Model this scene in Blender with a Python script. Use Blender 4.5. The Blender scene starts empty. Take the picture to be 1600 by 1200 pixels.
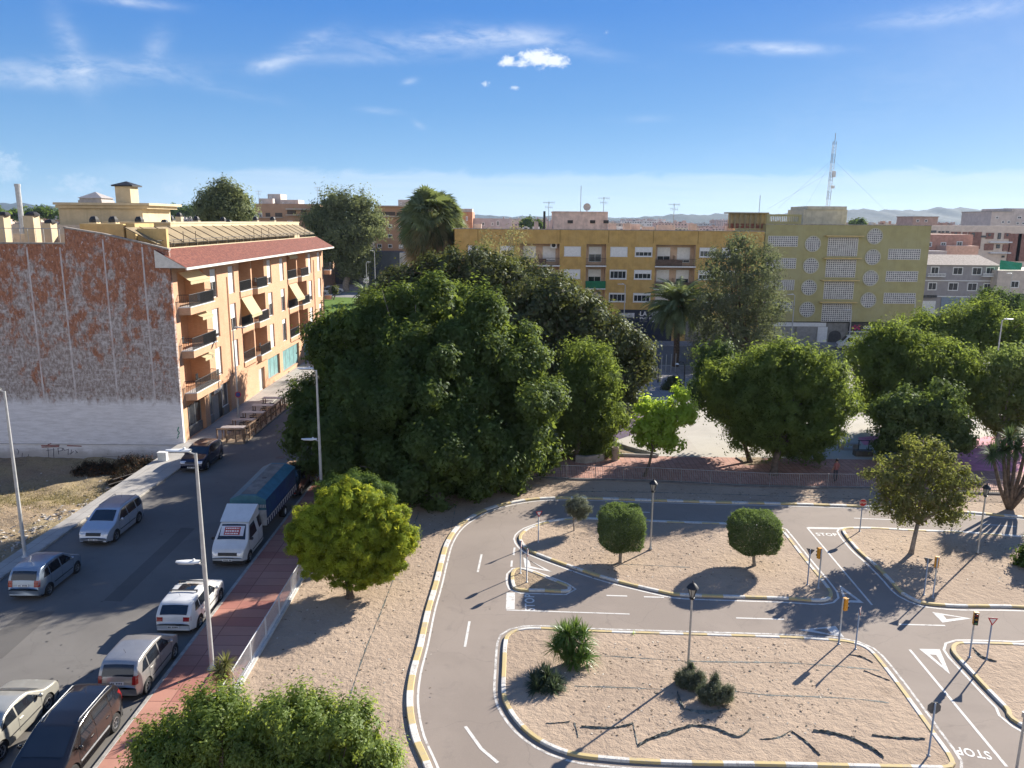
import bpy, bmesh, math, random
import numpy as np
from mathutils import Vector, Matrix, Euler
random.seed(7)
sc = bpy.context.scene
col = sc.collection
rad = math.radians
# ---------------------------------------------------------------- camera
F = 1220.0; PI_ = math.pi
PIT = rad(11.8); ROL = rad(0.5); CH = 18.0
cd = bpy.data.cameras.new('camera'); cam = bpy.data.objects.new('camera', cd); col.objects.link(cam)
cd.sensor_width = 36; cd.lens = 36 * F / 1600; cd.clip_start = 0.3; cd.clip_end = 30000
cP, sP, cR, sR = math.cos(PIT), math.sin(PIT), math.cos(ROL), math.sin(ROL)
rt = Vector((cR, sP * sR, cP * sR)); upv = Vector((-sR, sP * cR, cP * cR)); bk = -Vector((0, cP, -sP))
cam.matrix_world = Matrix(((rt.x, upv.x, bk.x, 0), (rt.y, upv.y, bk.y, 0), (rt.z, upv.z, bk.z, CH), (0, 0, 0, 1)))
sc.camera = cam
# ---------------------------------------------------------------- view, world, sun
sc.view_settings.view_transform = 'Standard'; sc.view_settings.look = 'None'
sc.view_settings.exposure = 1.2; sc.view_settings.gamma = 1.0
SUN_AZ, SUN_EL = 45.0, 26.0          # degrees: clockwise from +Y, above horizon
SKY_STRENGTH = 0.069
sd = bpy.data.lights.new('sun', 'SUN'); so = bpy.data.objects.new('sun', sd); col.objects.link(so)
sd.energy = 5.0; sd.angle = rad(0.5); sd.color = (1.0, 0.93, 0.82)
sdir = Vector((math.sin(rad(SUN_AZ)) * math.cos(rad(SUN_EL)), math.cos(rad(SUN_AZ)) * math.cos(rad(SUN_EL)), math.sin(rad(SUN_EL))))
so.rotation_euler = sdir.to_track_quat('Z', 'Y').to_euler()
w = bpy.data.worlds.new('World'); sc.world = w; w.use_nodes = True

class NT:
    """tiny node-tree helper"""
    def __init__(s, nt): s.nt = nt; s.n = nt.nodes; s.l = nt.links
    def new(s, t, **k):
        n = s.n.new(t)
        for a, b in k.items(): setattr(n, a, b)
        return n
    def put(s, sock, v):
        if isinstance(v, bpy.types.NodeSocket): s.l.new(v, sock)
        elif v is not None: sock.default_value = v
    def m(s, op, a, b=None, c=None, clamp=False):
        n = s.new('ShaderNodeMath', operation=op); n.use_clamp = clamp
        s.put(n.inputs[0], a); s.put(n.inputs[1], b); s.put(n.inputs[2], c)
        return n.outputs[0]
    def mix(s, f, a, b, bt='MIX'):
        n = s.new('ShaderNodeMix', data_type='RGBA', blend_type=bt)
        s.put(n.inputs[0], f)
        for i, v in ((6, a), (7, b)):
            if isinstance(v, (tuple, list)) and len(v) == 3: v = (*v, 1)
            s.put(n.inputs[i], v)
        return n.outputs[2]
    def noise(s, vec, scale, detail=4, rough=0.55, dist=0.0):
        n = s.new('ShaderNodeTexNoise'); s.put(n.inputs['Vector'], vec)
        n.inputs['Scale'].default_value = scale; n.inputs['Detail'].default_value = detail
        n.inputs['Roughness'].default_value = rough; n.inputs['Distortion'].default_value = dist
        return n.outputs[0]
    def smooth(s, v, a, b):
        n = s.new('ShaderNodeMapRange', interpolation_type='SMOOTHSTEP')
        s.put(n.inputs[0], v); s.put(n.inputs[1], a); s.put(n.inputs[2], b); return n.outputs[0]
    def scale(s, vec, xyz, loc=(0, 0, 0)):
        n = s.new('ShaderNodeMapping'); s.put(n.inputs[0], vec); n.inputs['Scale'].default_value = xyz; n.inputs['Location'].default_value = loc
        return n.outputs[0]

def px_dir(px, py):
    u = (px - 800) / F; v = (600 - py) / F
    u2 = u * cR - v * sR; v2 = u * sR + v * cR
    return (u2, cP + v2 * sP, -sP + v2 * cP)

def build_world():
    t = NT(w.node_tree); t.n.clear()
    out = t.new('ShaderNodeOutputWorld'); bg = t.new('ShaderNodeBackground')
    sky = t.new('ShaderNodeTexSky', sky_type='NISHITA'); sky.sun_disc = False
    sky.sun_elevation = rad(SUN_EL); sky.sun_rotation = rad(SUN_AZ)
    sky.air_density = 1.0; sky.dust_density = 0.35; sky.ozone_density = 3.0; sky.altitude = 0
    tc = t.new('ShaderNodeTexCoord'); sp = t.new('ShaderNodeSeparateXYZ'); t.l.new(tc.outputs['Generated'], sp.inputs[0])
    X, Y, Z = sp.outputs
    # the deep blue of the zenith reaches lower in this clear, dry air: compress the elevation
    hsv = t.new('ShaderNodeHueSaturation'); hsv.inputs['Saturation'].default_value = 1.32; hsv.inputs['Value'].default_value = 1.0
    hgt0 = t.m('MAXIMUM', Z, 0.0)
    z2 = t.m('ADD', t.m('MULTIPLY', hgt0, 2.1), 0.03)
    cmb = t.new('ShaderNodeCombineXYZ'); t.put(cmb.inputs[0], X); t.put(cmb.inputs[1], Y); t.put(cmb.inputs[2], z2)
    nrm = t.new('ShaderNodeVectorMath', operation='NORMALIZE'); t.l.new(cmb.outputs[0], nrm.inputs[0])
    t.l.new(nrm.outputs[0], sky.inputs[0]); t.l.new(sky.outputs[0], hsv.inputs['Color'])
    rp = t.new('ShaderNodeValToRGB'); t.put(rp.inputs[0], hgt0); e = rp.color_ramp.elements
    e[0].position = 0.0; e[0].color = (2.7, 4.1, 5.5, 1); e[1].position = 1.0; e[1].color = (.4, 1.0, 2.9, 1)
    for ps, cc in ((.05, (1.95, 3.5, 5.3, 1)), (.13, (1.2, 2.65, 5.0, 1)), (.24, (.56, 1.82, 4.85, 1)), (.45, (.5, 1.4, 3.7, 1))): q = e.new(ps); q.color = cc
    c = t.mix(.78, hsv.outputs[0], rp.outputs[0])
    # sky behind the camera made paler near the horizon: added fill for shaded walls
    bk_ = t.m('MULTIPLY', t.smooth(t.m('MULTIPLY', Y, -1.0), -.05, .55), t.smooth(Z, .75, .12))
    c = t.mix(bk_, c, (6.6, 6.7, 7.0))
    yy = t.m('MAXIMUM', Y, 0.05)
    U = t.m('DIVIDE', X, yy); hyp = t.m('SQRT', t.m('ADD', t.m('MULTIPLY', X, X), t.m('MULTIPLY', Y, Y)))
    V = t.m('DIVIDE', Z, t.m('MAXIMUM', hyp, 0.05))
    front = t.m('GREATER_THAN', Y, 0.05)
    uv = t.new('ShaderNodeCombineXYZ'); t.put(uv.inputs[0], U); t.put(uv.inputs[1], V)
    # thin cirrus
    blobs = [(120, 110, 150, 14, -.07, .8), (115, 82, 26, 34, 1.0, .55), (245, 75, 20, 22, -.6, .4), (40, 126, 90, 9, .0, .5), (470, 76, 45, 14, -.45, .7),
             (415, 104, 26, 8, -.15, .8), (690, 66, 120, 15, -.05, .85), (800, 54, 80, 12, .05, .55), (880, 72, 90, 10, .2, .35), (1215, 76, 75, 7, .06, 1.2), (1490, 22, 110, 11, -.02, .7),
             (330, 134, 80, 8, .15, .3), (560, 92, 110, 8, -.05, .35), (595, 173, 28, 4, .05, .5), (640, 127, 10, 4, -.2, .6), (655, 195, 9, 5, .4, .5), (205, 3, 60, 6, 0, .8), (1010, 186, 40, 5, 0, .25), (1385, 150, 260, 60, -.3, .10)]
    nz = t.noise(t.scale(uv.outputs[0], (5, 16, 1)), 2.2, 6, .62, .9)
    nz2 = t.noise(t.scale(uv.outputs[0], (22, 60, 1)), 2.0, 4, .6, .3)
    tot = None
    def gauss(px, py, rx, ry, slope):
        d = px_dir(px, py); u0 = d[0] / d[1]; v0 = d[2] / math.hypot(d[0], d[1])
        du = t.m('SUBTRACT', U, u0); dv = t.m('SUBTRACT', V, v0)
        dv = t.m('ADD', dv, t.m('MULTIPLY', du, slope))
        a = t.m('MULTIPLY', du, F / rx); b = t.m('MULTIPLY', dv, F / ry)
        q = t.m('ADD', t.m('MULTIPLY', a, a), t.m('MULTIPLY', b, b))
        return t.m('EXPONENT', t.m('MULTIPLY', q, -1.0))
    for (px, py, rx, ry, s_, st) in blobs:
        g = t.m('MULTIPLY', gauss(px, py, rx, ry, s_), st)
        tot = g if tot is None else t.m('ADD', tot, g)
    wisp = t.m('MULTIPLY', tot, t.smooth(t.m('ADD', t.m('MULTIPLY', nz, .7), t.m('MULTIPLY', nz2, .3)), .28, .72))
    wisp = t.m('MULTIPLY', wisp, .62, clamp=True)
    # small cumulus
    cu = None
    for (px, py, rx, ry, st) in [(840, 90, 30, 14, 1.2), (868, 95, 24, 12, 1.0), (818, 98, 20, 8, .8), (792, 96, 14, 9, 1.0), (758, 131, 12, 6, .55), (804, 137, 12, 5, .55), (946, 51, 6, 4, .6),
                                 (8, 262, 40, 22, .9), (130, 288, 60, 20, .8), (278, 296, 34, 20, .95), (215, 300, 80, 12, .5)]:
        g = t.m('MULTIPLY', gauss(px, py, rx, ry, 0), st); cu = g if cu is None else t.m('MAXIMUM', cu, g)
    nz3 = t.noise(t.scale(uv.outputs[0], (75, 110, 1)), 1.0, 8, .68, .3)
    cum = t.m('MULTIPLY', t.smooth(t.m('ADD', cu, t.m('MULTIPLY', t.m('SUBTRACT', nz3, .5), 1.9)), .30, 1.05), .96)
    low = t.smooth(V, .085, .05)      # the ones near the horizon are fainter
    cum = t.m('MULTIPLY', cum, t.m('SUBTRACT', 1.0, t.m('MULTIPLY', low, .72)))
    # pale band above the horizon
    edge = t.m('ADD', V, t.m('MULTIPLY', t.m('SUBTRACT', nz, .5), .030))
    band = t.smooth(edge, .062, .050)
    band = t.m('MULTIPLY', band, t.smooth(U, -.62, -.25))
    nb = t.noise(t.scale(uv.outputs[0], (3, 60, 1)), 1.6, 5, .6, .5)
    band = t.m('MULTIPLY', band, t.m('MULTIPLY_ADD', nb, .5, .22))
    mask = t.m('MULTIPLY', t.m('MAXIMUM', t.m('MAXIMUM', wisp, cum), t.m('MULTIPLY', band, .62), clamp=True), front)
    white = (6.3, 6.7, 7.3, 1)
    c = t.mix(mask, c, white)
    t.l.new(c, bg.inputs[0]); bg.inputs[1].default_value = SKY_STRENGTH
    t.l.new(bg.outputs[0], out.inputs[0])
build_world()
# ---------------------------------------------------------------- pixel to place
def G(px, py, z=0.0):
    r = px_dir(px, py); t = (z - CH) / r[2]; return Vector((r[0] * t, r[1] * t, z))
def W(px, py, Y):
    r = px_dir(px, py); t = Y / r[1]; return Vector((r[0] * t, Y, CH + r[2] * t))
# ---------------------------------------------------------------- object helpers
def tag(o, label=None, cat=None, group=None, kind=None):
    if label: o['label'] = label
    if cat: o['category'] = cat
    if group: o['group'] = group
    if kind: o['kind'] = kind
    return o
def thing(name, loc, label, cat, group=None, rz=0.0):
    o = bpy.data.objects.new(name, None); o.empty_display_size = .3; col.objects.link(o)
    o.location = loc; o.rotation_euler = (0, 0, rz)
    return tag(o, label, cat, group)
def copy_tree(o, parent=None):
    c = o.copy(); col.objects.link(c); c.parent = parent
    for ch in list(o.children): copy_tree(ch, c)
    return c
def wloc(p):
    v = Vector((0, 0, 0))
    while p is not None: v = v + p.location; p = p.parent
    return v
class MB:
    def __init__(s): s.v = []; s.f = []; s.m = []
    def add(s, vs, fs, m=0):
        b = len(s.v); s.v += [tuple(v) for v in vs]
        for f in fs: s.f.append(tuple(b + i for i in f)); s.m.append(m)
    def quad(s, a, b, c, d, m=0): s.add([a, b, c, d], [(0, 1, 2, 3)], m)
    def tri(s, a, b, c, m=0): s.add([a, b, c], [(0, 1, 2)], m)
    def box(s, x0, x1, y0, y1, z0, z1, m=0):
        if x0 > x1: x0, x1 = x1, x0
        if y0 > y1: y0, y1 = y1, y0
        if z0 > z1: z0, z1 = z1, z0
        s.add([(x0, y0, z0), (x1, y0, z0), (x1, y1, z0), (x0, y1, z0), (x0, y0, z1), (x1, y0, z1), (x1, y1, z1), (x0, y1, z1)],
              [(0, 3, 2, 1), (4, 5, 6, 7), (0, 1, 5, 4), (1, 2, 6, 5), (2, 3, 7, 6), (3, 0, 4, 7)], m)
        return s
    def bar(s, p, q, r, r2=None, n=8, m=0, caps=True):
        p = Vector(p); q = Vector(q); r2 = r if r2 is None else r2
        d = q - p
        if d.length < 1e-6: return s
        d.normalize(); a = d.orthogonal().normalized(); b = d.cross(a)
        vs = []
        for (c, rr) in ((p, r), (q, r2)):
            for i in range(n):
                t = 2 * math.pi * i / n; vs.append(c + (a * math.cos(t) + b * math.sin(t)) * rr)
        fs = [(i, (i + 1) % n, n + (i + 1) % n, n + i) for i in range(n)]
        if caps: fs += [tuple(reversed(range(n))), tuple(range(n, 2 * n))]
        s.add(vs, fs, m); return s
    def tube(s, pts, rs, n=8, m=0):
        """one continuous swept tube"""
        pts = [Vector(p) for p in pts]; k = len(pts)
        if not hasattr(rs, '__len__'): rs = [rs] * k
        vs = []; a = None
        for i in range(k):
            d = (pts[min(i + 1, k - 1)] - pts[max(i - 1, 0)]).normalized()
            if a is None: a = d.orthogonal().normalized()
            a = (a - d * a.dot(d)).normalized(); b = d.cross(a)
            for j in range(n):
                t = 2 * math.pi * j / n; vs.append(pts[i] + (a * math.cos(t) + b * math.sin(t)) * rs[i])
        fs = []
        for i in range(k - 1):
            for j in range(n):
                fs.append((i * n + j, i * n + (j + 1) % n, (i + 1) * n + (j + 1) % n, (i + 1) * n + j))
        fs += [tuple(reversed(range(n))), tuple(range((k - 1) * n, k * n))]
        s.add(vs, fs, m); return s
    def prism(s, poly, z0, z1, m=0, mside=None):
        n = len(poly); z0f = z0 if callable(z0) else (lambda p: z0)
        vs = [(p[0], p[1], z0) for p in poly] + [(p[0], p[1], z1) for p in poly]
        area = sum(poly[i][0] * poly[(i + 1) % n][1] - poly[(i + 1) % n][0] * poly[i][1] for i in range(n))
        b = len(s.v); s.v += vs
        top = list(range(n, 2 * n)); bot = list(range(n))
        if area < 0: top.reverse()
        else: bot.reverse()
        s.f.append(tuple(b + i for i in top)); s.m.append(m)
        s.f.append(tuple(b + i for i in bot)); s.m.append(m)
        for i in range(n):
            j = (i + 1) % n
            f = (i, j, n + j, n + i) if area > 0 else (j, i, n + i, n + j)
            s.f.append(tuple(b + k for k in f)); s.m.append(m if mside is None else mside)
        return s
    def sheet(s, poly, z, m=0):
        n = len(poly); area = sum(poly[i][0] * poly[(i + 1) % n][1] - poly[(i + 1) % n][0] * poly[i][1] for i in range(n))
        P = [(p[0], p[1], z) for p in (poly if area > 0 else list(reversed(poly)))]
        s.add(P, [tuple(range(n))], m); return s
    def lathe(s, prof, n=16, c=(0, 0, 0), axis='Z', m=0):
        vs = []
        for (r, h) in prof:
            for i in range(n):
                t = 2 * math.pi * i / n; x, y = r * math.cos(t), r * math.sin(t)
                p = (x, y, h) if axis == 'Z' else ((x, h, y) if axis == 'Y' else (h, x, y))
                vs.append((p[0] + c[0], p[1] + c[1], p[2] + c[2]))
        k = len(prof); fs = []
        for i in range(k - 1):
            for j in range(n):
                q = (i * n + j, i * n + (j + 1) % n, (i + 1) * n + (j + 1) % n, (i + 1) * n + j)
                fs.append(q if axis != 'Y' else tuple(reversed(q)))
        s.add(vs, fs, m); return s
    def grid(s, fn, nu, nv, m=0):
        vs = [fn(i / nu, j / nv) for i in range(nu + 1) for j in range(nv + 1)]
        fs = [(i * (nv + 1) + j, (i + 1) * (nv + 1) + j, (i + 1) * (nv + 1) + j + 1, i * (nv + 1) + j + 1) for i in range(nu) for j in range(nv)]
        s.add(vs, fs, m); return s
    def build(s, name, mats, parent=None, smooth=False, world=False, label=None):
        off = wloc(parent) if (world and parent) else Vector((0, 0, 0))
        me = bpy.data.meshes.new(name)
        me.from_pydata([(v[0] - off.x, v[1] - off.y, v[2] - off.z) for v in s.v], [], s.f)
        if not isinstance(mats, (list, tuple)): mats = [mats]
        for mt in mats: me.materials.append(mt)
        if len(mats) > 1: me.polygons.foreach_set('material_index', s.m)
        if smooth: me.polygons.foreach_set('use_smooth', [True] * len(me.polygons))
        me.update()
        o = bpy.data.objects.new(name, me); col.objects.link(o); o.parent = parent
        if label: o['label'] = label
        return o
# ---------------------------------------------------------------- materials
MATS = {}
def base_mat(name):
    m = bpy.data.materials.new(name); m.use_nodes = True; t = NT(m.node_tree)
    p = t.n['Principled BSDF']; return m, t, p
def M(name, c, rough=.8, var=.12, scale=2.0, bump=0.0, bscale=20.0, metal=0.0, c2=None, c2scale=.6, c2amt=.5, spec=.5, coat=0.0, streak=0.0):
    if name in MATS: return MATS[name]
    m, t, p = base_mat(name)
    tc = t.new('ShaderNodeTexCoord'); oc = tc.outputs['Object']
    n1 = t.noise(oc, scale, 6, .6)
    c4 = (*c, 1); dark = tuple(x * (1 - var * 1.6) for x in c); lite = tuple(min(1, x * (1 + var)) for x in c)
    cc = t.mix(t.smooth(n1, .3, .7), dark, lite)
    if c2: cc = t.mix(t.m('MULTIPLY', t.smooth(t.noise(oc, c2scale, 7, .65), .45, .62), c2amt), cc, c2)
    if streak:
        ns = t.noise(t.scale(oc, (3.5, 3.5, .25)), 1.0, 6, .6)
        cc = t.mix(t.m('MULTIPLY', t.smooth(ns, .5, .75), streak), cc, tuple(x * .45 for x in c))
    t.put(p.inputs['Base Color'], cc); p.inputs['Roughness'].default_value = rough; p.inputs['Metallic'].default_value = metal
    p.inputs['Specular IOR Level'].default_value = spec
    if coat: p.inputs['Coat Weight'].default_value = coat; p.inputs['Coat Roughness'].default_value = .06
    if bump:
        b = t.new('ShaderNodeBump'); b.inputs['Strength'].default_value = bump; b.inputs['Distance'].default_value = .05
        t.l.new(t.noise(oc, bscale, 6, .6), b.inputs['Height']); t.l.new(b.outputs[0], p.inputs['Normal'])
    MATS[name] = m; return m
def ground_mat(name, a, b, dark, spots, pix=1.0, bump=.6, bs=5.0, grain=.35):
    m, t, p = base_mat(name); tc = t.new('ShaderNodeTexCoord'); oc = tc.outputs['Object']
    big = t.smooth(t.noise(oc, .18, 5, .6, .4), .35, .65); c = t.mix(big, a, b)
    mid = t.smooth(t.noise(oc, 1.4, 6, .65, .3), .52, .70); c = t.mix(t.m('MULTIPLY', mid, .45), c, dark)
    c = t.mix(t.m('MULTIPLY', t.smooth(t.noise(oc, .7, 7, .7, .8), .60, .70), .45), c, tuple(x * .62 for x in dark))
    fine = t.noise(oc, 14 * pix, 5, .7); c = t.mix(t.m('MULTIPLY', t.smooth(fine, .5, .75), grain), c, spots)
    fine2 = t.noise(oc, 45 * pix, 3, .7); c = t.mix(t.m('MULTIPLY', t.smooth(fine2, .45, .8), grain * .8), c, dark)
    t.put(p.inputs['Base Color'], c); p.inputs['Roughness'].default_value = .95; p.inputs['Specular IOR Level'].default_value = .15
    h = t.m('ADD', t.m('MULTIPLY', t.noise(oc, bs, 5, .62, .2), 1.0), t.m('MULTIPLY', t.noise(oc, bs * 5, 3, .6), .25))
    bn = t.new('ShaderNodeBump'); bn.inputs['Strength'].default_value = bump; bn.inputs['Distance'].default_value = .14
    t.put(bn.inputs['Height'], h); t.l.new(bn.outputs[0], p.inputs['Normal']); MATS[name] = m; return m
def asphalt_mat(name, a, b, patch, oil=(.02, .02, .022), cracks=True):
    m, t, p = base_mat(name); tc = t.new('ShaderNodeTexCoord'); oc = tc.outputs['Object']
    c = t.mix(t.smooth(t.noise(oc, .22, 6, .6, .5), .35, .65), a, b)
    c = t.mix(t.m('MULTIPLY', t.smooth(t.noise(oc, .9, 6, .7, .6), .55, .72), .5), c, patch)
    sp = t.noise(oc, 30, 4, .75); c = t.mix(t.m('MULTIPLY', t.smooth(sp, .5, .8), .35), c, tuple(x * 1.7 for x in a))
    c = t.mix(t.m('MULTIPLY', t.smooth(t.noise(oc, 2.3, 5, .7, 1.0), .68, .76), .55), c, oil)
    if cracks:
        v = t.new('ShaderNodeTexVoronoi', feature='DISTANCE_TO_EDGE'); v.inputs['Scale'].default_value = .23
        wv = t.new('ShaderNodeVectorMath', operation='ADD'); nn = t.new('ShaderNodeTexNoise'); nn.inputs['Scale'].default_value = .8; nn.inputs['Detail'].default_value = 6
        t.l.new(oc, nn.inputs['Vector']); t.l.new(oc, wv.inputs[0]); t.l.new(nn.outputs['Color'], wv.inputs[1]); t.l.new(wv.outputs[0], v.inputs['Vector'])
        ck = t.smooth(v.outputs['Distance'], .006, .0); c = t.mix(t.m('MULTIPLY', ck, .14), c, oil)
    t.put(p.inputs['Base Color'], c); p.inputs['Roughness'].default_value = .9; p.inputs['Specular IOR Level'].default_value = .25
    bn = t.new('ShaderNodeBump'); bn.inputs['Strength'].default_value = .3; bn.inputs['Distance'].default_value = .02
    t.l.new(t.noise(oc, 40, 3, .6), bn.inputs['Height']); t.l.new(bn.outputs[0], p.inputs['Normal']); MATS[name] = m; return m
def tile_mat(name, c1, c2, mortar, sx=1.0, sy=1.0, off=0.0, msize=.02, stain=.3):
    m, t, p = base_mat(name); tc = t.new('ShaderNodeTexCoord'); oc = tc.outputs['Object']
    br = t.new('ShaderNodeTexBrick'); br.offset = off; br.inputs['Scale'].default_value = 1.0
    br.inputs['Color1'].default_value = (*c1, 1); br.inputs['Color2'].default_value = (*c2, 1); br.inputs['Mortar'].default_value = (*mortar, 1)
    br.inputs['Mortar Size'].default_value = msize; br.inputs['Brick Width'].default_value = sx; br.inputs['Row Height'].default_value = sy; br.inputs['Bias'].default_value = -.1
    t.l.new(oc, br.inputs['Vector']); c = br.outputs['Color']
    c = t.mix(t.m('MULTIPLY', t.smooth(t.noise(oc, .5, 6, .65), .45, .7), stain), c, tuple(x * .5 for x in c1))
    c = t.mix(t.m('MULTIPLY', t.smooth(t.noise(oc, 9, 5, .7), .5, .75), .2), c, tuple(min(1, x * 1.5) for x in c1))
    t.put(p.inputs['Base Color'], c); p.inputs['Roughness'].default_value = .85; p.inputs['Specular IOR Level'].default_value = .3; MATS[name] = m; return m
def worn_paint(name, c, under, wear=.5, sc_=3.0):
    m, t, p = base_mat(name); tc = t.new('ShaderNodeTexCoord'); oc = tc.outputs['Object']
    k = t.smooth(t.m('ADD', t.m('MULTIPLY', t.noise(oc, sc_, 6, .7), .6), t.m('MULTIPLY', t.noise(oc, sc_ * 8, 4, .7), .4)), .70 - wear * .3, .78 - wear * .3)
    cc = t.mix(t.m('MULTIPLY', k, .85), c, under)
    t.put(p.inputs['Base Color'], cc); p.inputs['Roughness'].default_value = .8; p.inputs['Specular IOR Level'].default_value = .25; MATS[name] = m; return m
def leaf_mat(name, dark, lite, trans=(.30, .42, .06), tamt=.35, gloss=.06, brown=None, bamt=.0, grough=.55):
    m, t, p = base_mat(name); t.n.remove(p); out = t.n['Material Output']
    g = t.new('ShaderNodeNewGeometry'); rnd = g.outputs['Random Per Island']
    tc = t.new('ShaderNodeTexCoord'); nz = t.noise(tc.outputs['Object'], .9, 3, .6)
    f = t.m('ADD', t.m('MULTIPLY', rnd, .45), t.m('MULTIPLY', t.smooth(nz, .36, .64), .55))
    c = t.mix(f, tuple(x * 1.1 for x in dark), tuple(x * 1.35 for x in lite))
    if brown: c = t.mix(t.m('GREATER_THAN', t.m('FRACT', t.m('MULTIPLY', rnd, 7.3)), 1 - bamt), c, brown)
    d = t.new('ShaderNodeBsdfDiffuse'); t.put(d.inputs[0], c)
    tr = t.new('ShaderNodeBsdfTranslucent'); t.put(tr.inputs[0], t.mix(.75, c, tuple(x * 1.15 for x in trans)))
    gl = t.new('ShaderNodeBsdfGlossy'); gl.inputs['Roughness'].default_value = grough; gl.inputs[0].default_value = (.7, .75, .7, 1)
    m1 = t.new('ShaderNodeMixShader'); m1.inputs[0].default_value = tamt + .12; t.l.new(d.outputs[0], m1.inputs[1]); t.l.new(tr.outputs[0], m1.inputs[2])
    m2 = t.new('ShaderNodeMixShader'); m2.inputs[0].default_value = gloss * .4; t.l.new(m1.outputs[0], m2.inputs[1]); t.l.new(gl.outputs[0], m2.inputs[2])
    t.l.new(m2.outputs[0], out.inputs[0]); MATS[name] = m; return m
def glass_mat(name, c=(.02, .025, .03), rough=.06, spec=.8):
    if name in MATS: return MATS[name]
    m, t, p = base_mat(name); tc = t.new('ShaderNodeTexCoord')
    cc = t.mix(t.noise(tc.outputs['Object'], 1.5, 3, .6), tuple(x * .6 for x in c), tuple(x * 1.5 for x in c))
    t.put(p.inputs['Base Color'], cc); p.inputs['Roughness'].default_value = rough; p.inputs['Specular IOR Level'].default_value = spec
    MATS[name] = m; return m
def paint(name, c, metal=.35, rough=.32):
    return M(name, c, rough=rough, var=.04, scale=1.5, metal=metal, coat=.8, c2=tuple(x * .8 for x in c), c2scale=2.0, c2amt=.25)
def brick_mat(name, c1, c2, mortar, rot=True):
    m, t, p = base_mat(name); tc = t.new('ShaderNodeTexCoord'); oc = tc.outputs['Object']
    s_ = t.new('ShaderNodeSeparateXYZ'); t.l.new(oc, s_.inputs[0]); cb = t.new('ShaderNodeCombineXYZ')
    t.put(cb.inputs[0], t.m('ADD', s_.outputs[0], s_.outputs[1])); t.put(cb.inputs[1], s_.outputs[2])
    br = t.new('ShaderNodeTexBrick'); br.inputs['Scale'].default_value = 1.0; br.inputs['Brick Width'].default_value = .26; br.inputs['Row Height'].default_value = .075
    br.inputs['Mortar Size'].default_value = .010
    br.inputs['Color1'].default_value = (*c1, 1); br.inputs['Color2'].default_value = (*c2, 1); br.inputs['Mortar'].default_value = (*mortar, 1)
    t.l.new(cb.outputs[0], br.inputs['Vector'])
    c = t.mix(t.m('MULTIPLY', t.smooth(t.noise(oc, .45, 6, .6), .4, .7), .3), br.outputs['Color'], tuple(x * .62 for x in c1))
    ns = t.noise(t.scale(oc, (2.5, 2.5, .2)), 1.0, 6, .6); c = t.mix(t.m('MULTIPLY', t.smooth(ns, .52, .75), .22), c, tuple(x * .5 for x in c1))
    t.put(p.inputs['Base Color'], c); p.inputs['Roughness'].default_value = .85; p.inputs['Specular IOR Level'].default_value = .25; MATS[name] = m; return m
def party_mat(name):
    m, t, p = base_mat(name); tc = t.new('ShaderNodeTexCoord'); oc = tc.outputs['Object']
    s_ = t.new('ShaderNodeSeparateXYZ'); t.l.new(oc, s_.inputs[0]); z = s_.outputs[2]
    n0 = t.noise(t.scale(oc, (.50, 1, .32)), 1.0, 8, .68, .4)
    n1 = t.noise(t.scale(oc, (1.7, 1, 1.0)), 1.0, 9, .74, .3)
    ns = t.noise(t.scale(oc, (5.0, 1, 2.6)), 1.0, 8, .76, .2)
    nh = t.noise(t.scale(oc, (.8, 1, 5.0)), 1.0, 7, .7, .3)
    grey = t.mix(t.smooth(ns, .4, .66), (.25, .20, .18), (.56, .515, .50))
    grey = t.mix(t.m('MULTIPLY', t.smooth(nh, .52, .66), .55), grey, (.66, .62, .63))
    rust = t.mix(t.smooth(ns, .35, .65), (.22, .090, .055), (.42, .165, .075))
    k = t.m('ADD', t.m('MULTIPLY', n0, .50), t.m('MULTIPLY', n1, .50))
    hz = t.m('MULTIPLY', t.m('SUBTRACT', z, 9.0), .011)
    k = t.smooth(t.m('ADD', k, hz), .485, .57)
    c = t.mix(t.m('MULTIPLY', k, .88), grey, rust)
    chip = t.smooth(t.noise(t.scale(oc, (3.5, 1, 2.2)), 1.6, 7, .75, .6), .585, .63)
    c = t.mix(t.m('MULTIPLY', chip, .75), c, (.62, .59, .61))
    # whitewashed lower storey
    ww = t.mix(t.smooth(nh, .35, .7), (.76, .74, .76), (.60, .58, .59))
    ww = t.mix(t.m('MULTIPLY', t.smooth(ns, .58, .75), .4), ww, (.40, .37, .36))
    lim = t.m('ADD', z, t.m('MULTIPLY', t.m('SUBTRACT', n1, .5), 2.4))
    c = t.mix(t.smooth(lim, 4.1, 3.2), c, ww)
    dirt = t.smooth(t.m('ADD', z, t.m('MULTIPLY', t.m('SUBTRACT', n0, .5), 1.6)), -.2, -1.0); c = t.mix(t.m('MULTIPLY', dirt, .6), c, (.22, .19, .16))
    t.put(p.inputs['Base Color'], c); p.inputs['Roughness'].default_value = .95; p.inputs['Specular IOR Level'].default_value = .1
    bn = t.new('ShaderNodeBump'); bn.inputs['Strength'].default_value = .5; bn.inputs['Distance'].default_value = .05
    t.put(bn.inputs['Height'], t.m('ADD', n1, ns)); t.l.new(bn.outputs[0], p.inputs['Normal']); MATS[name] = m; return m

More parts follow.
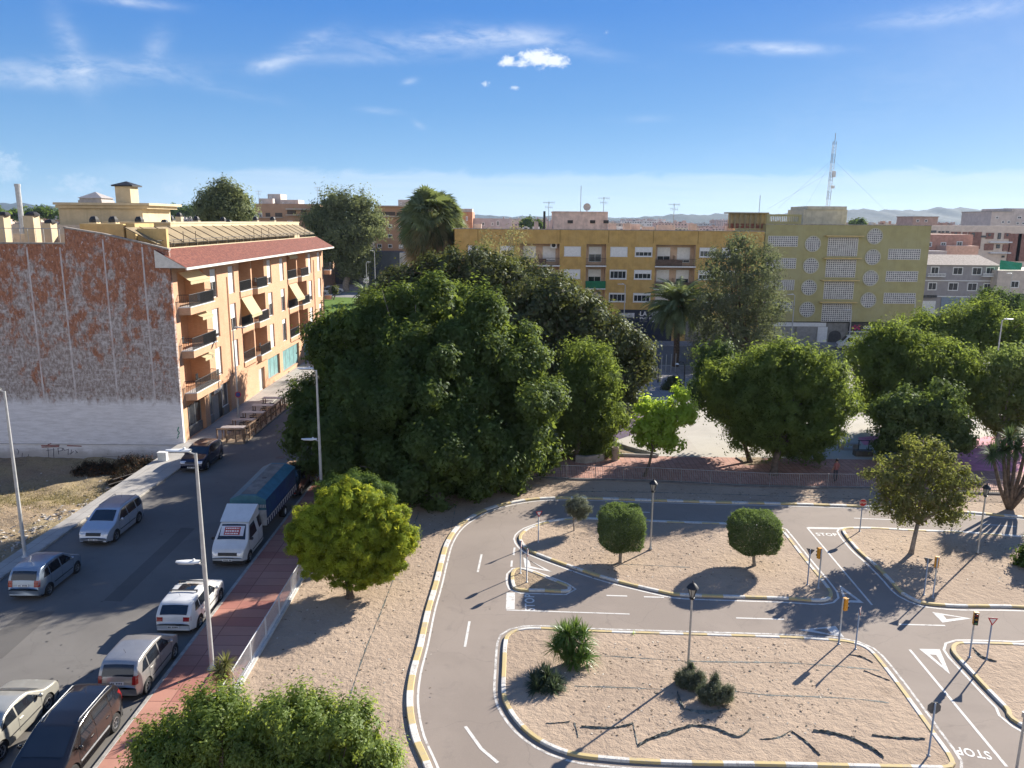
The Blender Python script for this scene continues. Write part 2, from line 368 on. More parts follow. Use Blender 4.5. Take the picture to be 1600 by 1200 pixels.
sand = ground_mat('sand', (.36, .272, .20), (.43, .328, .24), (.25, .185, .135), (.52, .43, .34), 1.0, .6, 3.6)
dirt = ground_mat('dirt', (.30, .225, .15), (.36, .27, .18), (.17, .13, .09), (.5, .44, .36), .7, .9, 3.0)
lotdirt = ground_mat('lot_dirt', (.27, .20, .13), (.30, .24, .13), (.13, .10, .07), (.5, .45, .38), .5, 1.0, 2.4, .5)
farland = ground_mat('far_ground', (.20, .17, .13), (.13, .13, .09), (.09, .09, .06), (.30, .27, .23), .02, .1, .5)
asph = asphalt_mat('street_asphalt', (.145, .135, .123), (.175, .163, .148), (.115, .108, .10))
track = asphalt_mat('track_asphalt', (.25, .208, .175), (.285, .238, .20), (.205, .172, .148))
conc = tile_mat('pavement_concrete', (.36, .34, .31), (.41, .39, .36), (.24, .22, .2), 1.2, 1.2, 0, .02, .3)
redtile = tile_mat('red_pavers', (.36, .15, .115), (.46, .24, .175), (.22, .10, .075), 1.6, .8, .0, .022, .25)
redtile2 = tile_mat('red_plaza_pavers', (.40, .20, .15), (.50, .29, .23), (.27, .16, .13), .4, .4, .0, .03, .25)
plazac = tile_mat('plaza_concrete', (.42, .385, .33), (.45, .42, .365), (.40, .36, .3), 5, 5, 0, .01, .2)
greyslab = tile_mat('grey_slabs', (.26, .245, .24), (.31, .29, .28), (.17, .16, .15), 1, 1, 0, .03, .3)
kerbc = M('kerb_concrete', (.34, .32, .29), .9, .15, 3, .3, 30)
kyel = worn_paint('kerb_yellow', (.54, .42, .20), (.38, .33, .27), .62)
kwhi = worn_paint('kerb_white', (.62, .60, .55), (.38, .34, .30), .62)
line = worn_paint('road_paint', (.64, .62, .58), (.26, .22, .19), .55, 4.0)
letterp = worn_paint('lettering_paint', (.70, .68, .64), (.30, .27, .24), .25, 4.0)
fadeline = worn_paint('faded_road_paint', (.62, .60, .56), (.24, .21, .19), .75, 5.0)
wht = M('white_paint', (.72, .72, .70), .5, .06, 4)
whsh = M('white_shutter', (.80, .79, .76), .55, .05, 3)
metal = M('galvanised_steel', (.42, .43, .43), .45, .1, 5, metal=.6)
lampg = M('lamp_pole_grey', (.50, .50, .49), .5, .08, 3, metal=.3)
blk = M('black_iron', (.018, .018, .02), .5, .2, 5)
rub = M('tyre_rubber', (.02, .02, .02), .8, .2, 9)
brk = M('bark', (.13, .095, .07), .95, .3, 5, .9, 14)
brk2 = M('pale_bark', (.26, .22, .18), .95, .25, 4, .7, 12)
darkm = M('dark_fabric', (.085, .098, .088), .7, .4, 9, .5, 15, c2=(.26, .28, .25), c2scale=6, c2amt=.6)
# ---------------------------------------------------------------- plants
def leaves_object(name, P, N, T, L, Wd, mat, parent, off):
    """P centres, N normals, T leaf directions, L length, Wd width -> diamond leaf quads"""
    B = np.cross(N, T); B /= np.linalg.norm(B, axis=1)[:, None] + 1e-9
    T2 = np.cross(B, N); T2 /= np.linalg.norm(T2, axis=1)[:, None] + 1e-9
    n = len(P); V = np.empty((n, 4, 3), dtype=np.float32)
    V[:, 0] = P - T2 * (L / 2)[:, None]; V[:, 2] = P + T2 * (L / 2)[:, None] - N * (L * .22)[:, None]
    V[:, 1] = P + B * (Wd / 2)[:, None] + N * (L * .05)[:, None]; V[:, 3] = P - B * (Wd / 2)[:, None] + N * (L * .05)[:, None]
    V -= np.array(off, dtype=np.float32)
    me = bpy.data.meshes.new(name); me.vertices.add(n * 4); me.loops.add(n * 4); me.polygons.add(n)
    me.vertices.foreach_set('co', V.reshape(-1)); me.loops.foreach_set('vertex_index', np.arange(n * 4, dtype=np.int32))
    me.polygons.foreach_set('loop_start', np.arange(0, n * 4, 4, dtype=np.int32)); me.polygons.foreach_set('loop_total', np.full(n, 4, dtype=np.int32))
    me.materials.append(mat); me.update(calc_edges=True)
    o = bpy.data.objects.new(name, me); col.objects.link(o); o.parent = parent; return o
def unit(a): return a / (np.linalg.norm(a, axis=-1, keepdims=True) + 1e-9)
def crown(lobes, nclump, per, csize, leaf, mat, parent, seed, asp=.45, up=.35, el=1.6, inner=.12, rmin=.62, flat=1.0, droop=0.0, low=-1.0, name='crown', subr=None, dens=1.0, loose=.07, sp=.66):
    """lobes: (cx,cy,cz,rx,ry,rz) in world space; every lobe is broken into bosses, every boss into leaf sprays"""
    rg = np.random.default_rng(seed); Lb = np.array(lobes, dtype=float)
    area = (Lb[:, 3] * Lb[:, 4] + Lb[:, 3] * Lb[:, 5] + Lb[:, 4] * Lb[:, 5]); pr = area / area.sum()
    if subr is None: subr = float(np.clip(.40 * np.sqrt(area.mean() / 3), csize * 1.1, 3.0))
    ns = int(4.2 * area.sum() * 1.0 / subr ** 2 * .9) + 12
    si = rg.choice(len(Lb), ns * 2, p=pr); sd = unit(rg.normal(size=(ns * 2, 3))); SR = subr * (.45 + .85 * rg.random(ns * 2))
    f_ = np.clip(1.0 - .95 * SR / ((Lb[si, 3] + Lb[si, 4] + Lb[si, 5]) / 3), .30, .93) + rg.normal(size=ns * 2) * .07
    SC = Lb[si, :3] + sd * Lb[si, 3:] * f_[:, None]
    q = ((SC[:, None, :] - Lb[None, :, :3]) / Lb[None, :, 3:]); nd = np.sqrt((q ** 2).sum(-1)); nd[np.arange(len(si)), si] = 9
    k_ = np.where((nd.min(1) > .72) | (rg.random(len(si)) < .08))[0]
    acc = []
    for i in k_:
        if all(((SC[i] - SC[j]) ** 2).sum() > (sp * (SR[i] + SR[j])) ** 2 for j in acc): acc.append(i)
    k_ = np.array(acc)
    S = np.concatenate([SC[k_], SR[k_, None] * np.array([1.0, 1.0, .85 + .25 * up])], 1); Sout = unit(sd[k_] / Lb[si[k_], 3:])
    p2 = S[:, 3] ** 2; p2 = p2 / p2.sum(); k = nclump * 3; idx = rg.choice(len(S), k, p=p2)
    d = unit(rg.normal(size=(k, 3)) + Sout[idx] * .8); rf = rmin + (1.0 - rmin) * np.sqrt(rg.random(k)) + rg.normal(size=k) * .05
    C = S[idx, :3] + d * S[idx, 3:] * rf[:, None]
    if loose: lm = rg.random(k) < loose; C[lm] += (Sout[idx[lm]] * .8 + rg.normal(size=(lm.sum(), 3)) * .35 + [0, 0, .2 * up]) * S[idx[lm], 3:4] * .45
    q = ((C[:, None, :] - S[None, :, :3]) / S[None, :, 3:]); nd = np.sqrt((q ** 2).sum(-1)); nd[np.arange(k), idx] = 9
    keep = (nd.min(1) > .78) | (rg.random(k) < .12)
    sel = np.where(keep)[0][:nclump]; C = C[sel]; D = unit(d[sel] + Sout[idx[sel]] * .3)
    n = len(C); ax = unit(D * .75 + np.array([0, 0, up]) + rg.normal(size=(n, 3)) * .25)
    cs = csize * (.65 + .7 * rg.random(n))
    rep = np.repeat(np.arange(n), per); m = len(rep)
    g = rg.normal(size=(m, 3)) * .42; along = (g * ax[rep]).sum(1)
    off = g + ax[rep] * (along * (el - 1))[:, None]; off[:, 2] *= flat
    P = C[rep] + off * cs[rep][:, None]
    nr = unit(D[rep] * .9 + off * 1.0 + rg.normal(size=(m, 3)) * .38 + np.array([0, 0, .4]))
    T = unit(ax[rep] * .7 + rg.normal(size=(m, 3)) * .7 + np.array([0, 0, -droop]))
    L = leaf * (.6 + .8 * rg.random(m)); Wd = L * asp * (.7 + .6 * rg.random(m))
    ni = int(m * inner)
    if ni:
        ii = rg.choice(len(Lb), ni, p=pr); di = unit(rg.normal(size=(ni, 3))) * (rg.random(ni) ** .4 * .72)[:, None]
        P = np.vstack([P, Lb[ii, :3] + di * Lb[ii, 3:]]); nr = np.vstack([nr, unit(rg.normal(size=(ni, 3)))]); T = np.vstack([T, unit(rg.normal(size=(ni, 3)))])
        L2 = leaf * (1.3 + 1.2 * rg.random(ni)); L = np.concatenate([L, L2]); Wd = np.concatenate([Wd, L2 * .7])
    off0 = wloc(parent)
    return leaves_object(name, P, nr, T, L, Wd, mat, parent, (off0.x, off0.y, off0.z))
def px_lobes(lst, Y):
    out = []
    for l in lst:
        px, py, rx, ry = l[:4]; dy = l[4] if len(l) > 4 else 0.0
        c = W(px, py, Y + dy); dep = (Y + dy) * cP + (CH - c.z) * sP; a = rx * dep / F; b = ry * dep / F
        rd = l[5] if len(l) > 5 else (a + b) / 2
        out.append((c.x, c.y, c.z, a, rd, b))
    return out
def limbs(parent, base, lobes, r0, fork=.45, mat=None, seed=1, stems=1, n=9, name='trunk', lean=0.0):
    """one continuous-looking trunk with limbs reaching into the lobes"""
    rg = random.Random(seed); mb = MB(); base = Vector(base)
    cz = sum(l[2] for l in lobes) / len(lobes); cx = sum(l[0] for l in lobes) / len(lobes); cy = sum(l[1] for l in lobes) / len(lobes)
    for s in range(stems):
        b = base + Vector((rg.uniform(-1, 1), rg.uniform(-1, 1), 0)) * (r0 * 1.2 * (stems > 1))
        fk = Vector((b.x + (cx - b.x) * .35 + rg.uniform(-.2, .2), b.y + (cy - b.y) * .35, b.z + (cz - b.z) * fork))
        mid = (b + fk) / 2 + Vector((rg.uniform(-.5, .5), rg.uniform(-.5, .5), 0)) * r0 * 1.5
        r = r0 / (stems ** .5)
        mb.tube([b - Vector((0, 0, .15)), b + Vector((0, 0, .05)), b + (mid - b) * .4, mid, fk], [r * 1.7, r * 1.35, r, r * .9, r * .78], n)
        ls = lobes if stems == 1 else lobes[s::stems]
        for l in ls:
            e = Vector((l[0], l[1], l[2])) + Vector((rg.uniform(-.3, .3) * l[3], rg.uniform(-.3, .3) * l[4], rg.uniform(-.1, .4) * l[5]))
            m1 = fk + (e - fk) * .5 + Vector((0, 0, -.08 * (e - fk).length))
            rr = r * (.55 if len(ls) < 4 else .42)
            mb.tube([fk - Vector((0, 0, r * .4)), m1, e], [rr, rr * .7, rr * .25], 7)
            for q in range(3):
                e2 = e + Vector((rg.uniform(-1, 1) * l[3], rg.uniform(-1, 1) * l[4], rg.uniform(-.2, .8) * l[5])) * .7
                mb.tube([m1, (m1 + e2) / 2 + Vector((0, 0, -.1)), e2], [rr * .5, rr * .3, rr * .1], 5)
    return mb.build(name, mat or brk, parent, smooth=True, world=True)
def tree(name, label, cat, base, Y, lobes_px, mat, nclump, per, csize, leaf, r0, seed, group=None, fork=.45, bark=None, stems=1, **kw):
    lb = px_lobes(lobes_px, Y) if Y is not None else lobes_px
    t = thing(name, base, label, cat, group)
    limbs(t, base, lb, r0, fork, bark, seed, stems)
    crown(lb, nclump, per, csize, leaf, mat, t, seed, **kw); return t
def sword_rosette(mb, c, n, L, wd, seed, droop=.35, elev=(-.3, 1.4), axis=None):
    rg = random.Random(seed); c = Vector(c)
    for i in range(n):
        a = rg.uniform(0, 2 * math.pi); e = rg.uniform(*elev); l = L * rg.uniform(.75, 1.1)
        d = Vector((math.cos(a) * math.cos(e), math.sin(a) * math.cos(e), math.sin(e)))
        side = Vector((-math.sin(a), math.cos(a), 0)); pts = []
        for k in range(4):
            s = k / 3; p = c + d * l * s + Vector((0, 0, -droop * l * s * s * math.cos(e))); wq = wd * (1.0, .95, .6, .05)[k]
            pts.append((p - side * wq / 2, p + side * wq / 2))
        for k in range(3): mb.quad(pts[k][0], pts[k][1], pts[k + 1][1], pts[k + 1][0])
def feather_frond(mb, c, az, e0, L, seed, leafl=.55, nl=24, wd=.035, curl=1.6, m=0):
    rg = random.Random(seed); c = Vector(c); p = c.copy(); e = e0; step = L / nl; h = Vector((math.cos(az), math.sin(az), 0))
    prev = None; side = Vector((-math.sin(az), math.cos(az), 0))
    for k in range(nl):
        s = k / nl; d = h * math.cos(e) + Vector((0, 0, math.sin(e))); q = p + d * step
        mb.quad(p - side * .03 * (1 - s * .8), p + side * .03 * (1 - s * .8), q + side * .028 * (1 - s * .8), q - side * .028 * (1 - s * .8), m)
        if s > .12:
            ll = leafl * math.sin(math.pi * (0.15 + .8 * s)) ** .7 * rg.uniform(.85, 1.1)
            nrm = side.cross(d).normalized()
            for sg in (-1, 1):
                dd = (side * sg * .85 + d * .6 + nrm * -.12 * sg * 0 + Vector((0, 0, -.22 - .3 * rg.random()))).normalized(); t = p + dd * ll
                mb.tri(p - d * wd, p + d * wd, t, m)
        p = q; e -= curl * step / L * (0.5 + s)
# ---------------------------------------------------------------- vehicles (local frame: +x forward, z up, centre on the ground)
cglass = glass_mat('car_glass', (.012, .015, .02), .04, .9)
redlens = M('red_lens', (.28, .012, .012), .2, .1, 8, coat=.6)
clearlens = M('headlight_lens', (.62, .63, .65), .12, .15, 10, metal=.3, coat=.8)
blacktrim = M('black_trim', (.02, .02, .022), .5, .2, 8)
platem = M('plate_white', (.70, .70, .68), .5, .05, 5)
plateink = M('plate_ink', (.03, .03, .04), .6, .05, 5)
rimm = M('alloy_rim', (.48, .48, .49), .35, .1, 8, metal=.7)
FONT_CACHE = {}
def text_mesh(name, body, size, mat, parent, loc, rot, extrude=.002, align='CENTER', bold=0.0, spacing=1.0, sx=1.0):
    cu = bpy.data.curves.new(name, 'FONT'); cu.body = body; cu.size = size; cu.align_x = align; cu.align_y = 'CENTER'; cu.extrude = extrude; cu.offset = bold
    cu.space_character = spacing; cu.resolution_u = 3
    tmp = bpy.data.objects.new(name + '_tmp', cu); col.objects.link(tmp)
    dg = bpy.context.evaluated_depsgraph_get(); me = bpy.data.meshes.new_from_object(tmp.evaluated_get(dg)); bpy.data.objects.remove(tmp)
    me.materials.clear(); me.materials.append(mat)
    o = bpy.data.objects.new(name, me); col.objects.link(o); o.parent = parent; o.location = loc; o.rotation_euler = rot; o.scale = (sx, 1, 1)
    return o
def car(name, label, cat, loc, rz, P, group=None):
    """P: L W H prof(top curve, rear to front) belt wheels rear/front x, paint, side windows, screen ranges"""
    L, Wd, H = P['L'], P['W'], P['H']; hl = L / 2; prof = P['prof']; belt = P['belt']; wr = P.get('wr', .32); ax = P['axles']
    xs0 = [p[0] for p in prof]; zs0 = [p[1] for p in prof]
    def ztop0(x): return float(np.interp(x, xs0, zs0))
    def ztop(x):
        s = .035 if abs(x) > hl - .25 else .09
        return sum(ztop0(min(hl, max(-hl, x + d * s))) * w_ for d, w_ in ((-1, .25), (0, .5), (1, .25)))
    def half(x, z):
        e = max(0.0, (abs(x) - (hl - .75)) / .75); k = 1 - .17 * e ** 2.4
        low = .965 if z < .32 else 1.0
        tum = 1 - .20 * max(0.0, z - belt) / max(.2, H - belt)
        mid = 1 - .018 * (max(0, z - .62) / .4 if z < belt else max(0, belt - .62) / .4)
        return Wd / 2 * k * low * tum * mid
    def zbot(x):
        z = P.get('clr', .2) + .10 * max(0, (abs(x) - (hl - .5)) / .5)
        for a in ax:
            d = abs(x - a); r = wr + .065
            if d < r: z = max(z, wr * .98 + math.sqrt(r * r - d * d))
        return z
    xs = set([-hl, hl]); n = 46
    for i in range(n + 1): xs.add(-hl + L * i / n)
    for d in (.012, .03, .06, .1): xs.add(-hl + d); xs.add(hl - d)
    for a in ax:
        for k in range(-8, 9): xs.add(a + (wr + .065) * math.sin(k / 8 * math.pi / 2))
        xs.add(a - wr - .067); xs.add(a + wr + .067)
    for p in prof: xs.add(p[0])
    xs = sorted(x for x in xs if -hl <= x <= hl); q = [xs[0]]
    for x in xs[1:]:
        if x - q[-1] > .006: q.append(x)
    xs = q
    fr = [0, .14, .34, .55, .75, .9, 1.0]
    def section(x):
        zt = ztop(x); zb = min(zbot(x), zt - .05); h = zt - zb; pts = []
        r = min(.07, h * .3)
        for f_ in fr:
            z = zb + (h - r) * f_; pts.append((half(x, z), z))
        yt = pts[-1][0]
        for a in (30, 60, 90):
            pts.append((yt - r * 1.1 * (1 - math.cos(rad(a))), zt - r + r * math.sin(rad(a)) * .92))
        for v in (.8, .5, .2): pts.append((pts[9][0] * v, zt + .03 * (1 - v * v) - .006))
        return pts
    mb = MB(); secs = [section(x) for x in xs]; ns = len(secs[0]) * 2
    for x, s in zip(xs, secs):
        for (y, z) in s: mb.v.append((x, -y, z))
        for (y, z) in reversed(s): mb.v.append((x, y, z))
    for i in range(len(xs) - 1):
        for j in range(ns - 1):
            mb.f.append((i * ns + j, (i + 1) * ns + j, (i + 1) * ns + j + 1, i * ns + j + 1)); mb.m.append(0)
    mb.f.append(tuple(reversed(range(ns)))); mb.m.append(0); b = (len(xs) - 1) * ns; mb.f.append(tuple(range(b, b + ns))); mb.m.append(0)
    t = thing(name, loc, label, cat, group, rz)
    body = mb.build('body', P['paint'], t, smooth=True)
    us = MB(); us.box(-hl + .12, hl - .12, -Wd / 2 + .11, Wd / 2 - .11, .17, min(.62, belt - .15)); us.build('underbody', blacktrim, t)
    # glass
    def topz(x, v):
        s = section(x); ye = s[9][0]; return v * ye, ztop(x) + .03 * (1 - v * v) - .006 if abs(v) < .8 else ztop(x) + .005
    def top_patch(nm, x0, x1, v, mat, lift=.012, inset=.0, m=8):
        g = MB()
        def fn(u, w_):
            x = x0 + (x1 - x0) * u; y, z = topz(x, -v + 2 * v * w_); e = .01
            dz = (ztop(x + e) - ztop(x - e)) / (2 * e); nn = Vector((-dz, 0, 1)).normalized()
            return (x + nn.x * lift, y, z + nn.z * lift)
        g.grid(fn, 8, m); return g.build(nm, mat, t, smooth=True)
    a, b_, v = P['screen']; top_patch('windscreen', a, b_, v, cglass)
    if 'rear' in P: a, b_, v = P['rear']; top_patch('rear_window', a, b_, v, cglass)
    if 'roof_glass' in P: a, b_, v = P['roof_glass']; top_patch('sunroof', a, b_, v, cglass, .014)
    for sg in (-1, 1):
        for poly in P['side']:
            (xa, za), (xb, zb_), (xc, zc), (xd, zd) = poly     # bottom rear, bottom front, top front, top rear
            g = MB()
            def fn(u, w_, sg=sg):
                xl = xa + (xb - xa) * u; xh = xd + (xc - xd) * u; zl = za + (zb_ - za) * u; zh = zd + (zc - zd) * u
                x = xl + (xh - xl) * w_; z = zl + (zh - zl) * w_; return (x, sg * (half(x, z) + .006), z)
            g.grid(fn, 7, 5)
            g.build('side_window', cglass, t, smooth=True)
        # sill strip, door seams and handles
        g = MB()
        for xd_ in P.get('seams', []):
            for k in range(6):
                z0 = .3 + (belt - .32) * k / 6; z1 = .3 + (belt - .32) * (k + 1) / 6
                g.quad((xd_ - .008, sg * (half(xd_, z0) + .004), z0), (xd_ + .008, sg * (half(xd_, z0) + .004), z0), (xd_ + .008, sg * (half(xd_, z1) + .004), z1), (xd_ - .008, sg * (half(xd_, z1) + .004), z1))
            g.build('door_gap', blacktrim, t); g = MB()
        zt_ = P.get('trimz', .52)
        ta, tb = 0, 0; st_ = []
        for k in range(8):
            ta, tb = (ax[0] + wr + .12, ax[1] - wr - .12) if len(ax) > 1 else (-hl + .1, ax[0] - wr - .12)
            x0 = ta + (tb - ta) * k / 8; x1 = ta + (tb - ta) * (k + 1) / 8
            st_.append(x0)
        st_.append(tb); nv_ = [(x, sg * (half(x, zt_) + o_), zt_ + dz) for x in st_ for (o_, dz) in ((.001, -.025), (.012, -.02), (.012, .02), (.001, .025))]
        g.add(nv_, [(4 * i + j, 4 * i + 4 + j, 4 * i + 5 + j, 4 * i + 1 + j) for i in range(8) for j in range(3)])
        g.build('side_trim', P.get('trim') or blacktrim, t)
        for xh in P.get('handles', []):
            g = MB(); y = half(xh, belt - .12); g.box(xh - .09, xh + .09, sg * (y - .01), sg * (y + .03), belt - .14, belt - .11); g.build('door_handle', P['paint'], t)
        xm = P['mirror']; g = MB(); y = half(xm, belt + .05)
        g.lathe([(0, -.07), (.07, -.05), (.085, 0), (.08, .04), (0, .05)], 10, (xm, sg * (y + .13), belt + .10), 'X'); g.box(xm - .02, xm + .03, sg * (y - .02), sg * (y + .08), belt + .03, belt + .07)
        g.build('wing_mirror', P.get('mirror_mat', P['paint']), t, smooth=True)
        # wheels
        for a in ax:
            wt = MB(); yo = Wd / 2 - .02
            wt.lathe([(wr * .58, -.0), (wr * .62, .02), (wr * .93, .02), (wr, -.02), (wr, -.16), (wr * .93, -.2), (wr * .3, -.2)], 26, (0, 0, 0), 'Y')
            wh = wt.build('wheel', rub, t); wh.location = (a, sg * yo, wr); wh.rotation_euler = (0, 0, 0 if sg > 0 else math.pi)
            rm = MB(); R_ = wr * .6
            rm.lathe([(R_, -.0), (R_ * .93, .008), (R_ * .88, -.03), (R_ * .86, -.06), (0.02, -.06)], 24, (0, 0, 0), 'Y', 1)
            rm.lathe([(R_, .012), (R_ * .9, .016), (R_ * .88, -.02)], 24, (0, 0, 0), 'Y', 0)
            for k in range(P.get('spokes', 5)):
                a0 = 2 * math.pi * k / P.get('spokes', 5); c_, s_ = math.cos(a0), math.sin(a0); w2 = R_ * (.14 if P.get('spokes', 5) > 5 else .2)
                o1 = Vector((c_ * R_ * .95, .0, s_ * R_ * .95)); i1 = Vector((c_ * R_ * .12, .012, s_ * R_ * .12)); sd_ = Vector((-s_, 0, c_)) * w2 / 2
                rm.quad(i1 + sd_, i1 - sd_, o1 - sd_ * 1.3, o1 + sd_ * 1.3, 0); rm.quad(i1 - sd_, i1 + sd_, o1 + sd_ * 1.3, o1 - sd_ * 1.3, 0)
            rm.lathe([(R_ * .2, .0), (R_ * .18, .018), (0.0, .02)], 12, (0, 0, 0), 'Y', 0)
            r_ = rm.build('rim', [rimm, blacktrim], wh)
    # lamps, plates, bumpers
    def end_patch(nm, s, y0, y1, z0, z1, mat, d=.012, par=None):
        """patch hugging the nose or tail surface"""
        g = MB(); n_ = 5
        def xat(y, z):
            lo, hi = 0.0, hl
            # outermost x where the section still holds (y, z)
            for k in range(24):
                mdl = (lo + hi) / 2; ok = half(s * mdl, z) >= abs(y) - 1e-4 and ztop(s * mdl) >= z
                if ok: lo = mdl
                else: hi = mdl
            return s * (lo + d)
        def fn(u, w_):
            y = y0 + (y1 - y0) * u; z = z0 + (z1 - z0) * w_; return (xat(y, z), y, z)
        g.grid(fn, n_, n_); return g.build(nm, mat, par or t, smooth=True)
    hy = half(hl - .05, .6)
    for sg in (-1, 1):
        z0, z1, w0 = P['head']; end_patch('headlight', 1, sg * (hy + .02), sg * (hy - w0), z0, z1, clearlens)
        if not P.get('tail'): continue
        z0, z1, w0 = P['tail']; end_patch('tail_light', -1, sg * (hy + .025), sg * (hy - w0), z0, z1, redlens)
    end_patch('grille', 1, -P.get('gw', .38), P.get('gw', .38), P['head'][0], P['head'][1] - .04, blacktrim, .016)
    end_patch('air_intake', 1, -.55, .55, .27, .38, blacktrim, .014)
    for s, zz in ((1, P.get('fplate', .43)), (-1, P.get('rplate'))):
        if zz is None: continue
        pl = end_patch('number_plate', s, -.26, .26, zz - .055, zz + .055, platem, .024)
        g = MB()
        xx = pl.data.vertices[14].co.x + s * .004
        for k in range(7):
            if k == 4: continue
            y = -.20 + .062 * k; g.box(xx, xx + s * .004, y, y + .035, zz - .03, zz + .03)
        g.build('plate_characters', plateink, pl)
    if P.get('rack'):
        g = MB()
        for sg in (-1, 1):
            g.tube([(P['rack'][0], sg * (half(0, H) - .08), ztop(P['rack'][0]) + .02), (P['rack'][0] + .1, sg * (half(0, H) - .08), H + .05), (P['rack'][1] - .1, sg * (half(0, H) - .08), H + .045), (P['rack'][1], sg * (half(0, H) - .08), ztop(P['rack'][1]) + .01)], .018, 6)
        g.build('roof_rail', P.get('rackm', metal), t, smooth=True)
    if P.get('crossbar'):
        g = MB()
        for xx in P['crossbar']:
            g.box(xx - .04, xx + .04, -.62, .62, H + .07, H + .10); g.box(xx - .03, xx + .03, -.6, -.56, H - .03, H + .07); g.box(xx - .03, xx + .03, .56, .6, H - .03, H + .07)
        g.build('roof_bar', P.get('barm', blacktrim), t)
    g = MB(); g.bar((-hl * .55, 0, H), (-hl * .55 - .12, 0, H + .22), .006); g.build('aerial', blacktrim, t)
    return t
silver = paint('silver_paint', (.40, .41, .42), .6, .35); silverblue = paint('pale_blue_paint', (.27, .33, .40), .6, .33)
whitep = paint('white_car_paint', (.62, .62, .60), .0, .35); darkp = paint('near_black_paint', (.014, .012, .012), .2, .22)
bluep = paint('dark_blue_paint', (.012, .016, .040), .5, .25); champ = paint('champagne_paint', (.50, .48, .41), .5, .33)
tail_grey = paint('beige_silver_paint', (.40, .385, .365), .6, .35); blackp = paint('black_paint', (.012, .013, .016), .3, .25)
HATCH = dict(L=3.75, W=1.72, H=1.58, belt=.98, axles=(-1.22, 1.22), wr=.30, prof=[(-1.875, .52), (-1.86, .85), (-1.80, 1.00), (-1.62, 1.36), (-1.45, 1.51), (-1.0, 1.57), (-.1, 1.585), (.42, 1.50), (1.18, 1.05), (1.62, .88), (1.80, .70), (1.875, .48)],
  screen=(.50, 1.14, .86), rear=(-1.79, -1.57, .90), side=[((-1.50, 1.03), (-1.02, 1.02), (-1.0, 1.42), (-1.25, 1.36)), ((-.95, 1.02), (-.12, 1.0), (-.10, 1.45), (-.93, 1.43)), ((-.04, 1.0), (.86, .98), (.36, 1.40), (-.02, 1.45))],
  seams=(-1.0, -.08, .92), handles=(-.78, .1), mirror=.72, head=(.58, .76, .42), tail=(.72, 1.02, .22), rplate=.80, trimz=.5)
WAGON = dict(L=4.45, W=1.79, H=1.64, belt=1.0, axles=(-1.35, 1.35), wr=.33, prof=[(-2.225, .52), (-2.21, .9), (-2.17, 1.05), (-2.02, 1.45), (-1.88, 1.58), (-1.3, 1.63), (-.2, 1.645), (.45, 1.57), (1.25, 1.10), (1.95, .92), (2.14, .72), (2.225, .48)],
  screen=(.52, 1.20, .86), rear=(-2.16, -1.98, .86), side=[((-1.98, 1.06), (-1.25, 1.05), (-1.22, 1.50), (-1.80, 1.45)), ((-1.15, 1.05), (-.22, 1.03), (-.20, 1.52), (-1.13, 1.50)), ((-.14, 1.03), (.90, 1.01), (.40, 1.46), (-.12, 1.52))],
  seams=(-1.2, -.18, .95), handles=(-1.0, 0.0), mirror=.78, head=(.62, .82, .42), tail=(.75, 1.2, .18), rplate=.8, rack=(-1.8, .2), gw=.42)
SUV = dict(L=4.35, W=1.80, H=1.60, belt=1.02, axles=(-1.30, 1.32), wr=.35, clr=.24, prof=[(-2.175, .55), (-2.16, .95), (-2.05, 1.12), (-1.75, 1.45), (-1.55, 1.54), (-.9, 1.59), (-.1, 1.60), (.42, 1.52), (1.15, 1.10), (1.9, .96), (2.10, .76), (2.175, .5)],
  screen=(.50, 1.10, .86), rear=(-2.02, -1.72, .84), side=[((-1.72, 1.12), (-1.15, 1.09), (-1.12, 1.44), (-1.42, 1.40)), ((-1.05, 1.09), (-.2, 1.06), (-.18, 1.48), (-1.03, 1.46)), ((-.12, 1.06), (.85, 1.03), (.38, 1.42), (-.10, 1.48))],
  seams=(-1.1, -.15, .92), handles=(-.9, .05), mirror=.74, head=(.70, .86, .46), tail=(.85, 1.05, .35), rplate=.88, gw=.45)
SEDAN = dict(L=4.55, W=1.78, H=1.45, belt=.93, axles=(-1.38, 1.32), wr=.33, prof=[(-2.275, .5), (-2.26, .85), (-2.15, .97), (-1.55, 1.04), (-.85, 1.34), (-.45, 1.42), (.05, 1.44), (.45, 1.38), (1.22, .99), (2.0, .86), (2.2, .68), (2.275, .46)],
  screen=(.52, 1.17, .86), rear=(-1.45, -.88, .84), side=[((-1.25, .98), (-.42, .97), (-.42, 1.33), (-.82, 1.27)), ((-.34, .97), (.92, .95), (.42, 1.28), (-.34, 1.34))],
  seams=(-.38, .95), handles=(-.2,), mirror=.78, head=(.60, .74, .45), tail=(.68, .88, .4), rplate=.72, trim=None, gw=.4)
MPV = dict(L=4.35, W=1.82, H=1.66, belt=1.0, axles=(-1.36, 1.36), wr=.33, prof=[(-2.175, .5), (-2.16, .95), (-2.12, 1.10), (-1.92, 1.50), (-1.75, 1.60), (-1.1, 1.655), (-.1, 1.66), (.55, 1.56), (1.55, 1.05), (1.95, .86), (2.1, .68), (2.175, .46)],
  screen=(.60, 1.50, .88), rear=(-2.10, -1.88, .88), side=[((-1.90, 1.08), (-1.20, 1.06), (-1.18, 1.52), (-1.70, 1.46)), ((-1.12, 1.06), (-.18, 1.04), (-.16, 1.54), (-1.10, 1.52)), ((-.10, 1.04), (.80, 1.02), (.56, 1.44), (-.08, 1.54))],
  seams=(-1.16, -.14, .95), handles=(-.9, .1), mirror=1.0, head=(.60, .84, .30), tail=(.8, 1.25, .18), rplate=.8, rack=(-1.6, .4), spokes=7)
def V(base, **k): d = dict(base); d.update(k); return d
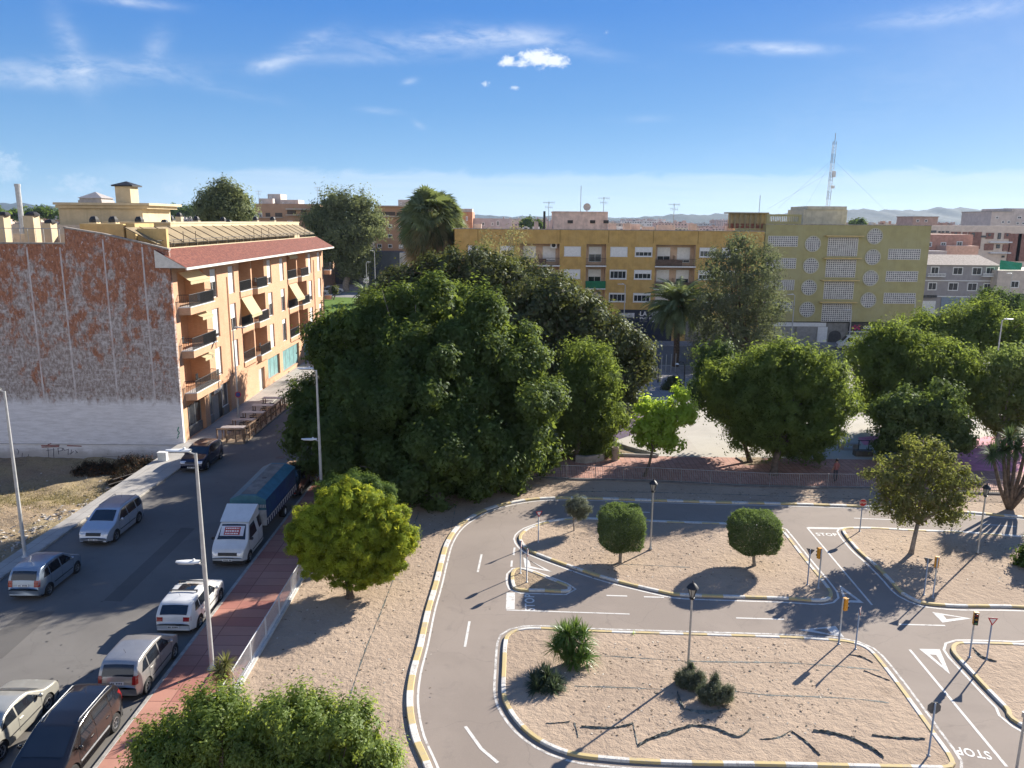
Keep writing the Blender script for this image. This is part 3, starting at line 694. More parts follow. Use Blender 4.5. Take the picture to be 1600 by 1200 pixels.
# ---------------------------------------------------------------- street furniture
def street_lamp(label, loc, arm, H=9.1, second=True, group=None, rz=0.0):
    t = thing('street_lamp', loc, label, 'street lamp', group, rz)
    m = MB(); m.lathe([(0, 0), (.19, 0), (.19, .03), (.10, .05), (.095, .4), (.085, H * .5), (.055, H)], 14); m.build('pole', lampg, t, smooth=True)
    def head(x, z, L, nm):
        s = 1 if x > 0 else -1
        m = MB(); m.bar((0, 0, z - .05), (s * L * .55, 0, z + .05), .03); m.build('arm', lampg, t)
        h = MB(); x0 = s * L * .35; x1 = s * (L * .35 + .95)
        def fn(u, v):
            x = x0 + (x1 - x0) * u; ww = .19 * math.sin(math.pi * min(1, .14 + u * .80)) ** .6; a = 2 * math.pi * v
            return (x, ww * math.cos(a), z + .09 + (.075 if math.sin(a) > 0 else .035) * math.sin(a) * (1 - .35 * u))
        h.grid(fn, 9, 14); h.build('lamp_head', wht, t, smooth=True)
        g = MB(); g.box(x0 + s * .2, x1 - s * .12, -.13, .13, z + .035, z + .05); g.build('lens', clearlens, t)
        g = MB(); g.lathe([(0.05, 0), (.05, .05), (.03, .07), (0, .075)], 10, (x0 + s * .25, 0, z + .16)); g.build('photocell', wht, t)
    head(arm, H, .5, 'a')
    if second: head(arm * .95, H * .5, .42, 'b')
    return t
def park_lantern(label, loc, H=3.95, group=None):
    t = thing('park_lamp', loc, label, 'lamp post', group); hp = H - .62
    m = MB(); m.lathe([(0, 0), (.10, 0), (.10, .08), (.055, .14), (.05, .6), (.042, hp)], 12); m.build('pole', metal, t, smooth=True)
    m = MB()
    for k in range(6):
        a = math.pi * k / 3; c_, s_ = math.cos(a), math.sin(a)
        m.bar((c_ * .07, s_ * .07, hp), (c_ * .19, s_ * .19, hp + .42), .012, n=5)
        a2 = math.pi * (k + 1) / 3; m.bar((c_ * .19, s_ * .19, hp + .42), (math.cos(a2) * .19, math.sin(a2) * .19, hp + .42), .014, n=5)
    m.lathe([(.10, hp - .06), (.11, hp), (.05, hp + .02)], 10); m.build('cage', blk, t)
    m = MB(); m.lathe([(.06, hp + .01), (.17, hp + .41)], 6); m.build('glass', glass_mat('lantern_glass', (.30, .30, .28), .2, .5), t)
    m = MB(); m.lathe([(.24, hp + .42), (.22, hp + .45), (.12, hp + .58), (.04, hp + .62), (.03, hp + .70), (0, hp + .72)], 12); m.build('roof', blk, t, smooth=True); return t
redp = M('sign_red', (.42, .02, .03), .5, .06, 5); signw = M('sign_white', (.70, .68, .66), .5, .05, 5); signback = M('sign_back', (.13, .13, .13), .55, .1, 6, metal=.3)
def poly_sign(mb, n, R, y, rot, m=0, inner=None, fl=1):
    pts = [(R * math.cos(rot + 2 * math.pi * k / n), y, R * math.sin(rot + 2 * math.pi * k / n)) for k in range(n)]
    f = tuple(range(n)) if fl > 0 else tuple(reversed(range(n)))
    mb.add(pts, [f], m)
def sign(kind, label, loc, rz, H=2.0, group=None, pole_r=.032):
    """faces local -y"""
    t = thing({'stop': 'stop_sign', 'yield': 'yield_sign', 'round': 'round_sign'}[kind], loc, label, 'road sign', group, rz)
    m = MB(); m.lathe([(pole_r * 2.2, 0), (pole_r * 2.2, .02), (pole_r, .03), (pole_r, H - .04), (0, H - .03)], 10); m.build('pole', metal, t, smooth=True)
    n, R, rot = {'stop': (8, .235, math.pi / 8), 'yield': (3, .24, -math.pi / 2), 'round': (24, .20, 0)}[kind]; zc = H - (.24 if kind != 'yield' else .14)
    d = MB(); yb = -pole_r - .012
    b = len(d.v)
    for yy in (yb, yb + .012):
        for k in range(n): a = rot + 2 * math.pi * k / n; d.v.append((R * math.cos(a), yy, zc + R * math.sin(a)))
    d.f.append(tuple(range(n))); d.m.append(0); d.f.append(tuple(reversed(range(n, 2 * n)))); d.m.append(1)
    for k in range(n): d.f.append((k, n + k, n + (k + 1) % n, (k + 1) % n)); d.m.append(1)
    pl = d.build('sign_plate', [redp if kind != 'round' else redp, signback], t)
    if kind == 'stop':
        e = MB(); poly_sign(e, 8, .235, 0, math.pi / 8); 
        rg = MB()
        for k in range(8):
            a = math.pi / 8 + 2 * math.pi * k / 8; a2 = a + math.pi / 4
            rg.quad((.232 * math.cos(a), yb - .003, zc + .232 * math.sin(a)), (.232 * math.cos(a2), yb - .003, zc + .232 * math.sin(a2)), (.215 * math.cos(a2), yb - .003, zc + .215 * math.sin(a2)), (.215 * math.cos(a), yb - .003, zc + .215 * math.sin(a)))
        rg.build('sign_border', signw, pl)
        text_mesh('sign_lettering', 'STOP', .155, signw, pl, (0, yb - .004, zc), (math.pi / 2, 0, 0), .001, bold=.004)
    else:
        e = MB(); R2 = R * (.62 if kind == 'yield' else .72)
        e.v = [(R2 * math.cos(rot + 2 * math.pi * k / n), yb - .004, zc + R2 * math.sin(rot + 2 * math.pi * k / n)) for k in range(n)]; e.f = [tuple(range(n))]; e.m = [0]
        e.build('sign_centre', signw, pl)
    return t
def traffic_light(label, loc, rz, H=2.05, body=None, group=None, lit_side=-1):
    t = thing('traffic_light', loc, label, 'traffic light', group, rz)
    m = MB(); m.lathe([(.08, 0), (.08, .02), (.036, .03), (.036, H - .5), (.036, H - .02), (0, H)], 10); m.build('pole', metal, t, smooth=True)
    b = MB(); y0, y1 = -.21, -.045
    b.box(-.095, .095, y0, y1, H - .56, H); b.box(-.03, .03, y1, -.02, H - .45, H - .38); b.box(-.03, .03, y1, -.02, H - .16, H - .1)
    hs = b.build('housing', body, t); bv = hs.modifiers.new('b', 'BEVEL'); bv.width = .015; bv.segments = 2
    f = MB(); f.box(-.085, .085, y0 - .006, y0 - .001, H - .55, H - .01); f.build('front_panel', blk, hs)
    for k, c in enumerate([(.25, .015, .01), (.30, .16, .01), (.01, .14, .05)]):
        z = H - .10 - .18 * k; l = MB(); l.lathe([(.065, 0), (.05, -.02), (0, -.03)], 14, (0, y0 - .007, z), 'Y'); l.build('lens', M('lens_%d' % k, c, .25, .1, 8, coat=.5), hs, smooth=True)
        v = MB()
        for j in range(8):
            a = math.pi * j / 8; a2 = math.pi * (j + 1) / 8
            v.quad((.072 * math.cos(a), y0, z + .072 * math.sin(a)), (.072 * math.cos(a2), y0, z + .072 * math.sin(a2)), (.072 * math.cos(a2), y0 - .09, z + .072 * math.sin(a2)), (.072 * math.cos(a), y0 - .09, z + .072 * math.sin(a)))
        v.build('visor', blk, hs)
    return t
amber = M('amber_plastic', (.62, .27, .012), .45, .08, 6)
# ---------------------------------------------------------------- building helpers
def window_part(parent, plane, a0, a1, z0, z1, pos, frame_m, glass_m, shutter=0.0, shutter_m=None, fw=.07, sill=True, mull=1, depth=.10, out=.03, s=1):
    """plane 'x': wall at x=pos facing +x (a = y); plane 'y': wall at y=pos facing -y (a = x). Window frame > pane, shutter, sill"""
    def bx(mb, b0, b1, c0, c1, d0, d1, m=0):
        if plane == 'x': mb.box(pos + c0, pos + c1, b0, b1, d0, d1, m)
        else: mb.box(b0, b1, pos - c1, pos - c0, d0, d1, m)
    f = MB()
    bx(f, a0, a0 + fw, .0, out + .02, z0, z1); bx(f, a1 - fw, a1, .0, out + .02, z0, z1)
    bx(f, a0 + fw, a1 - fw, .0, out + .02, z0, z0 + fw); bx(f, a0 + fw, a1 - fw, .0, out + .02, z1 - fw, z1)
    zt = z1 - fw - (z1 - z0 - 2 * fw) * shutter
    for k in range(1, mull + 1):
        c = a0 + (a1 - a0) * k / (mull + 1)
        if shutter < .97: bx(f, c - .025, c + .025, .0, out, z0 + fw, zt - .003)
    fo = f.build('window', frame_m, parent, world=True)
    if shutter < .97:
        g = MB(); bx(g, a0 + fw, a1 - fw, .002, .010, z0 + fw, zt); g.build('pane', glass_m, fo, world=True)
    if shutter > 0.02:
        g = MB(); nsl = max(3, int((z1 - fw - zt) / .09)); h = (z1 - fw - zt) / nsl
        for k in range(nsl): bx(g, a0 + fw + .003, a1 - fw - .003, .004, out + .004, zt + h * k + .006, zt + h * (k + 1) - .004)
        bx(g, a0 + fw + .003, a1 - fw - .003, .003, out - .01, zt + .004, z1 - fw - .004)
        g.build('shutter', shutter_m or whsh, fo, world=True)
    if sill:
        g = MB(); bx(g, a0 - .06, a1 + .06, .0, out + .09, z0 - .07, z0 - .003); g.build('sill', wht, fo, world=True)
    return fo
wglass = glass_mat('window_glass', (.03, .035, .042), .08, .7); wglass2 = glass_mat('shop_glass', (.09, .12, .13), .08, .7)
# ================================================================ SETTING
def cat_rom(pts, n=8, closed=False):
    P = [Vector((p[0], p[1])) for p in pts]; k = len(P); out = []
    rngs = range(k) if closed else range(k - 1)
    for i in rngs:
        p0 = P[(i - 1) % k] if closed or i > 0 else P[0]; p1 = P[i]; p2 = P[(i + 1) % k]; p3 = P[(i + 2) % k] if closed or i + 2 < k else P[-1]
        for j in range(n):
            t = j / n; out.append(.5 * ((2 * p1) + (p2 - p0) * t + (2 * p0 - 5 * p1 + 4 * p2 - p3) * t * t + (3 * p1 - p0 - 3 * p2 + p3) * t ** 3))
    if not closed: out.append(P[-1])
    return out
def resample(pts, step, closed=False):
    P = list(pts) + ([pts[0]] if closed else []); d = [0]
    for a, b in zip(P, P[1:]): d.append(d[-1] + (b - a).length)
    n = max(2, round(d[-1] / step)); out = []; j = 0
    for i in range(n + 1):
        s = d[-1] * i / n
        while j < len(d) - 2 and d[j + 1] < s: j += 1
        f = (s - d[j]) / max(1e-9, d[j + 1] - d[j]); out.append(P[j] + (P[j + 1] - P[j]) * f)
    return out[:-1] if closed else out
def normals2(P, closed):
    n = len(P); o = []
    for i in range(n):
        a = P[(i - 1) % n] if closed or i > 0 else P[i]; b = P[(i + 1) % n] if closed or i < n - 1 else P[i]
        d = (b - a).normalized(); o.append(Vector((-d.y, d.x)))
    return o
def ribbon(mb, P, off0, off1, z, closed=False, m=0):
    N = normals2(P, closed); n = len(P)
    for i in range(n if closed else n - 1):
        j = (i + 1) % n
        a = P[i] + N[i] * off0; b = P[i] + N[i] * off1; c = P[j] + N[j] * off1; d = P[j] + N[j] * off0
        mb.quad((a.x, a.y, z), (d.x, d.y, z), (c.x, c.y, z), (b.x, b.y, z), m)
def kerb(name, P, w_, z0, z1, mats, parent, closed=False, seg=1.0, pattern=(0, 1)):
    step = seg / 4; P = resample(P, step, closed); N = normals2(P, closed); n = len(P); mb = MB(); h = w_ / 2; c_ = .02
    for i in range(n if closed else n - 1):
        j = (i + 1) % n; m = pattern[(i // 4) % len(pattern)]
        A = [(-h, z0), (-h, z1 - c_), (-h + c_, z1), (h - c_, z1), (h, z1 - c_), (h, z0)]
        for (o0, a0), (o1, a1) in zip(A, A[1:]):
            p = P[i] + N[i] * o0; q = P[j] + N[j] * o0; r = P[j] + N[j] * o1; s_ = P[i] + N[i] * o1
            mb.quad((p.x, p.y, a0), (s_.x, s_.y, a1), (r.x, r.y, a1), (q.x, q.y, a0), m)
    return mb.build(name, mats, parent)
def gp(lst): return [Vector(G(*p)[:2]) for p in lst]
def struct(mb, name, mats, **k): return tag(mb.build(name, mats, None, **k), kind='structure')
# far ground, town ground
m = MB(); m.sheet([(-14000, -200), (14000, -200), (14000, 14000), (-14000, 14000)], -1.9); struct(m, 'ground', farland)
m = MB(); m.sheet([(-2500, 60.9), (2500, 60.9), (2500, 2600), (-2500, 2600)], -.03); struct(m, 'town_ground', greyslab)
# vacant lot: lower than the pavement next to the party wall
def lot(u, v):
    x = -62 + 35.1 * u; y = 8 + 53 * v
    k = min(1, max(0, (y - 44) / 9)); z = -.05 - 1.15 * k * k * (3 - 2 * k)
    z += .10 * math.sin(x * 1.7 + y * .6) * math.sin(y * 1.3 - x * .4) + random.uniform(-.05, .05)
    if u > .97: z = min(z, -.02)
    return (x, y, z)
m = MB(); m.grid(lot, 110, 150); struct(m, 'vacant_lot', lotdirt, smooth=True)
m = MB(); m.sheet([(-26.9, -10), (-10.6, -10), (-10.6, 205), (-26.6, 205)], 0.0); road = struct(m, 'street', asph)
m = MB(); m.box(-26.92, -26.6, 5, 61, -1.4, .10)
Lp = [(-25.75, 5), (-25.8, 30), (-25.85, 46.6), (-24.45, 48.2), (-24.15, 58), (-24.0, 75), (-24.0, 116), (-26.59, 116), (-26.59, 5)]
m2 = MB(); m2.prism(Lp, .0, .13); m2.box(-26.92, -26.6, 5, 61, -1.5, .126); struct(m2, 'pavement', conc)
lk = MB(); P = resample([Vector(p) for p in Lp[:7]], 1.0); 
kb = kerb('kerb', [Vector(p) for p in Lp[:7]], .16, 0, .136, [kerbc, kerbc], None, False, 1.0); tag(kb, kind='structure')
m = MB(); m.prism([(-13.65, -5), (-10.62, -5), (-10.62, 60), (-13.65, 60)], 0, .12); struct(m, 'red_pavement', redtile)
kb = kerb('kerb', [Vector((-13.74, -5)), Vector((-13.74, 60))], .17, 0, .128, [kerbc, kerbc], None, False, 1.0); tag(kb, kind='structure')
m = MB(); m.sheet([(-10.62, -10), (70, -10), (70, 50.2), (25, 51.6), (3.5, 53.0), (-3, 53.6), (-10.62, 54)], .04)
parkg = struct(m, 'park_ground', sand)
# manhole and dark stains in the street
m = MB(); c = G(438, 715); m.lathe([(.36, .006), (.33, .012), (0, .012)], 20, (c.x, c.y, 0)); o = m.build('manhole_cover', M('cast_iron', (.05, .05, .05), .6, .2, 9, .4), None); tag(o, 'round iron manhole cover in the asphalt street beside the restaurant terrace', 'manhole cover')
# repaired patches and oil stains in the street
pm = asphalt_mat('patch_asphalt', (.105, .098, .09), (.125, .117, .108), (.09, .085, .08), cracks=False)
for (x0, x1, y0, y1) in ((-22.6, -21.2, 29.5, 33.4), (-19.5, -18.7, 34.5, 43.5), (-17.6, -16.4, 50.2, 52.6), (-21.4, -20.2, 24.5, 26.3)):
    m = MB(); m.sheet([(x0, y0), (x1 + .1, y0 - .08), (x1, y1), (x0 - .06, y1 + .1)], .0042); struct(m, 'road_patch', pm)
oil = M('oil_stain', (.08, .075, .07), .6, .3, 4); rg = random.Random(2); m = MB()
for i in range(24):
    x, y = rg.choice(((-17.2 + rg.gauss(0, .5), 27.6 + rg.gauss(0, .8)), (rg.uniform(-22, -15.5), rg.uniform(22, 56)))); r_ = rg.uniform(.03, .14); n_ = 9
    m.sheet([(x + r_ * rg.uniform(.5, 1.2) * math.cos(6.283 * k / n_), y + r_ * rg.uniform(.5, 1.6) * math.sin(6.283 * k / n_)) for k in range(n_)], .0084)
o = m.build('oil_stains', oil, None); tag(o, kind='structure')
# ---------------------------------------------------------------- training track
outer_px = [(690, 1262), (668, 1200), (648, 1152), (640, 1100), (645, 1055), (657, 1010), (669, 956), (681, 915), (691, 875), (699, 850), (714, 827), (738, 809), (766, 796), (805, 786), (850, 780.5), (910, 780), (1000, 783), (1120, 786.5), (1225, 789), (1381, 794.5), (1506, 802), (1600, 810), (1780, 822)]
outer = cat_rom(gp(outer_px), 6)
tr = [(p.x, p.y) for p in outer] + [(60, outer[-1].y), (60, 5), (outer[0].x, 5)]
m = MB(); m.sheet(tr, .052); trk = struct(m, 'track_road', track)
YW = [kyel, kwhi]
kerb('kerb', outer, .26, .03, .145, YW, trk, False, 1.05)
def edge_line(P, o, w_=.09, closed=False, mat=line, nm='edge_line'):
    mb = MB(); ribbon(mb, resample(P, .5, closed), o, o + w_, .0565, closed); return mb.build(nm, mat, trk)
edge_line(outer, -.36)
def island(px, n=6, seg=1.05, off=.30, raw=None, lines=True, pat=(0, 1), z=.12, material=sand, w_=.18, lm=None):
    P = cat_rom(raw or gp(px), n, True)
    area = sum(P[i].x * P[(i + 1) % len(P)].y - P[(i + 1) % len(P)].x * P[i].y for i in range(len(P)))
    sg = -1 if area > 0 else 1
    q = MB(); N = normals2(P, True); Q = [p - N[i] * .0 for i, p in enumerate(P)]
    q.sheet([(p.x, p.y) for p in Q], z); o = q.build('planting_island', material, None); tag(o, kind='structure')
    kerb('kerb', P, w_, .03, z + .03, YW, o, True, seg, pat)
    if lines: edge_line(P, sg * off, sg * .10, True, lm or line)
    return o
I1 = [(812.5, 843.5), (821, 832), (835, 825.5), (865, 817), (904, 813.5), (960, 815), (1060, 819), (1150, 822), (1212, 826), (1224, 834), (1256, 875), (1290, 917), (1298, 933), (1281, 940.6), (1225, 937.5), (1150, 935), (1120, 934), (1060, 931.5), (1030, 926), (985, 915.5), (940, 903.5), (895, 888.5), (850, 872), (824, 860)]
island(I1)
I2 = [(801, 899), (802, 917), (812, 924), (847, 925), (882, 926.5), (890, 923), (885, 918), (852, 905), (821, 893), (808, 892)]
island(I2, 5, .8, .24, material=dirt)
I3 = [(787.5, 1046), (790, 1005), (798, 993), (815, 987), (845, 985.5), (925, 990), (1035, 993.5), (1120, 996), (1229, 999.5), (1308, 1004.5), (1336, 1009), (1358, 1019), (1380, 1043.5), (1407, 1079), (1435, 1118), (1462, 1156), (1483, 1186), (1484, 1202), (1440, 1203), (1200, 1197.5), (1090, 1196), (1007, 1193), (952, 1189), (897, 1182), (856, 1167), (823, 1145), (798, 1115), (787, 1087)]
island(I3, lm=fadeline)
I4 = [(1318, 833), (1327, 828.5), (1369, 828.5), (1422, 831.5), (1506, 835), (1600, 842), (1760, 853)] + [(1790, 962), (1600, 951), (1537, 949.5), (1491, 949), (1444, 945), (1427, 939), (1408, 928), (1389, 907), (1367, 885), (1339, 860)]
island(I4)
a5 = gp([(1489, 1020), (1491, 1012), (1502, 1008.5), (1545, 1009), (1600, 1011), (1740, 1018)]); b5 = gp([(1600, 1138), (1572, 1109.5), (1545, 1082), (1517, 1052), (1497, 1031)])
island(None, 5, raw=a5 + [Vector((a5[-1].x + 3, 20)), Vector((b5[0].x + 2.5, b5[0].y - 3))] + b5)
# painted markings
def pline(nm, a, b, w_=.10, mat=line):
    A = G(*a); B = G(*b); mb = MB(); ribbon(mb, resample([Vector(A[:2]), Vector(B[:2])], .5), -w_ / 2, w_ / 2, .0572); return mb.build(nm, mat, trk)
z2_ = lambda x, y: (640 + x / 3.3333, 740 + y / 3.3333)
z3_ = lambda x, y: (1100 + x / 3.2, 700 + y / 3.2)
z5_ = lambda x, y: (1160 + x / 3.636, 950 + y / 3.636)
for a, b in [((375, 425), (355, 518)), ((312, 775), (288, 908)), ((547, 390), (541, 430)), ((533, 457), (530, 490)), ((1025, 640), (1133, 643)), ((1220, 647), (1325, 650)), ((1195, 204), (1250, 206))]: pline('lane_dash', z2_(*a), z2_(*b), .11)
for a, b in [((160, 855), (400, 862)), ((975, 887), (1205, 893)), ((750, 355), (935, 362)), ((1390, 385), (1560, 397))]: pline('lane_dash', z3_(*a), z3_(*b), .10)
pline('lane_dash', (727, 1137), (752, 1172), .12); pline('lane_dash', (752, 1172), (778, 1194), .12)
pline('lane_line', z2_(505, 716), z2_(1145, 737), .09); pline('lane_line', z3_(515, 402), z3_(840, 790), .10); pline('lane_line', z5_(950, 243), z5_(1500, 909), .11)
pline('stop_bar', z2_(527, 625), z2_(524, 712), .42); pline('stop_bar', z3_(520, 404), z3_(705, 407), .26)
def ptri(outer_, inner_):
    O = [Vector(G(*p)[:2]) for p in outer_]; I = [Vector(G(*p)[:2]) for p in inner_]; mb = MB()
    for k in range(3):
        a, b, c_, d = O[k], O[(k + 1) % 3], I[(k + 1) % 3], I[k]; P4 = [(q.x, q.y, .0572) for q in (a, b, c_, d)]
        mb.quad(*P4)
    return mb.build('give_way_triangle', line, trk)
ptri([z3_(470, 915), z3_(657, 895), z3_(700, 952)], [z3_(540, 915), z3_(612, 907), z3_(640, 938)])
ptri([z3_(1075, 1010), z3_(1178, 1012), z3_(1230, 1138)], [z3_(1128, 1038), z3_(1160, 1040), z3_(1193, 1095)])
ptri([z3_(1140, 825), z3_(1192, 878), z3_(1335, 858)], [z3_(1195, 840), z3_(1212, 862), z3_(1290, 854)])
ptri([z3_(676, 688), z3_(700, 776), z3_(798, 780)], [z3_(692, 715), z3_(714, 766), z3_(768, 768)])
ptri([z2_(592, 440), z2_(600, 492), z2_(742, 517)], [z2_(622, 455), z2_(632, 487), z2_(705, 506)])
def gtext(px, px2, rz, size, sx=1.0):
    c = (G(*px) + G(*px2)) / 2; o = text_mesh('stop_lettering', 'STOP', size, letterp, trk, (c.x, c.y, .0575), (0, 0, rz), .0005, bold=.012, spacing=1.1, sx=sx)
    return o
gtext(z2_(628, 710), z2_(628, 645), rad(90), .66, 1.0)
gtext(z3_(558, 437), z3_(668, 438), rad(-2), .60, .80)
gtext(z5_(1215, 815), z5_(1405, 845), rad(180 - 14), .62, .70)
# thin weed-fabric seams in the sand, torn fabric strips
def seam(px, w_=.07, z=.127, nm='weed_fabric_seam'):
    P = cat_rom(gp(px), 6); P = resample(P, .22); N = normals2(P, False); mb = MB(); rg = random.Random(len(P)); prev = None
    for i, p in enumerate(P):
        ww = w_ * rg.uniform(.15, 1.1); a = p + N[i] * (ww * .5 + rg.uniform(-.02, .02)); b = p - N[i] * ww * .5; cur = ((a.x, a.y, z + rg.uniform(0, .012)), (b.x, b.y, z))
        if prev: mb.quad(prev[0], prev[1], cur[1], cur[0])
        prev = cur
    return mb.build(nm, darkm, None)
z4_ = lambda x, y: (760 + x / 3.636, 950 + y / 3.636)
fabric_labels = []
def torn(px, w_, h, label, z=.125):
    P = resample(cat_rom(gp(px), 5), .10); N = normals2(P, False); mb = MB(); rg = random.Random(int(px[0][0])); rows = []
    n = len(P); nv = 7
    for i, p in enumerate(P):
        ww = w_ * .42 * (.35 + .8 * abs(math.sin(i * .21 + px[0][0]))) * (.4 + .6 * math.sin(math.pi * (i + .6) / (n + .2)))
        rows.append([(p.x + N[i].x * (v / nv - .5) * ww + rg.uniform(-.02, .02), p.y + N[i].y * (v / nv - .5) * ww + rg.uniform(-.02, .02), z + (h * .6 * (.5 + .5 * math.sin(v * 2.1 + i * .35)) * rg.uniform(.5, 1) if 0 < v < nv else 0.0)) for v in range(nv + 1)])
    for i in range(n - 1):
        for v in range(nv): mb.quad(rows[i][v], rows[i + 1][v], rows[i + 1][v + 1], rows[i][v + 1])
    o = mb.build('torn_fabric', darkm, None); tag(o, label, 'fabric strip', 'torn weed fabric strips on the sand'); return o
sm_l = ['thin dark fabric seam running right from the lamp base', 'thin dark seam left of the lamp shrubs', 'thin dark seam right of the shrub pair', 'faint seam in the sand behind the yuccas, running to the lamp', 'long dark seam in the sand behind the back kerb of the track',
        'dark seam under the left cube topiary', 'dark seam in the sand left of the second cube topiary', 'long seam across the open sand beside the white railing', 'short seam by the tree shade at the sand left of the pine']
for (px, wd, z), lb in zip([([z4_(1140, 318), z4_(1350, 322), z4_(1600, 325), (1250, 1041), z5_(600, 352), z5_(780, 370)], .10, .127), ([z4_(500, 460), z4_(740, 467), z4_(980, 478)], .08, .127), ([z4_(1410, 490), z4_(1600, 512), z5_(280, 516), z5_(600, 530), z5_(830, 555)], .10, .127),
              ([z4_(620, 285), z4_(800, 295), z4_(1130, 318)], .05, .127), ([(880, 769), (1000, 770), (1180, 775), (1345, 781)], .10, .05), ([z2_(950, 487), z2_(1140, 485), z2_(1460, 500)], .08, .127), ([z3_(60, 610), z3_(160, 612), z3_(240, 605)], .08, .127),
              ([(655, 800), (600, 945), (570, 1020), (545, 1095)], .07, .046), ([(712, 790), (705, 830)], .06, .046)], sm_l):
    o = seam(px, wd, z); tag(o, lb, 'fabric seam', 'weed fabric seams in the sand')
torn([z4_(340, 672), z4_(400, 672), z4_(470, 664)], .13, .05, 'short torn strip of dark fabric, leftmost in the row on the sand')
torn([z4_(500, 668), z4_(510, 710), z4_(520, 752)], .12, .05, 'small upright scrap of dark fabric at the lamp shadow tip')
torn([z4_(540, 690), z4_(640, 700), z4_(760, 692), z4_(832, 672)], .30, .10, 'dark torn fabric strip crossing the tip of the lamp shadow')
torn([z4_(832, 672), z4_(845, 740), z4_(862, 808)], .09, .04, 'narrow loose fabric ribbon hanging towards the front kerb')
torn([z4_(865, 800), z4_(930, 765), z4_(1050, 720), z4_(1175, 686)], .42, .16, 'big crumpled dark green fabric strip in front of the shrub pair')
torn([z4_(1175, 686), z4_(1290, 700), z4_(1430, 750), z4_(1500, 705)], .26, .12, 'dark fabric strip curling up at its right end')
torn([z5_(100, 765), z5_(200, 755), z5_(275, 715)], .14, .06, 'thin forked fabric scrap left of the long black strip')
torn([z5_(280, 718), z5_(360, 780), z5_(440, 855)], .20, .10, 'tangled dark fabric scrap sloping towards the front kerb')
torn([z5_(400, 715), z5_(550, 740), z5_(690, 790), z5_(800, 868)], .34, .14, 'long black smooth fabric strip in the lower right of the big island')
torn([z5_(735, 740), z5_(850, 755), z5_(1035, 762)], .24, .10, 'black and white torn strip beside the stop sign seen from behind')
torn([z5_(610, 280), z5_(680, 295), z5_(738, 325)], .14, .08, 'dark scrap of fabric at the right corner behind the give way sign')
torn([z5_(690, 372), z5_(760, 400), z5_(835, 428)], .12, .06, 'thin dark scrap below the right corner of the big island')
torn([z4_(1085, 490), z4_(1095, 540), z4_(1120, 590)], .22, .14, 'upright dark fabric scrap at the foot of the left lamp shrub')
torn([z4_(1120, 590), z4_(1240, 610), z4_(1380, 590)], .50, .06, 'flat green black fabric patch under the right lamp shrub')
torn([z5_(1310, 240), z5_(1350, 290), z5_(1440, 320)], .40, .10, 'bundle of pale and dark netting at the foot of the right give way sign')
# plaza beyond the railing
m = MB(); m.sheet([(-10.6, 54.2), (-3, 53.8), (3.5, 53.2), (25, 51.8), (70, 50.4), (70, 57.8), (24, 58.5), (10, 58.9), (-10.6, 59)], .02); struct(m, 'plaza_pavers', redtile2)
m = MB(); m.sheet([(-10.6, 59), (10, 58.9), (24, 58.5), (70, 57.8), (70, 99), (-10.6, 99)], .012); struct(m, 'plaza', plazac)
m = MB(); m.sheet([(9, 80), (26, 80), (26, 98.5), (9, 98.5)], .018); struct(m, 'plaza_grey_paving', greyslab)
pinkc = M('pink_court', (.55, .20, .28), .85, .15, 1.5); purp = M('purple_court', (.085, .05, .10), .85, .2, 1.5)
def zone(px, z, mat, nm): m = MB(); m.sheet([(p.x, p.y) for p in gp(px)], z); return struct(m, nm, mat)
zone([(1480, 735), (1500, 695), (1540, 682), (1700, 690), (1720, 740)], .026, pinkc, 'pink_court'); zone([(1340, 684), (1385, 680), (1400, 692), (1350, 696)], .026, pinkc, 'pink_court')
zone([(930, 700), (958, 690), (1010, 672), (1003, 640), (960, 640), (930, 660)], .026, purp, 'purple_court')
m = MB(); m.sheet([(-8, 99), (140, 99), (140, 114.5), (-8, 114.5)], .004); struct(m, 'cross_street', asph)
m = MB(); m.prism([(-8, 114.5), (100, 114.5), (100, 119), (-8, 119)], 0, .13); struct(m, 'far_pavement', greyslab)
grassm = ground_mat('lawn_grass', (.10, .17, .03), (.13, .21, .04), (.06, .11, .02), (.18, .24, .07), .6, .5, 6)
m = MB(); m.sheet([(-45, 134), (-27.5, 134), (-27.5, 182), (-50, 186)], .03); struct(m, 'lawn', grassm)
m = MB(); m.sheet([(-120, 186), (60, 186), (60, 226), (-120, 226)], .004); struct(m, 'back_street', M('pale_asphalt', (.27, .26, .25), .9, .15, .3))
# park sandbed borders around the plaza tree pits
def low_wall(px, w_, h, label, mat):
    P = gp(px); o = kerb('low_kerb_wall', P, w_, 0, h, [mat, mat], None, False, 1.5); tag(o, label, 'kerb wall'); return o
low_wall([z_ for z_ in [(955, 693), (985, 703), (1028, 714)]], .18, .28, 'grey kerb around the plaza bed, its left slanting side', kerbc)
low_wall([(960, 712.5), (1028, 714.5)], .18, .22, 'grey kerb around the plaza bed, side next to the red pavers', kerbc)
zone([(945, 690), (985, 704), (1028, 715), (945, 712)], .03, dirt, 'plaza_bed')
zone([(1150, 715), (1188, 715), (1205, 724), (1165, 728)], .03, dirt, 'tree_pit')
low_wall([(1150, 716), (1160, 722)], .10, .12, 'small pale kerb edging the tree pit on the plaza', kerbc)
o = kerb('planter_wall', gp([(900, 722), (915, 724), (940, 720), (944, 712)]), .3, 0, .55, [kerbc, kerbc], None, False, 1.5); tag(o, 'low curved concrete planter wall beside the litter bin', 'planter')
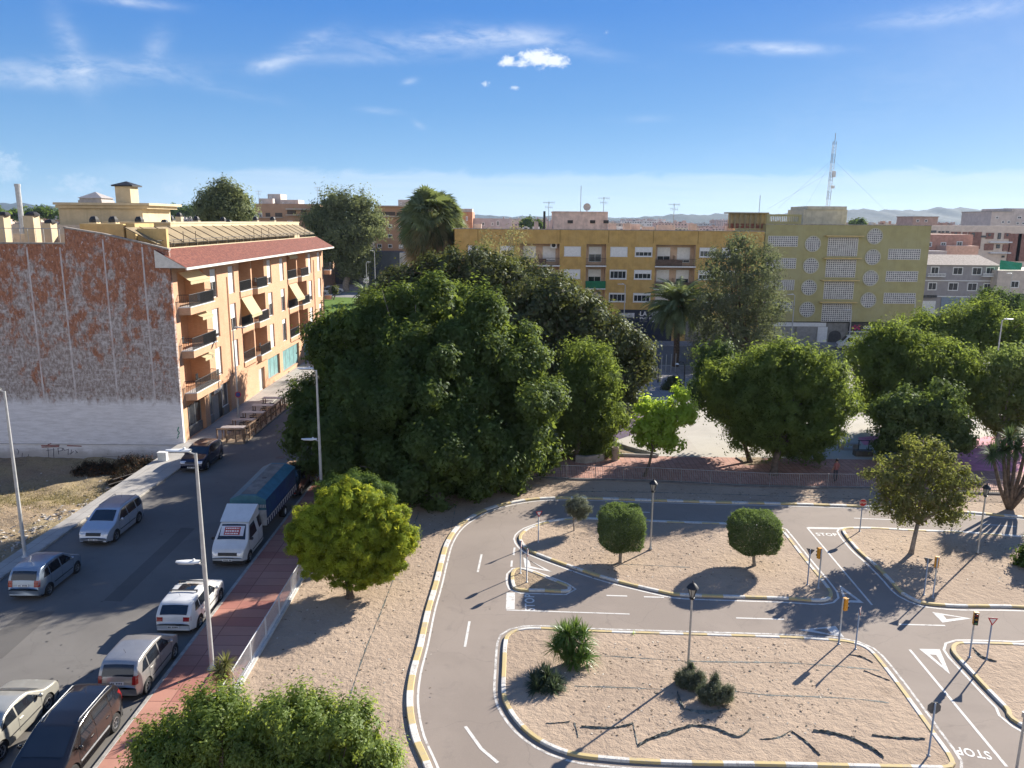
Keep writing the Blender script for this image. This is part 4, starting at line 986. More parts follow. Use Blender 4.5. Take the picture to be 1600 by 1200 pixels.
# hills
def ridge(nm, Y, xs, zs, depth, mat, seed):
    rg = random.Random(seed); mb = MB(); n = 160
    ph = [rg.uniform(0, 6.28) for _ in range(8)]
    def fn(u, v):
        x = xs[0] + (xs[-1] - xs[0]) * u; z = float(np.interp(x, xs, zs)); z *= 1 + .07 * sum(math.sin(x / Y * f_ + ph[k]) for k, f_ in enumerate((30, 55, 90, 140, 210))) / 2
        s = 1 - abs(v * 2 - 1); return (x, Y + depth * (v - .5) + 40 * math.sin(u * 40 + v * 9), -2 + (z + 2) * s ** .7 + 3 * math.sin(u * 300 + v * 20) * s)
    mb.grid(fn, n, 14); o = mb.build(nm, mat, None, smooth=True); return tag(o, kind='structure')
hillm = ground_mat('hill_scrub', (.018, .028, .022), (.030, .036, .028), (.012, .02, .016), (.22, .21, .20), .0022, .2, .02, .4)
def hx(px, Y): return W(px, 345, Y).x
def hz(py, Y, px=800): return W(px, py, Y).z
ridge('hills', 5200, [hx(p, 5200) for p in (900, 1040, 1130, 1260, 1330, 1400, 1460, 1540, 1600, 1720, 1800)], [hz(y, 5200, x) for x, y in ((900, 344), (1040, 337), (1130, 334), (1260, 334), (1330, 329), (1400, 328), (1460, 325), (1540, 327), (1600, 330), (1720, 335), (1800, 346))], 1500, hillm, 3)
ridge('hills', 6200, [hx(p, 6200) for p in (-100, 0, 20, 60, 100, 160, 235, 300, 400, 760, 900, 1000)], [hz(y, 6200, x) for x, y in ((-100, 322), (0, 317), (20, 316), (60, 320), (100, 321), (160, 322), (235, 321), (300, 322), (400, 328), (760, 337), (900, 338), (1000, 341))], 1600, hillm, 5)
# ================================================================ BUILDINGS
def holed_wall(mb, plane, pos, a0, a1, z0, z1, holes, depth=.16, m=0, mr=None, inward=None):
    """holes: (a0,a1,z0,z1[,depth]); front face plus reveals"""
    mr = m if mr is None else mr
    A = sorted(set([a0, a1] + [h[0] for h in holes] + [h[1] for h in holes])); Z = sorted(set([z0, z1] + [h[2] for h in holes] + [h[3] for h in holes]))
    A = [a for a in A if a0 <= a <= a1]; Z = [z for z in Z if z0 <= z <= z1]
    def P(a, z, d=0.0): return (pos - d, a, z) if plane == 'x' else (a, pos + d, z)
    for i in range(len(A) - 1):
        for j in range(len(Z) - 1):
            ca, cz = (A[i] + A[i + 1]) / 2, (Z[j] + Z[j + 1]) / 2
            if any(h[0] < ca < h[1] and h[2] < cz < h[3] for h in holes): continue
            q = (P(A[i], Z[j]), P(A[i + 1], Z[j]), P(A[i + 1], Z[j + 1]), P(A[i], Z[j + 1])); mb.quad(*q, m)
    for h in holes:
        d = h[4] if len(h) > 4 else depth
        mb.quad(P(h[0], h[2]), P(h[0], h[3]), P(h[0], h[3], d), P(h[0], h[2], d), mr); mb.quad(P(h[1], h[2]), P(h[1], h[2], d), P(h[1], h[3], d), P(h[1], h[3]), mr)
        mb.quad(P(h[0], h[2]), P(h[0], h[2], d), P(h[1], h[2], d), P(h[1], h[2]), mr); mb.quad(P(h[0], h[3]), P(h[1], h[3]), P(h[1], h[3], d), P(h[0], h[3], d), mr)
        mb.quad(P(h[0], h[2], d), P(h[1], h[2], d), P(h[1], h[3], d), P(h[0], h[3], d), mr)
obrick = brick_mat('orange_brick', (.55, .30, .175), (.61, .36, .22), (.54, .37, .25))
party = party_mat('stained_party_wall')
rtile = M('roof_tile', (.20, .056, .036), .8, .25, 6, .5, 10, c2=(.29, .10, .06), c2scale=3)
cream = M('cream_render', (.55, .45, .29), .85, .08, 1.2, .15, 20, c2=(.50, .40, .25), c2scale=.8, c2amt=.4, streak=.25)
yelrend = M('yellow_render', (.56, .40, .17), .85, .1, 1.2, .15, 20, streak=.2)
awn = leaf_mat('awning_canvas', (.56, .50, .33), (.50, .44, .29), (.72, .65, .45), .2, 0.0); capb = M('black_cap', (.02, .02, .022), .6, .2, 6)
rail_m = M('balcony_rail', (.025, .025, .028), .5, .2, 8); panelb = M('balcony_panel', (.045, .048, .05), .35, .3, 3, spec=.6)
stone = M('grey_tile_cladding', (.20, .19, .175), .6, .12, 3); woodp = M('door_metal', (.33, .31, .28), .6, .1, 4)
eavew = M('eave_white', (.66, .63, .58), .7, .08, 3)
FX = -26.6; Y0, Y1 = 61.0, 110.3
OB = thing('apartment_building', (FX, Y0, 0), 'orange brick apartment block with red tiled eave and stained white and rust end wall', 'building')
FL = [(11.05, 13.6), (7.5, 10.1), (4.0, 6.6)]                      # window sill and head of each floor
WY = [(68.95, 70.5), (73.4, 74.95), (85.1, 86.6), (89.75, 91.3), (102.3, 103.9), (107.2, 108.8)]
# facade with openings
holes = []
for fi, (zs, zh) in enumerate(FL):
    for (a, b) in WY: holes.append((a, b, zs, zh, .18))
    zb = (10.95, 7.45, 3.95)[fi]; zt = zh + .25
    holes += [(62.2, 67.6, zb, zt, 1.7), (76.2, 79.7, zb, zt, 1.1), (80.05, 84.0, zb, zt, 1.7), (92.6, 96.7, zb, zt, 1.1), (97.05, 101.2, zb, zt, 1.7)]
shops = [(62.2, 65.9, .05, 2.9, .45), (66.9, 72.1, .02, 3.1, .35), (83.6, 88.0, .7, 3.0, .25), (89.2, 96.2, .5, 3.0, .25), (98.5, 104.6, .5, 3.0, .25), (80.4, 82.4, .02, 2.5, .3)]
m = MB(); holed_wall(m, 'x', FX, Y0, Y1, -.2, 14.15, holes + shops)
m.build('facade_wall', obrick, OB, world=True)
m = MB(); m.box(-58, FX - 2.3, Y0 + .28, Y1, -.2, 14.5); m.box(FX - 2.3, FX - .02, Y1 - .3, Y1, -.2, 14.15); m.box(FX - 2.3, FX - .05, Y0 + .25, Y0 + .9, -.2, 14.1); m.build('building_mass', cream, OB, world=True)
# floor slabs band at first-floor level
m = MB(); m.box(FX + .002, FX + .10, Y0 + 6.9, Y1 + .05, 3.30, 3.52); m.build('string_course', obrick, OB, world=True)
# end (party) wall with raking top
pw = [(-60, -1.6), (FX + .02, -1.6), (FX + .02, 15.55), (-28.4, 16.0), (-31.5, 16.68), (-34.45, 17.15), (-34.5, 15.95), (-60, 15.85)]
m = MB(); n = len(pw); b = len(m.v)
for yy in (Y0, Y0 + .28): m.v += [(x, yy, z) for x, z in pw]
m.f.append(tuple(range(n))); m.m.append(0); m.f.append(tuple(reversed(range(n, 2 * n)))); m.m.append(0)
for i in range(n): m.f.append((i, n + i, n + (i + 1) % n, (i + 1) % n)); m.m.append(0)
PW = m.build('party_wall', party, OB, world=True)
m = MB()
for (xa, za, xb, zb) in [(FX + .06, 15.55, -28.4, 16.0), (-28.4, 16.0, -31.5, 16.68), (-31.5, 16.68, -34.5, 17.15), (-34.5, 15.95, -60, 15.85)]:
    m.v += [(xa, Y0 - .05, za), (xb, Y0 - .05, zb), (xb, Y0 - .05, zb + .12), (xa, Y0 - .05, za + .12), (xa, Y0 + .34, za), (xb, Y0 + .34, zb), (xb, Y0 + .34, zb + .12), (xa, Y0 + .34, za + .12)]
    q = len(m.v) - 8
    for f in [(0, 1, 2, 3), (4, 7, 6, 5), (0, 4, 5, 1), (3, 2, 6, 7), (0, 3, 7, 4), (1, 5, 6, 2)]: m.f.append(tuple(q + i for i in f)); m.m.append(0)
m.build('coping', M('coping_concrete', (.30, .27, .24), .9, .2, 4, .3), PW, world=True)
m = MB()
for px_, py_ in ((41, 381), (94, 392), (160, 372), (222, 389)):
    x = W(px_, py_, Y0).x; m.box(x - .06, x + .06, Y0 - .012, Y0, 3.7, (15.7 if px_ < 98 else 15.4 + (-26.6 - x) * .19))
m.build('wall_seam', M('seam_mortar', (.60, .56, .56), .9, .2, 3, .3, c2=(.36, .25, .22), c2scale=1.5, c2amt=.6), PW, world=True)
grf = M('graffiti_dark', (.06, .06, .09), .8, .3, 5); grr = M('graffiti_red', (.22, .05, .05), .8, .3, 5); grg = M('graffiti_green', (.02, .22, .16), .8, .3, 5)
def scribble(nm, strokes, mat, w_=.05):
    mb = MB()
    for st in strokes:
        P = [W(p[0], p[1], Y0) for p in st]
        for a, c_ in zip(P, P[1:]): mb.bar((a.x, Y0 - .001, a.z), (c_.x, Y0 - .001, c_.z), w_ / 2, n=4)
    return mb.build(nm, mat, PW, world=True)
zz = lambda x, y: (x / 4, 540 + y / 4)
scribble('graffiti', [[zz(105, 645), zz(118, 660), zz(112, 680)], [zz(140, 670), zz(138, 700), zz(158, 695)], [zz(180, 680), zz(172, 700)], [zz(300, 640), zz(305, 700)], [zz(335, 640), zz(336, 695)], [zz(290, 655), zz(340, 650)], [zz(362, 640), zz(368, 680)], [zz(362, 640), zz(390, 640), zz(392, 655), zz(366, 660)],
                      [zz(395, 640), zz(402, 655), zz(425, 650)], [zz(428, 645), zz(425, 680), zz(445, 672), zz(446, 650)], [zz(470, 655), zz(485, 668), zz(470, 672)], [zz(318, 705), zz(340, 700)], [zz(440, 680), zz(460, 660)]], grf)
scribble('graffiti', [[zz(258, 625), zz(372, 622)], [zz(262, 634), zz(370, 630)], [zz(300, 618), zz(320, 612)], [zz(420, 625), zz(510, 628)]], grr, .10)
scribble('graffiti', [[zz(1118, 508), zz(1110, 530), zz(1122, 545), zz(1112, 560)], [zz(1116, 565), zz(1108, 580)]], grg, .09)
scribble('crack', [[zz(640, 692), zz(760, 696), zz(850, 700), zz(930, 694)]], grf, .03)
# eave and tiled roof
m = MB()
ex, ez, tx, tz = -25.2, 14.22, -27.55, 15.58; ya, yb = Y0 - .35, Y1 + .7
def tiles(u, v):
    y = ya + (yb - ya) * u; s = v; return (ex + (tx - ex) * s, y, ez + .02 + (tz - ez) * s + .035 * abs(math.sin(y * math.pi / .24)) + .02 * ((s * 9) % 1))
m.grid(tiles, 1400, 9); m.build('roof', rtile, OB, world=True)
m = MB(); m.quad((ex, ya, ez), (tx, ya, ez), (tx, ya, tz)  , (ex, ya, ez + .02)); m.quad((ex, ya, ez - .02), (ex, yb, ez - .02), (tx + .9, yb, ez - .02), (tx + .9, ya, ez - .02))
m.box(ex - .02, ex + .08, ya, yb, ez - .16, ez + .03); m.build('eave', eavew, OB, world=True)
m = MB(); m.box(-27.75, -27.5, Y0 + .35, Y1, 14.5, 15.66); m.build('roof_parapet', cream, OB, world=True)
# terrace railing and sloping glazed awnings
m = MB(); yy = Y0 + .4
while yy < Y1: m.bar((-27.62, yy, 15.66), (-27.62, yy, 16.25), .02, n=5); yy += 1.55
m.bar((-27.62, Y0 + .4, 16.25), (-27.62, Y1, 16.25), .025, n=5); m.bar((-27.62, Y0 + .4, 15.95), (-27.62, Y1, 15.95), .012, n=5)
m.build('terrace_railing', rail_m, OB, world=True)
mesh_tan = M('tan_screen', (.26, .195, .105), .7, .12, 2, c2=(.32, .24, .13), c2scale=.5)
m = MB(); k = 0; yy = Y0 + .5
while yy < 108.5:
    m.quad((-27.7, yy, 16.0), (-27.7, yy + 2.5, 16.0), (-30.1, yy + 2.5, 17.25), (-30.1, yy, 17.25), 0); yy += 2.6
m.build('terrace_canopy', mesh_tan, OB, world=True)
m = MB(); yy = Y0 + .45
while yy < 109: m.bar((-27.68, yy, 16.02), (-30.1, yy, 17.28), .035, n=5); m.bar((-27.7, yy, 15.6), (-27.7, yy, 16.9 if int(yy) % 3 == 0 else 16.05), .03, n=5); yy += 2.6
m.build('canopy_frame', M('bronze_frame', (.10, .07, .04), .5, .2, 5), OB, world=True)
m = MB(); m.box(-36, -30.15, Y0 + 9, 112, 14.5, 17.5); m.box(-36.1, -30.1, Y0 + 8.9, 112.1, 17.5, 17.62)
m.build('penthouse', cream, OB, world=True)
def wbox(mb, pxl, pxr, pyt, pyb, Y, dep, mi=0):
    a = W(pxl, pyt, Y); b = W(pxr, pyb, Y); mb.box(a.x, b.x, Y, Y + dep, b.z, a.z, mi)
m = MB(); wbox(m, 124, 196, 349.5, 392, 65.5, 3.5); wbox(m, 196, 214, 349, 392, 65.5, 3.5); m.build('roof_wall', yelrend, OB, world=True)
m = MB(); wbox(m, 214, 262, 357, 395, 62.6, .4); m.build('roof_wall', yelrend, OB, world=True)
m = MB(); wbox(m, 91, 228, 325, 395, 74, 6); wbox(m, 86, 230, 320, 326, 73.7, 6.6); wbox(m, 82, 233, 316, 321, 73.4, 7.2); SH = m.build('stair_housing', cream, OB, world=True)
m = MB(); wbox(m, 179, 205, 291, 317, 75, 1.6); m.build('chimney', cream, SH, world=True)
a = W(175, 291, 75); b = W(208, 291, 75); m = MB(); m.box(a.x, b.x, 74.8, 76.8, a.z, a.z + .12); cx = (a.x + b.x) / 2
m.add([(a.x, 74.8, a.z + .12), (b.x, 74.8, a.z + .12), (b.x, 76.8, a.z + .12), (a.x, 76.8, a.z + .12), (cx, 75.8, a.z + .5)], [(0, 1, 4), (1, 2, 4), (2, 3, 4), (3, 0, 4)]); m.build('chimney_cap', capb, SH, world=True)
a = W(122, 315, 78); b = W(159, 315, 78); cx = (a.x + b.x) / 2; m = MB(); m.box(a.x, b.x, 78, 80.5, a.z - .2, a.z + .15); m.box(a.x + .1, b.x - .1, 78.1, 80.4, a.z + .15, a.z + .35); zt = W(140, 299, 78).z
m.add([(a.x - .05, 77.95, a.z + .35), (b.x + .05, 77.95, a.z + .35), (b.x + .05, 80.55, a.z + .35), (a.x - .05, 80.55, a.z + .35), (cx, 79.2, zt)], [(0, 1, 4), (1, 2, 4), (2, 3, 4), (3, 0, 4)]); m.build('skylight', M('skylight_grey', (.38, .35, .33), .6, .1, 4), SH, world=True)
for (l, r, t_, b_, Y) in ((-8, 10, 337, 381, 64), (35, 56, 337, 381, 63.5), (65, 82, 349, 381, 63.2)):
    m = MB(); wbox(m, l, r, t_, b_, Y, .9); ch = m.build('chimney', cream, OB, world=True)
    m = MB(); A = W(l - 1, t_, Y); B = W(r - 1, t_, Y); m.lathe([((B.x - A.x) * .50, 0), ((B.x - A.x) * .5, .12), ((B.x - A.x) * .3, .30), (0, .34)], 8, ((A.x + B.x) / 2 + .05, Y + .45, A.z)); m.build('chimney_cap', capb, ch, world=True)
m = MB(); a = W(33, 340, 70); m.bar((a.x, 70, 15), (a.x, 70, W(30, 292, 70).z), .22, n=12); z = W(30, 292, 70).z; m.bar((a.x, 70, z), (a.x, 70, z + .25), .26, n=12); m.build('flue_pipe', metal, OB, smooth=False, world=True)
m = MB()
for i in range(9): x = -40.5 + .62 * i; m.bar((x, 62.2, 15.9), (x, 62.2, 17.1), .02, n=4)
m.bar((-41, 62.2, 17.1), (-35.4, 62.2, 17.1), .025, n=5); m.build('roof_railing', metal, OB, world=True)
m = MB(); m.box(-44, -36.4, 66, 66.3, 15.2, 16.6); m.box(-50, -36, 72, 72.4, 15, 17.3); m.build('roof_wall', M('pale_wall', (.55, .46, .36), .85, .1, 2), OB, world=True)
# vents along the roof
for i, (px_, py_, Y) in enumerate([(144, 345, 68), (174, 345, 68), (215, 345, 71), (255, 350, 71), (244, 339, 84), (265, 343, 90), (305, 343, 95), (278, 337, 100), (347, 344, 102), (356, 349, 88), (398, 343, 108), (425, 343, 112)]):
    a = W(px_, py_, Y); m = MB(); m.box(a.x - .35, a.x + .35, Y, Y + .7, a.z - .9, a.z - .12); v = m.build('roof_vent', cream, OB, world=True)
    m = MB(); m.lathe([(.42, -.12), (.40, .12), (.24, .36), (0, .4)], 8, (a.x, Y + .35, a.z)); m.build('vent_cap', capb, v, world=True)
# windows: white shutters mostly closed
random.seed(11); shv = [[.45, 1, .75, 1, 1, 1], [.9, .55, .5, .35, .8, 1], [.96, 1, 1, .2, 1, .25]]
for fi, (zs, zh) in enumerate(FL):
    for wi, (a, b) in enumerate(WY):
        window_part(OB, 'x', a, b, zs, zh, FX - .17, wht, wglass, shv[fi][wi], whsh, .06, True, 1)
# recessed balconies
def balcony(y0, y1, zb, dep, proj, fi, kind, doors=True):
    bb = MB(); zsl = zb
    if proj > 0:
        c_ = min(.7, (y1 - y0) * .2); poly = [(FX + .003, y0), (FX + proj, y0 + c_ * .4), (FX + proj, y1 - c_ * .4), (FX + .003, y1)]
        bb.prism(poly, zsl - .55, zsl + .02)
    else: bb.box(FX + .003, FX + .10, y0, y1, zsl - .50, zsl + .02)
    B = bb.build('balcony', obrick, OB, world=True)
    cp = MB()
    if proj > 0: cp.prism([(FX + .003, y0 - .02), (FX + proj + .04, y0 + c_ * .4 - .02), (FX + proj + .04, y1 - c_ * .4 + .02), (FX + .003, y1 + .02)], zsl + .02, zsl + .09)
    else: cp.box(FX - .2, FX + .13, y0, y1, zsl + .02, zsl + .09)
    cp.build('balcony_edge', wht, B, world=True)
    r = MB(); xr = FX + (proj - .06 if proj > 0 else .02); ht = 1.05; n = max(6, int((y1 - y0) / .13))
    ys0, ys1 = (y0 + c_ * .4, y1 - c_ * .4) if proj > 0 else (y0 + .05, y1 - .05)
    for i in range(n + 1):
        y = ys0 + (ys1 - ys0) * i / n; r.bar((xr, y, zsl + .09), (xr, y, zsl + ht), .020, n=4)
    r.bar((xr, ys0, zsl + ht), (xr, ys1, zsl + ht), .028, n=6); r.bar((xr, ys0, zsl + .16), (xr, ys1, zsl + .16), .018, n=5)
    if proj > 0:
        for yq, yw in ((ys0, y0 + .05), (ys1, y1 - .05)):
            for i in range(7): x = FX + (xr - FX) * i / 6; y = yw + (yq - yw) * i / 6; r.bar((x, y, zsl + .09), (x, y, zsl + ht), .012, n=4)
            r.bar((FX, yw, zsl + ht), (xr, yq, zsl + ht), .028, n=6)
    r.build('railing', rail_m, B, world=True)
    if kind == 'panel':
        p_ = MB(); p_.box(xr - .03, xr - .018, ys0 + .05, ys1 - .05, zsl + .12, zsl + ht - .04); p_.build('rail_panel', panelb, B, world=True)
    if kind == 'half':
        p_ = MB(); p_.box(xr - .03, xr - .018, ys0 + (ys1 - ys0) * .45, ys1 - .05, zsl + .12, zsl + ht - .04); p_.build('rail_panel', panelb, B, world=True)
    if doors:
        window_part(OB, 'x', y0 + .5, y0 + min(2.3, (y1 - y0) * .62), zb + .03, zb + 2.25, FX - dep + .01, wht, wglass, random.choice([0, .3, .7, .0]), whsh, .06, False, 1)
for fi, zb in enumerate((10.95, 7.45, 3.95)):
    balcony(62.0, 67.75, zb, 1.7, .85, fi, ('half', 'half', 'none')[fi])
    balcony(76.2, 79.7, zb, 1.1, 0, fi, ('panel', 'panel', 'none')[fi]); balcony(80.05, 84.0, zb, 1.7, .45, fi, ('panel', 'none', 'none')[fi])
    balcony(92.6, 96.7, zb, 1.1, 0, fi, 'panel'); balcony(97.05, 101.2, zb, 1.7, .45, fi, ('none', 'panel', 'panel')[fi])
    balcony(110.4, 111.6, zb, .0, .9, fi, 'panel', False)
def awning(y0, y1, zt, reach, drop, x0=FX + .05):
    mb = MB()
    def fn(u, v): return (x0 + reach * v, y0 + (y1 - y0) * u, zt - drop * v - .05 * math.sin(math.pi * v))
    mb.grid(fn, 4, 6)
    mb.grid(lambda u, v: (x0 + reach + .005, y0 + (y1 - y0) * u, zt - drop - .25 * v - .03 * abs(math.sin(u * 20)) * v), 24, 2)
    mb.bar((x0 + reach, y0, zt - drop), (x0 + reach, y1, zt - drop), .03, n=6)
    o = mb.build('awning', awn, OB, world=True); return o
awning(63.3, 67.4, 13.7, .95, .7, FX - .35); awning(65.0, 67.4, 10.3, .8, .4, FX - .1); awning(65.2, 67.4, 6.75, .7, .35, FX - .1)
awning(76.5, 79.6, 10.35, .95, 1.65); awning(93.0, 96.3, 10.35, .95, 1.7); awning(92.9, 96.5, 13.9, .25, .3)
# washing and balcony clutter
m = MB(); m.box(FX + .30, FX + .34, 81.6, 83.2, 7.55, 8.6); m.build('hanging_laundry', M('laundry_pink', (.60, .48, .50), .8, .15, 6), OB, world=True)
m = MB()
for k_ in range(5): m.box(FX + .70, FX + .74, 64.2 + k_ * .42, 64.5 + k_ * .42, 11.3 + (k_ % 2) * .1, 11.95)
m.build('hanging_laundry', M('laundry_white', (.45, .46, .50), .8, .2, 3), OB, world=True)
for (y, z) in ((63.2, 7.55), (82.3, 11.05), (65.5, 4.05), (82.6, 4.05)):
    m = MB(); m.box(FX - .5, FX - .1, y, y + .5, z + .42, z + .47)
    for dx in (-.48, -.12):
        for dy in (.02, .46): m.bar((FX + dx, y + dy, z), (FX + dx, y + dy, z + .43), .02, n=4)
    m.box(FX - .5, FX - .46, y, y + .5, z + .45, z + .9); m.build('balcony_chair', blk, OB, world=True)
# shops on the ground floor
def shopwin(y0, y1, z0, z1, dep, gl, mull, fr=stone, base=0.0):
    if base: mm = MB(); mm.box(FX - dep + .01, FX - dep + .14, y0, y1, z0, z0 + base - .004); mm.build('stall_riser', stone, OB, world=True)
    return window_part(OB, 'x', y0 + .02, y1 - .02, z0 + base, z1 - .02, FX - dep + .01, fr, gl, 0, None, .08, False, mull)
alu = M('aluminium_frame', (.40, .41, .42), .4, .1, 6, metal=.5)
shopwin(62.2, 65.9, .05, 2.9, .45, wglass, 2, alu, .75)
shopwin(66.9, 68.3, .02, 3.1, .35, wglass2, 0, alu, .7); shopwin(70.6, 72.1, .02, 3.1, .35, wglass2, 0, wht, .75)
m = MB(); m.box(FX - .34, FX - .30, 68.35, 69.7, .04, 2.3)
for k in range(24): m.box(FX - .30, FX - .285, 68.37, 69.68, .08 + .09 * k, .08 + .09 * k + .075)
m.build('roller_door', woodp, OB, world=True)
m = MB(); m.box(FX - .34, FX - .31, 69.75, 70.55, .04, 2.5); m.build('dark_doorway', blk, OB, world=True)
m = MB(); m.box(FX - .33, FX - .12, 68.35, 70.55, 2.5, 3.05); fa = m.build('shop_fascia', M('fascia_grey', (.28, .27, .26), .6, .1, 4), OB, world=True)
off = wloc(OB)
mb = MB(); rgg = random.Random(5); yy = 68.55
while yy < 70.2: hh = rgg.uniform(.12, .22); mb.box(FX - .118, FX - .105, yy, yy + .09, 2.68, 2.68 + hh); mb.box(FX - .118, FX - .104, yy + .04, yy + .16, 2.68 + hh * .4, 2.68 + hh * .6); yy += .2
mb.build('fascia_lettering', signw, fa, world=True)
teal = M('teal_film', (.20, .36, .36), .35, .12, 1.5, spec=.5)
for (a, b, z0, mu) in ((83.6, 88.0, .7, 2), (89.2, 96.2, .5, 3), (98.5, 104.6, .5, 3)): window_part(OB, 'x', a + .03, b - .03, z0 + .02, 2.97, FX - .24, alu, teal, 0, None, .07, False, mu)
window_part(OB, 'x', 80.4, 82.4, .04, 2.48, FX - .29, wht, M('door_white', (.5, .48, .44), .6, .1, 2), 0, None, .07, False, 1)
for y in (72.9, 104.9): m = MB(); m.bar((FX + .06, y, 3.5), (FX + .06, y, 12.7), .045, n=8); m.build('downpipe', obrick, OB, world=True)
# ---------------------------------------------------------------- ochre apartment block
ochre = M('ochre_render', (.54, .345, .11), .85, .10, 1.0, .15, 18, c2=(.58, .39, .15), c2scale=.4, c2amt=.5, streak=.25)
BY = 119.0
OC = thing('apartment_building', (-9, BY, 0), 'long ochre yellow apartment block with white framed windows behind the palms', 'building')
pinkr = M('recess_render', (.60, .43, .30), .85, .1, 1.2, streak=.3)
rows_ = [(12.88, 14.33), (9.5, 10.93), (6.05, 7.45)]
wx = [(-6.8, -4.6), (-2.0, .1), (4.0, 6.1), (7.65, 10.2), (14.6, 17.2), (18.3, 20.95), (28.0, 30.55), (31.35, 33.9)]
bx_ = [(1.0, 7.0), (11.0, 14.0), (21.42, 27.45)]
holes = []
for (z0, z1) in rows_:
    for (a, b) in wx:
        if a == 4.0: continue
        holes.append((a, b, z0, z1, .14))
    for (a, b) in bx_: holes.append((a, b, z0 - 1.35, z1 + .35, 1.5))
holes += [(17.0, 21.6, .13, 4.45, .5)]
m = MB(); holed_wall(m, 'y', BY, -9, 37.6, 0, 16.75, holes, .14, 0, 0); m.build('facade_wall', ochre, OC, world=True)
for (z0, z1) in rows_:
    for (a, b) in bx_:
        m = MB(); m.box(a + .02, b - .02, BY + 1.44, BY + 1.48, z0 - 1.33, z1 + .33); m.box(a, a + .03, BY + .02, BY + 1.46, z0 - 1.33, z1 + .33); m.box(b - .03, b, BY + .02, BY + 1.46, z0 - 1.33, z1 + .33)
        m.build('balcony_recess', pinkr, OC, world=True)
m = MB(); m.box(-9, 37.6, BY + 1.9, BY + 16, 0, 16.4); m.box(-9, -8.8, BY, BY + 16, 0, 16.7); m.build('building_mass', ochre, OC, world=True)
m = MB(); m.box(-9.1, 37.5, BY - .06, BY + .3, 16.75, 16.86); m.build('coping', M('coping_grey', (.34, .31, .27), .9, .2, 3), OC, world=True)
m = MB()
for x in (-5.3, 7.0, 14.3, 21.0, 27.7): m.box(x - .05, x + .05, BY - .02, BY - .001, 14.9, 16.72)
m.build('parapet_joint', M('joint_dark', (.27, .18, .05), .9, .1, 3), OC, world=True)
random.seed(5)
for r_, (z0, z1) in enumerate(rows_):
    for i, (a, b) in enumerate(wx):
        if a == 4.0: continue
        sh = [[.7, .5, 0, 1, 1, .55, .35, .4], [.5, .5, 0, 1, .1, .4, .5, .2], [.3, .5, 0, .5, .1, .2, .5, .5]][r_][i]
        window_part(OC, 'y', a + .02, b - .02, z0 + .02, z1 - .02, BY + .12, wht, wglass, sh, whsh, .14, True, 3 if b - a > 2.3 else 1, out=.12)
    for bi, (a, b) in enumerate(bx_):
        n_ = 1 if b - a < 4 else 2; w0 = (b - a) / n_
        for k in range(n_): window_part(OC, 'y', a + k * w0 + .5, a + (k + 1) * w0 - .55, z0 - .9 if bi else z0 - .9, z1 - .05, BY + 1.43, wht, wglass, random.choice([.5, .85, .95, .6]), whsh, .07, False, 1)
        s_ = MB(); s_.box(a - .05, b + .05, BY - .35, BY + 1.4, z0 - 1.55, z0 - 1.352); B = s_.build('balcony', wht, OC, world=True)
        rr = MB(); n = int((b - a) / .14)
        for k in range(n + 1): x = a + (b - a) * k / n; rr.bar((x, BY - .3, z0 - 1.35), (x, BY - .3, z0 - .3), .014, n=4)
        rr.bar((a, BY - .3, z0 - .3), (b, BY - .3, z0 - .3), .025, n=5); rr.bar((a, BY - .3, z0 - 1.25), (b, BY - .3, z0 - 1.25), .015, n=4); rr.build('railing', rail_m, B, world=True)
        if n_ == 2: d_ = MB(); c_ = (a + b) / 2; d_.box(c_ - .06, c_ + .06, BY - .28, BY + 1.4, z0 - 1.35, z0 + .2); d_.build('divider', pinkr, B, world=True)
        if bi == 1 and r_ == 1: g_ = MB(); g_.box(a - .02, b + .02, BY - .36, BY - .33, z0 - 1.40, z0 - .28); g_.build('green_screen', M('green_cloth', (.01, .16, .07), .7, .15, 2), B, world=True)
        if bi != 1: g_ = MB(); g_.box(a + .1, (b if r_ else (a + b) / 2 + 1), BY - .285, BY - .275, z0 - 1.3, z0 - .4); g_.build('rail_panel', M('recess_panel', (.16, .10, .07), .7, .2, 3), B, world=True)
m = MB(); m.box(5.6, 6.6, BY + .6, BY + 1.1, 14.0, 14.9); ac = m.build('air_conditioner', wht, OC, world=True)
m = MB(); m.lathe([(.0, -.01), (.3, -.01), (.3, 0)], 16, (6.1, BY + .595, 14.45), 'Y'); m.build('fan_grille', blk, ac, world=True)
navy = M('navy_shopfront', (.018, .024, .045), .5, .2, 1.5)
m = MB(); m.box(16.0, 24.4, BY - .10, BY - .003, 0.13, 4.9); sf = m.build('shopfront', navy, OC, world=True)
m = MB()
for k in range(30): m.box(17.2, 21.4, BY - .125, BY - .102, .2 + .11 * k, .2 + .11 * k + .09)
m.build('roller_shutter', M('navy_shutter', (.012, .022, .055), .45, .2, 2), sf, world=True)
def wtext(nm, body, size, mat, par, x, y, z, align='LEFT', bold=.01, sp=1.0):
    o = wloc(par); return text_mesh(nm, body, size, mat, par, (x - o.x, y - o.y, z - o.z), (math.pi / 2, 0, 0), .004, align, bold, sp)
wtext('shop_lettering', 'LA MAR', .95, signw, sf, 19.4, BY - .112, 4.25, bold=.03); wtext('shop_lettering', 'DE JUA', .95, signw, sf, 19.4, BY - .112, 3.35, bold=.03)
m = MB(); m.box(16.3, 18.6, BY - .118, BY - .103, 3.7, 4.4); m.build('shop_panel', M('panel_white', (.5, .5, .5), .5, .3, 1), sf, world=True)
for i, xs_ in enumerate((-7, -1, 26.5, 31)): 
    m = MB(); m.box(xs_, xs_ + 4.2, BY - .04, BY - .003, .2, 3.3); m.build('garage_door', M('garage_grey', (.22, .20, .18), .6, .15, 2), OC, world=True)
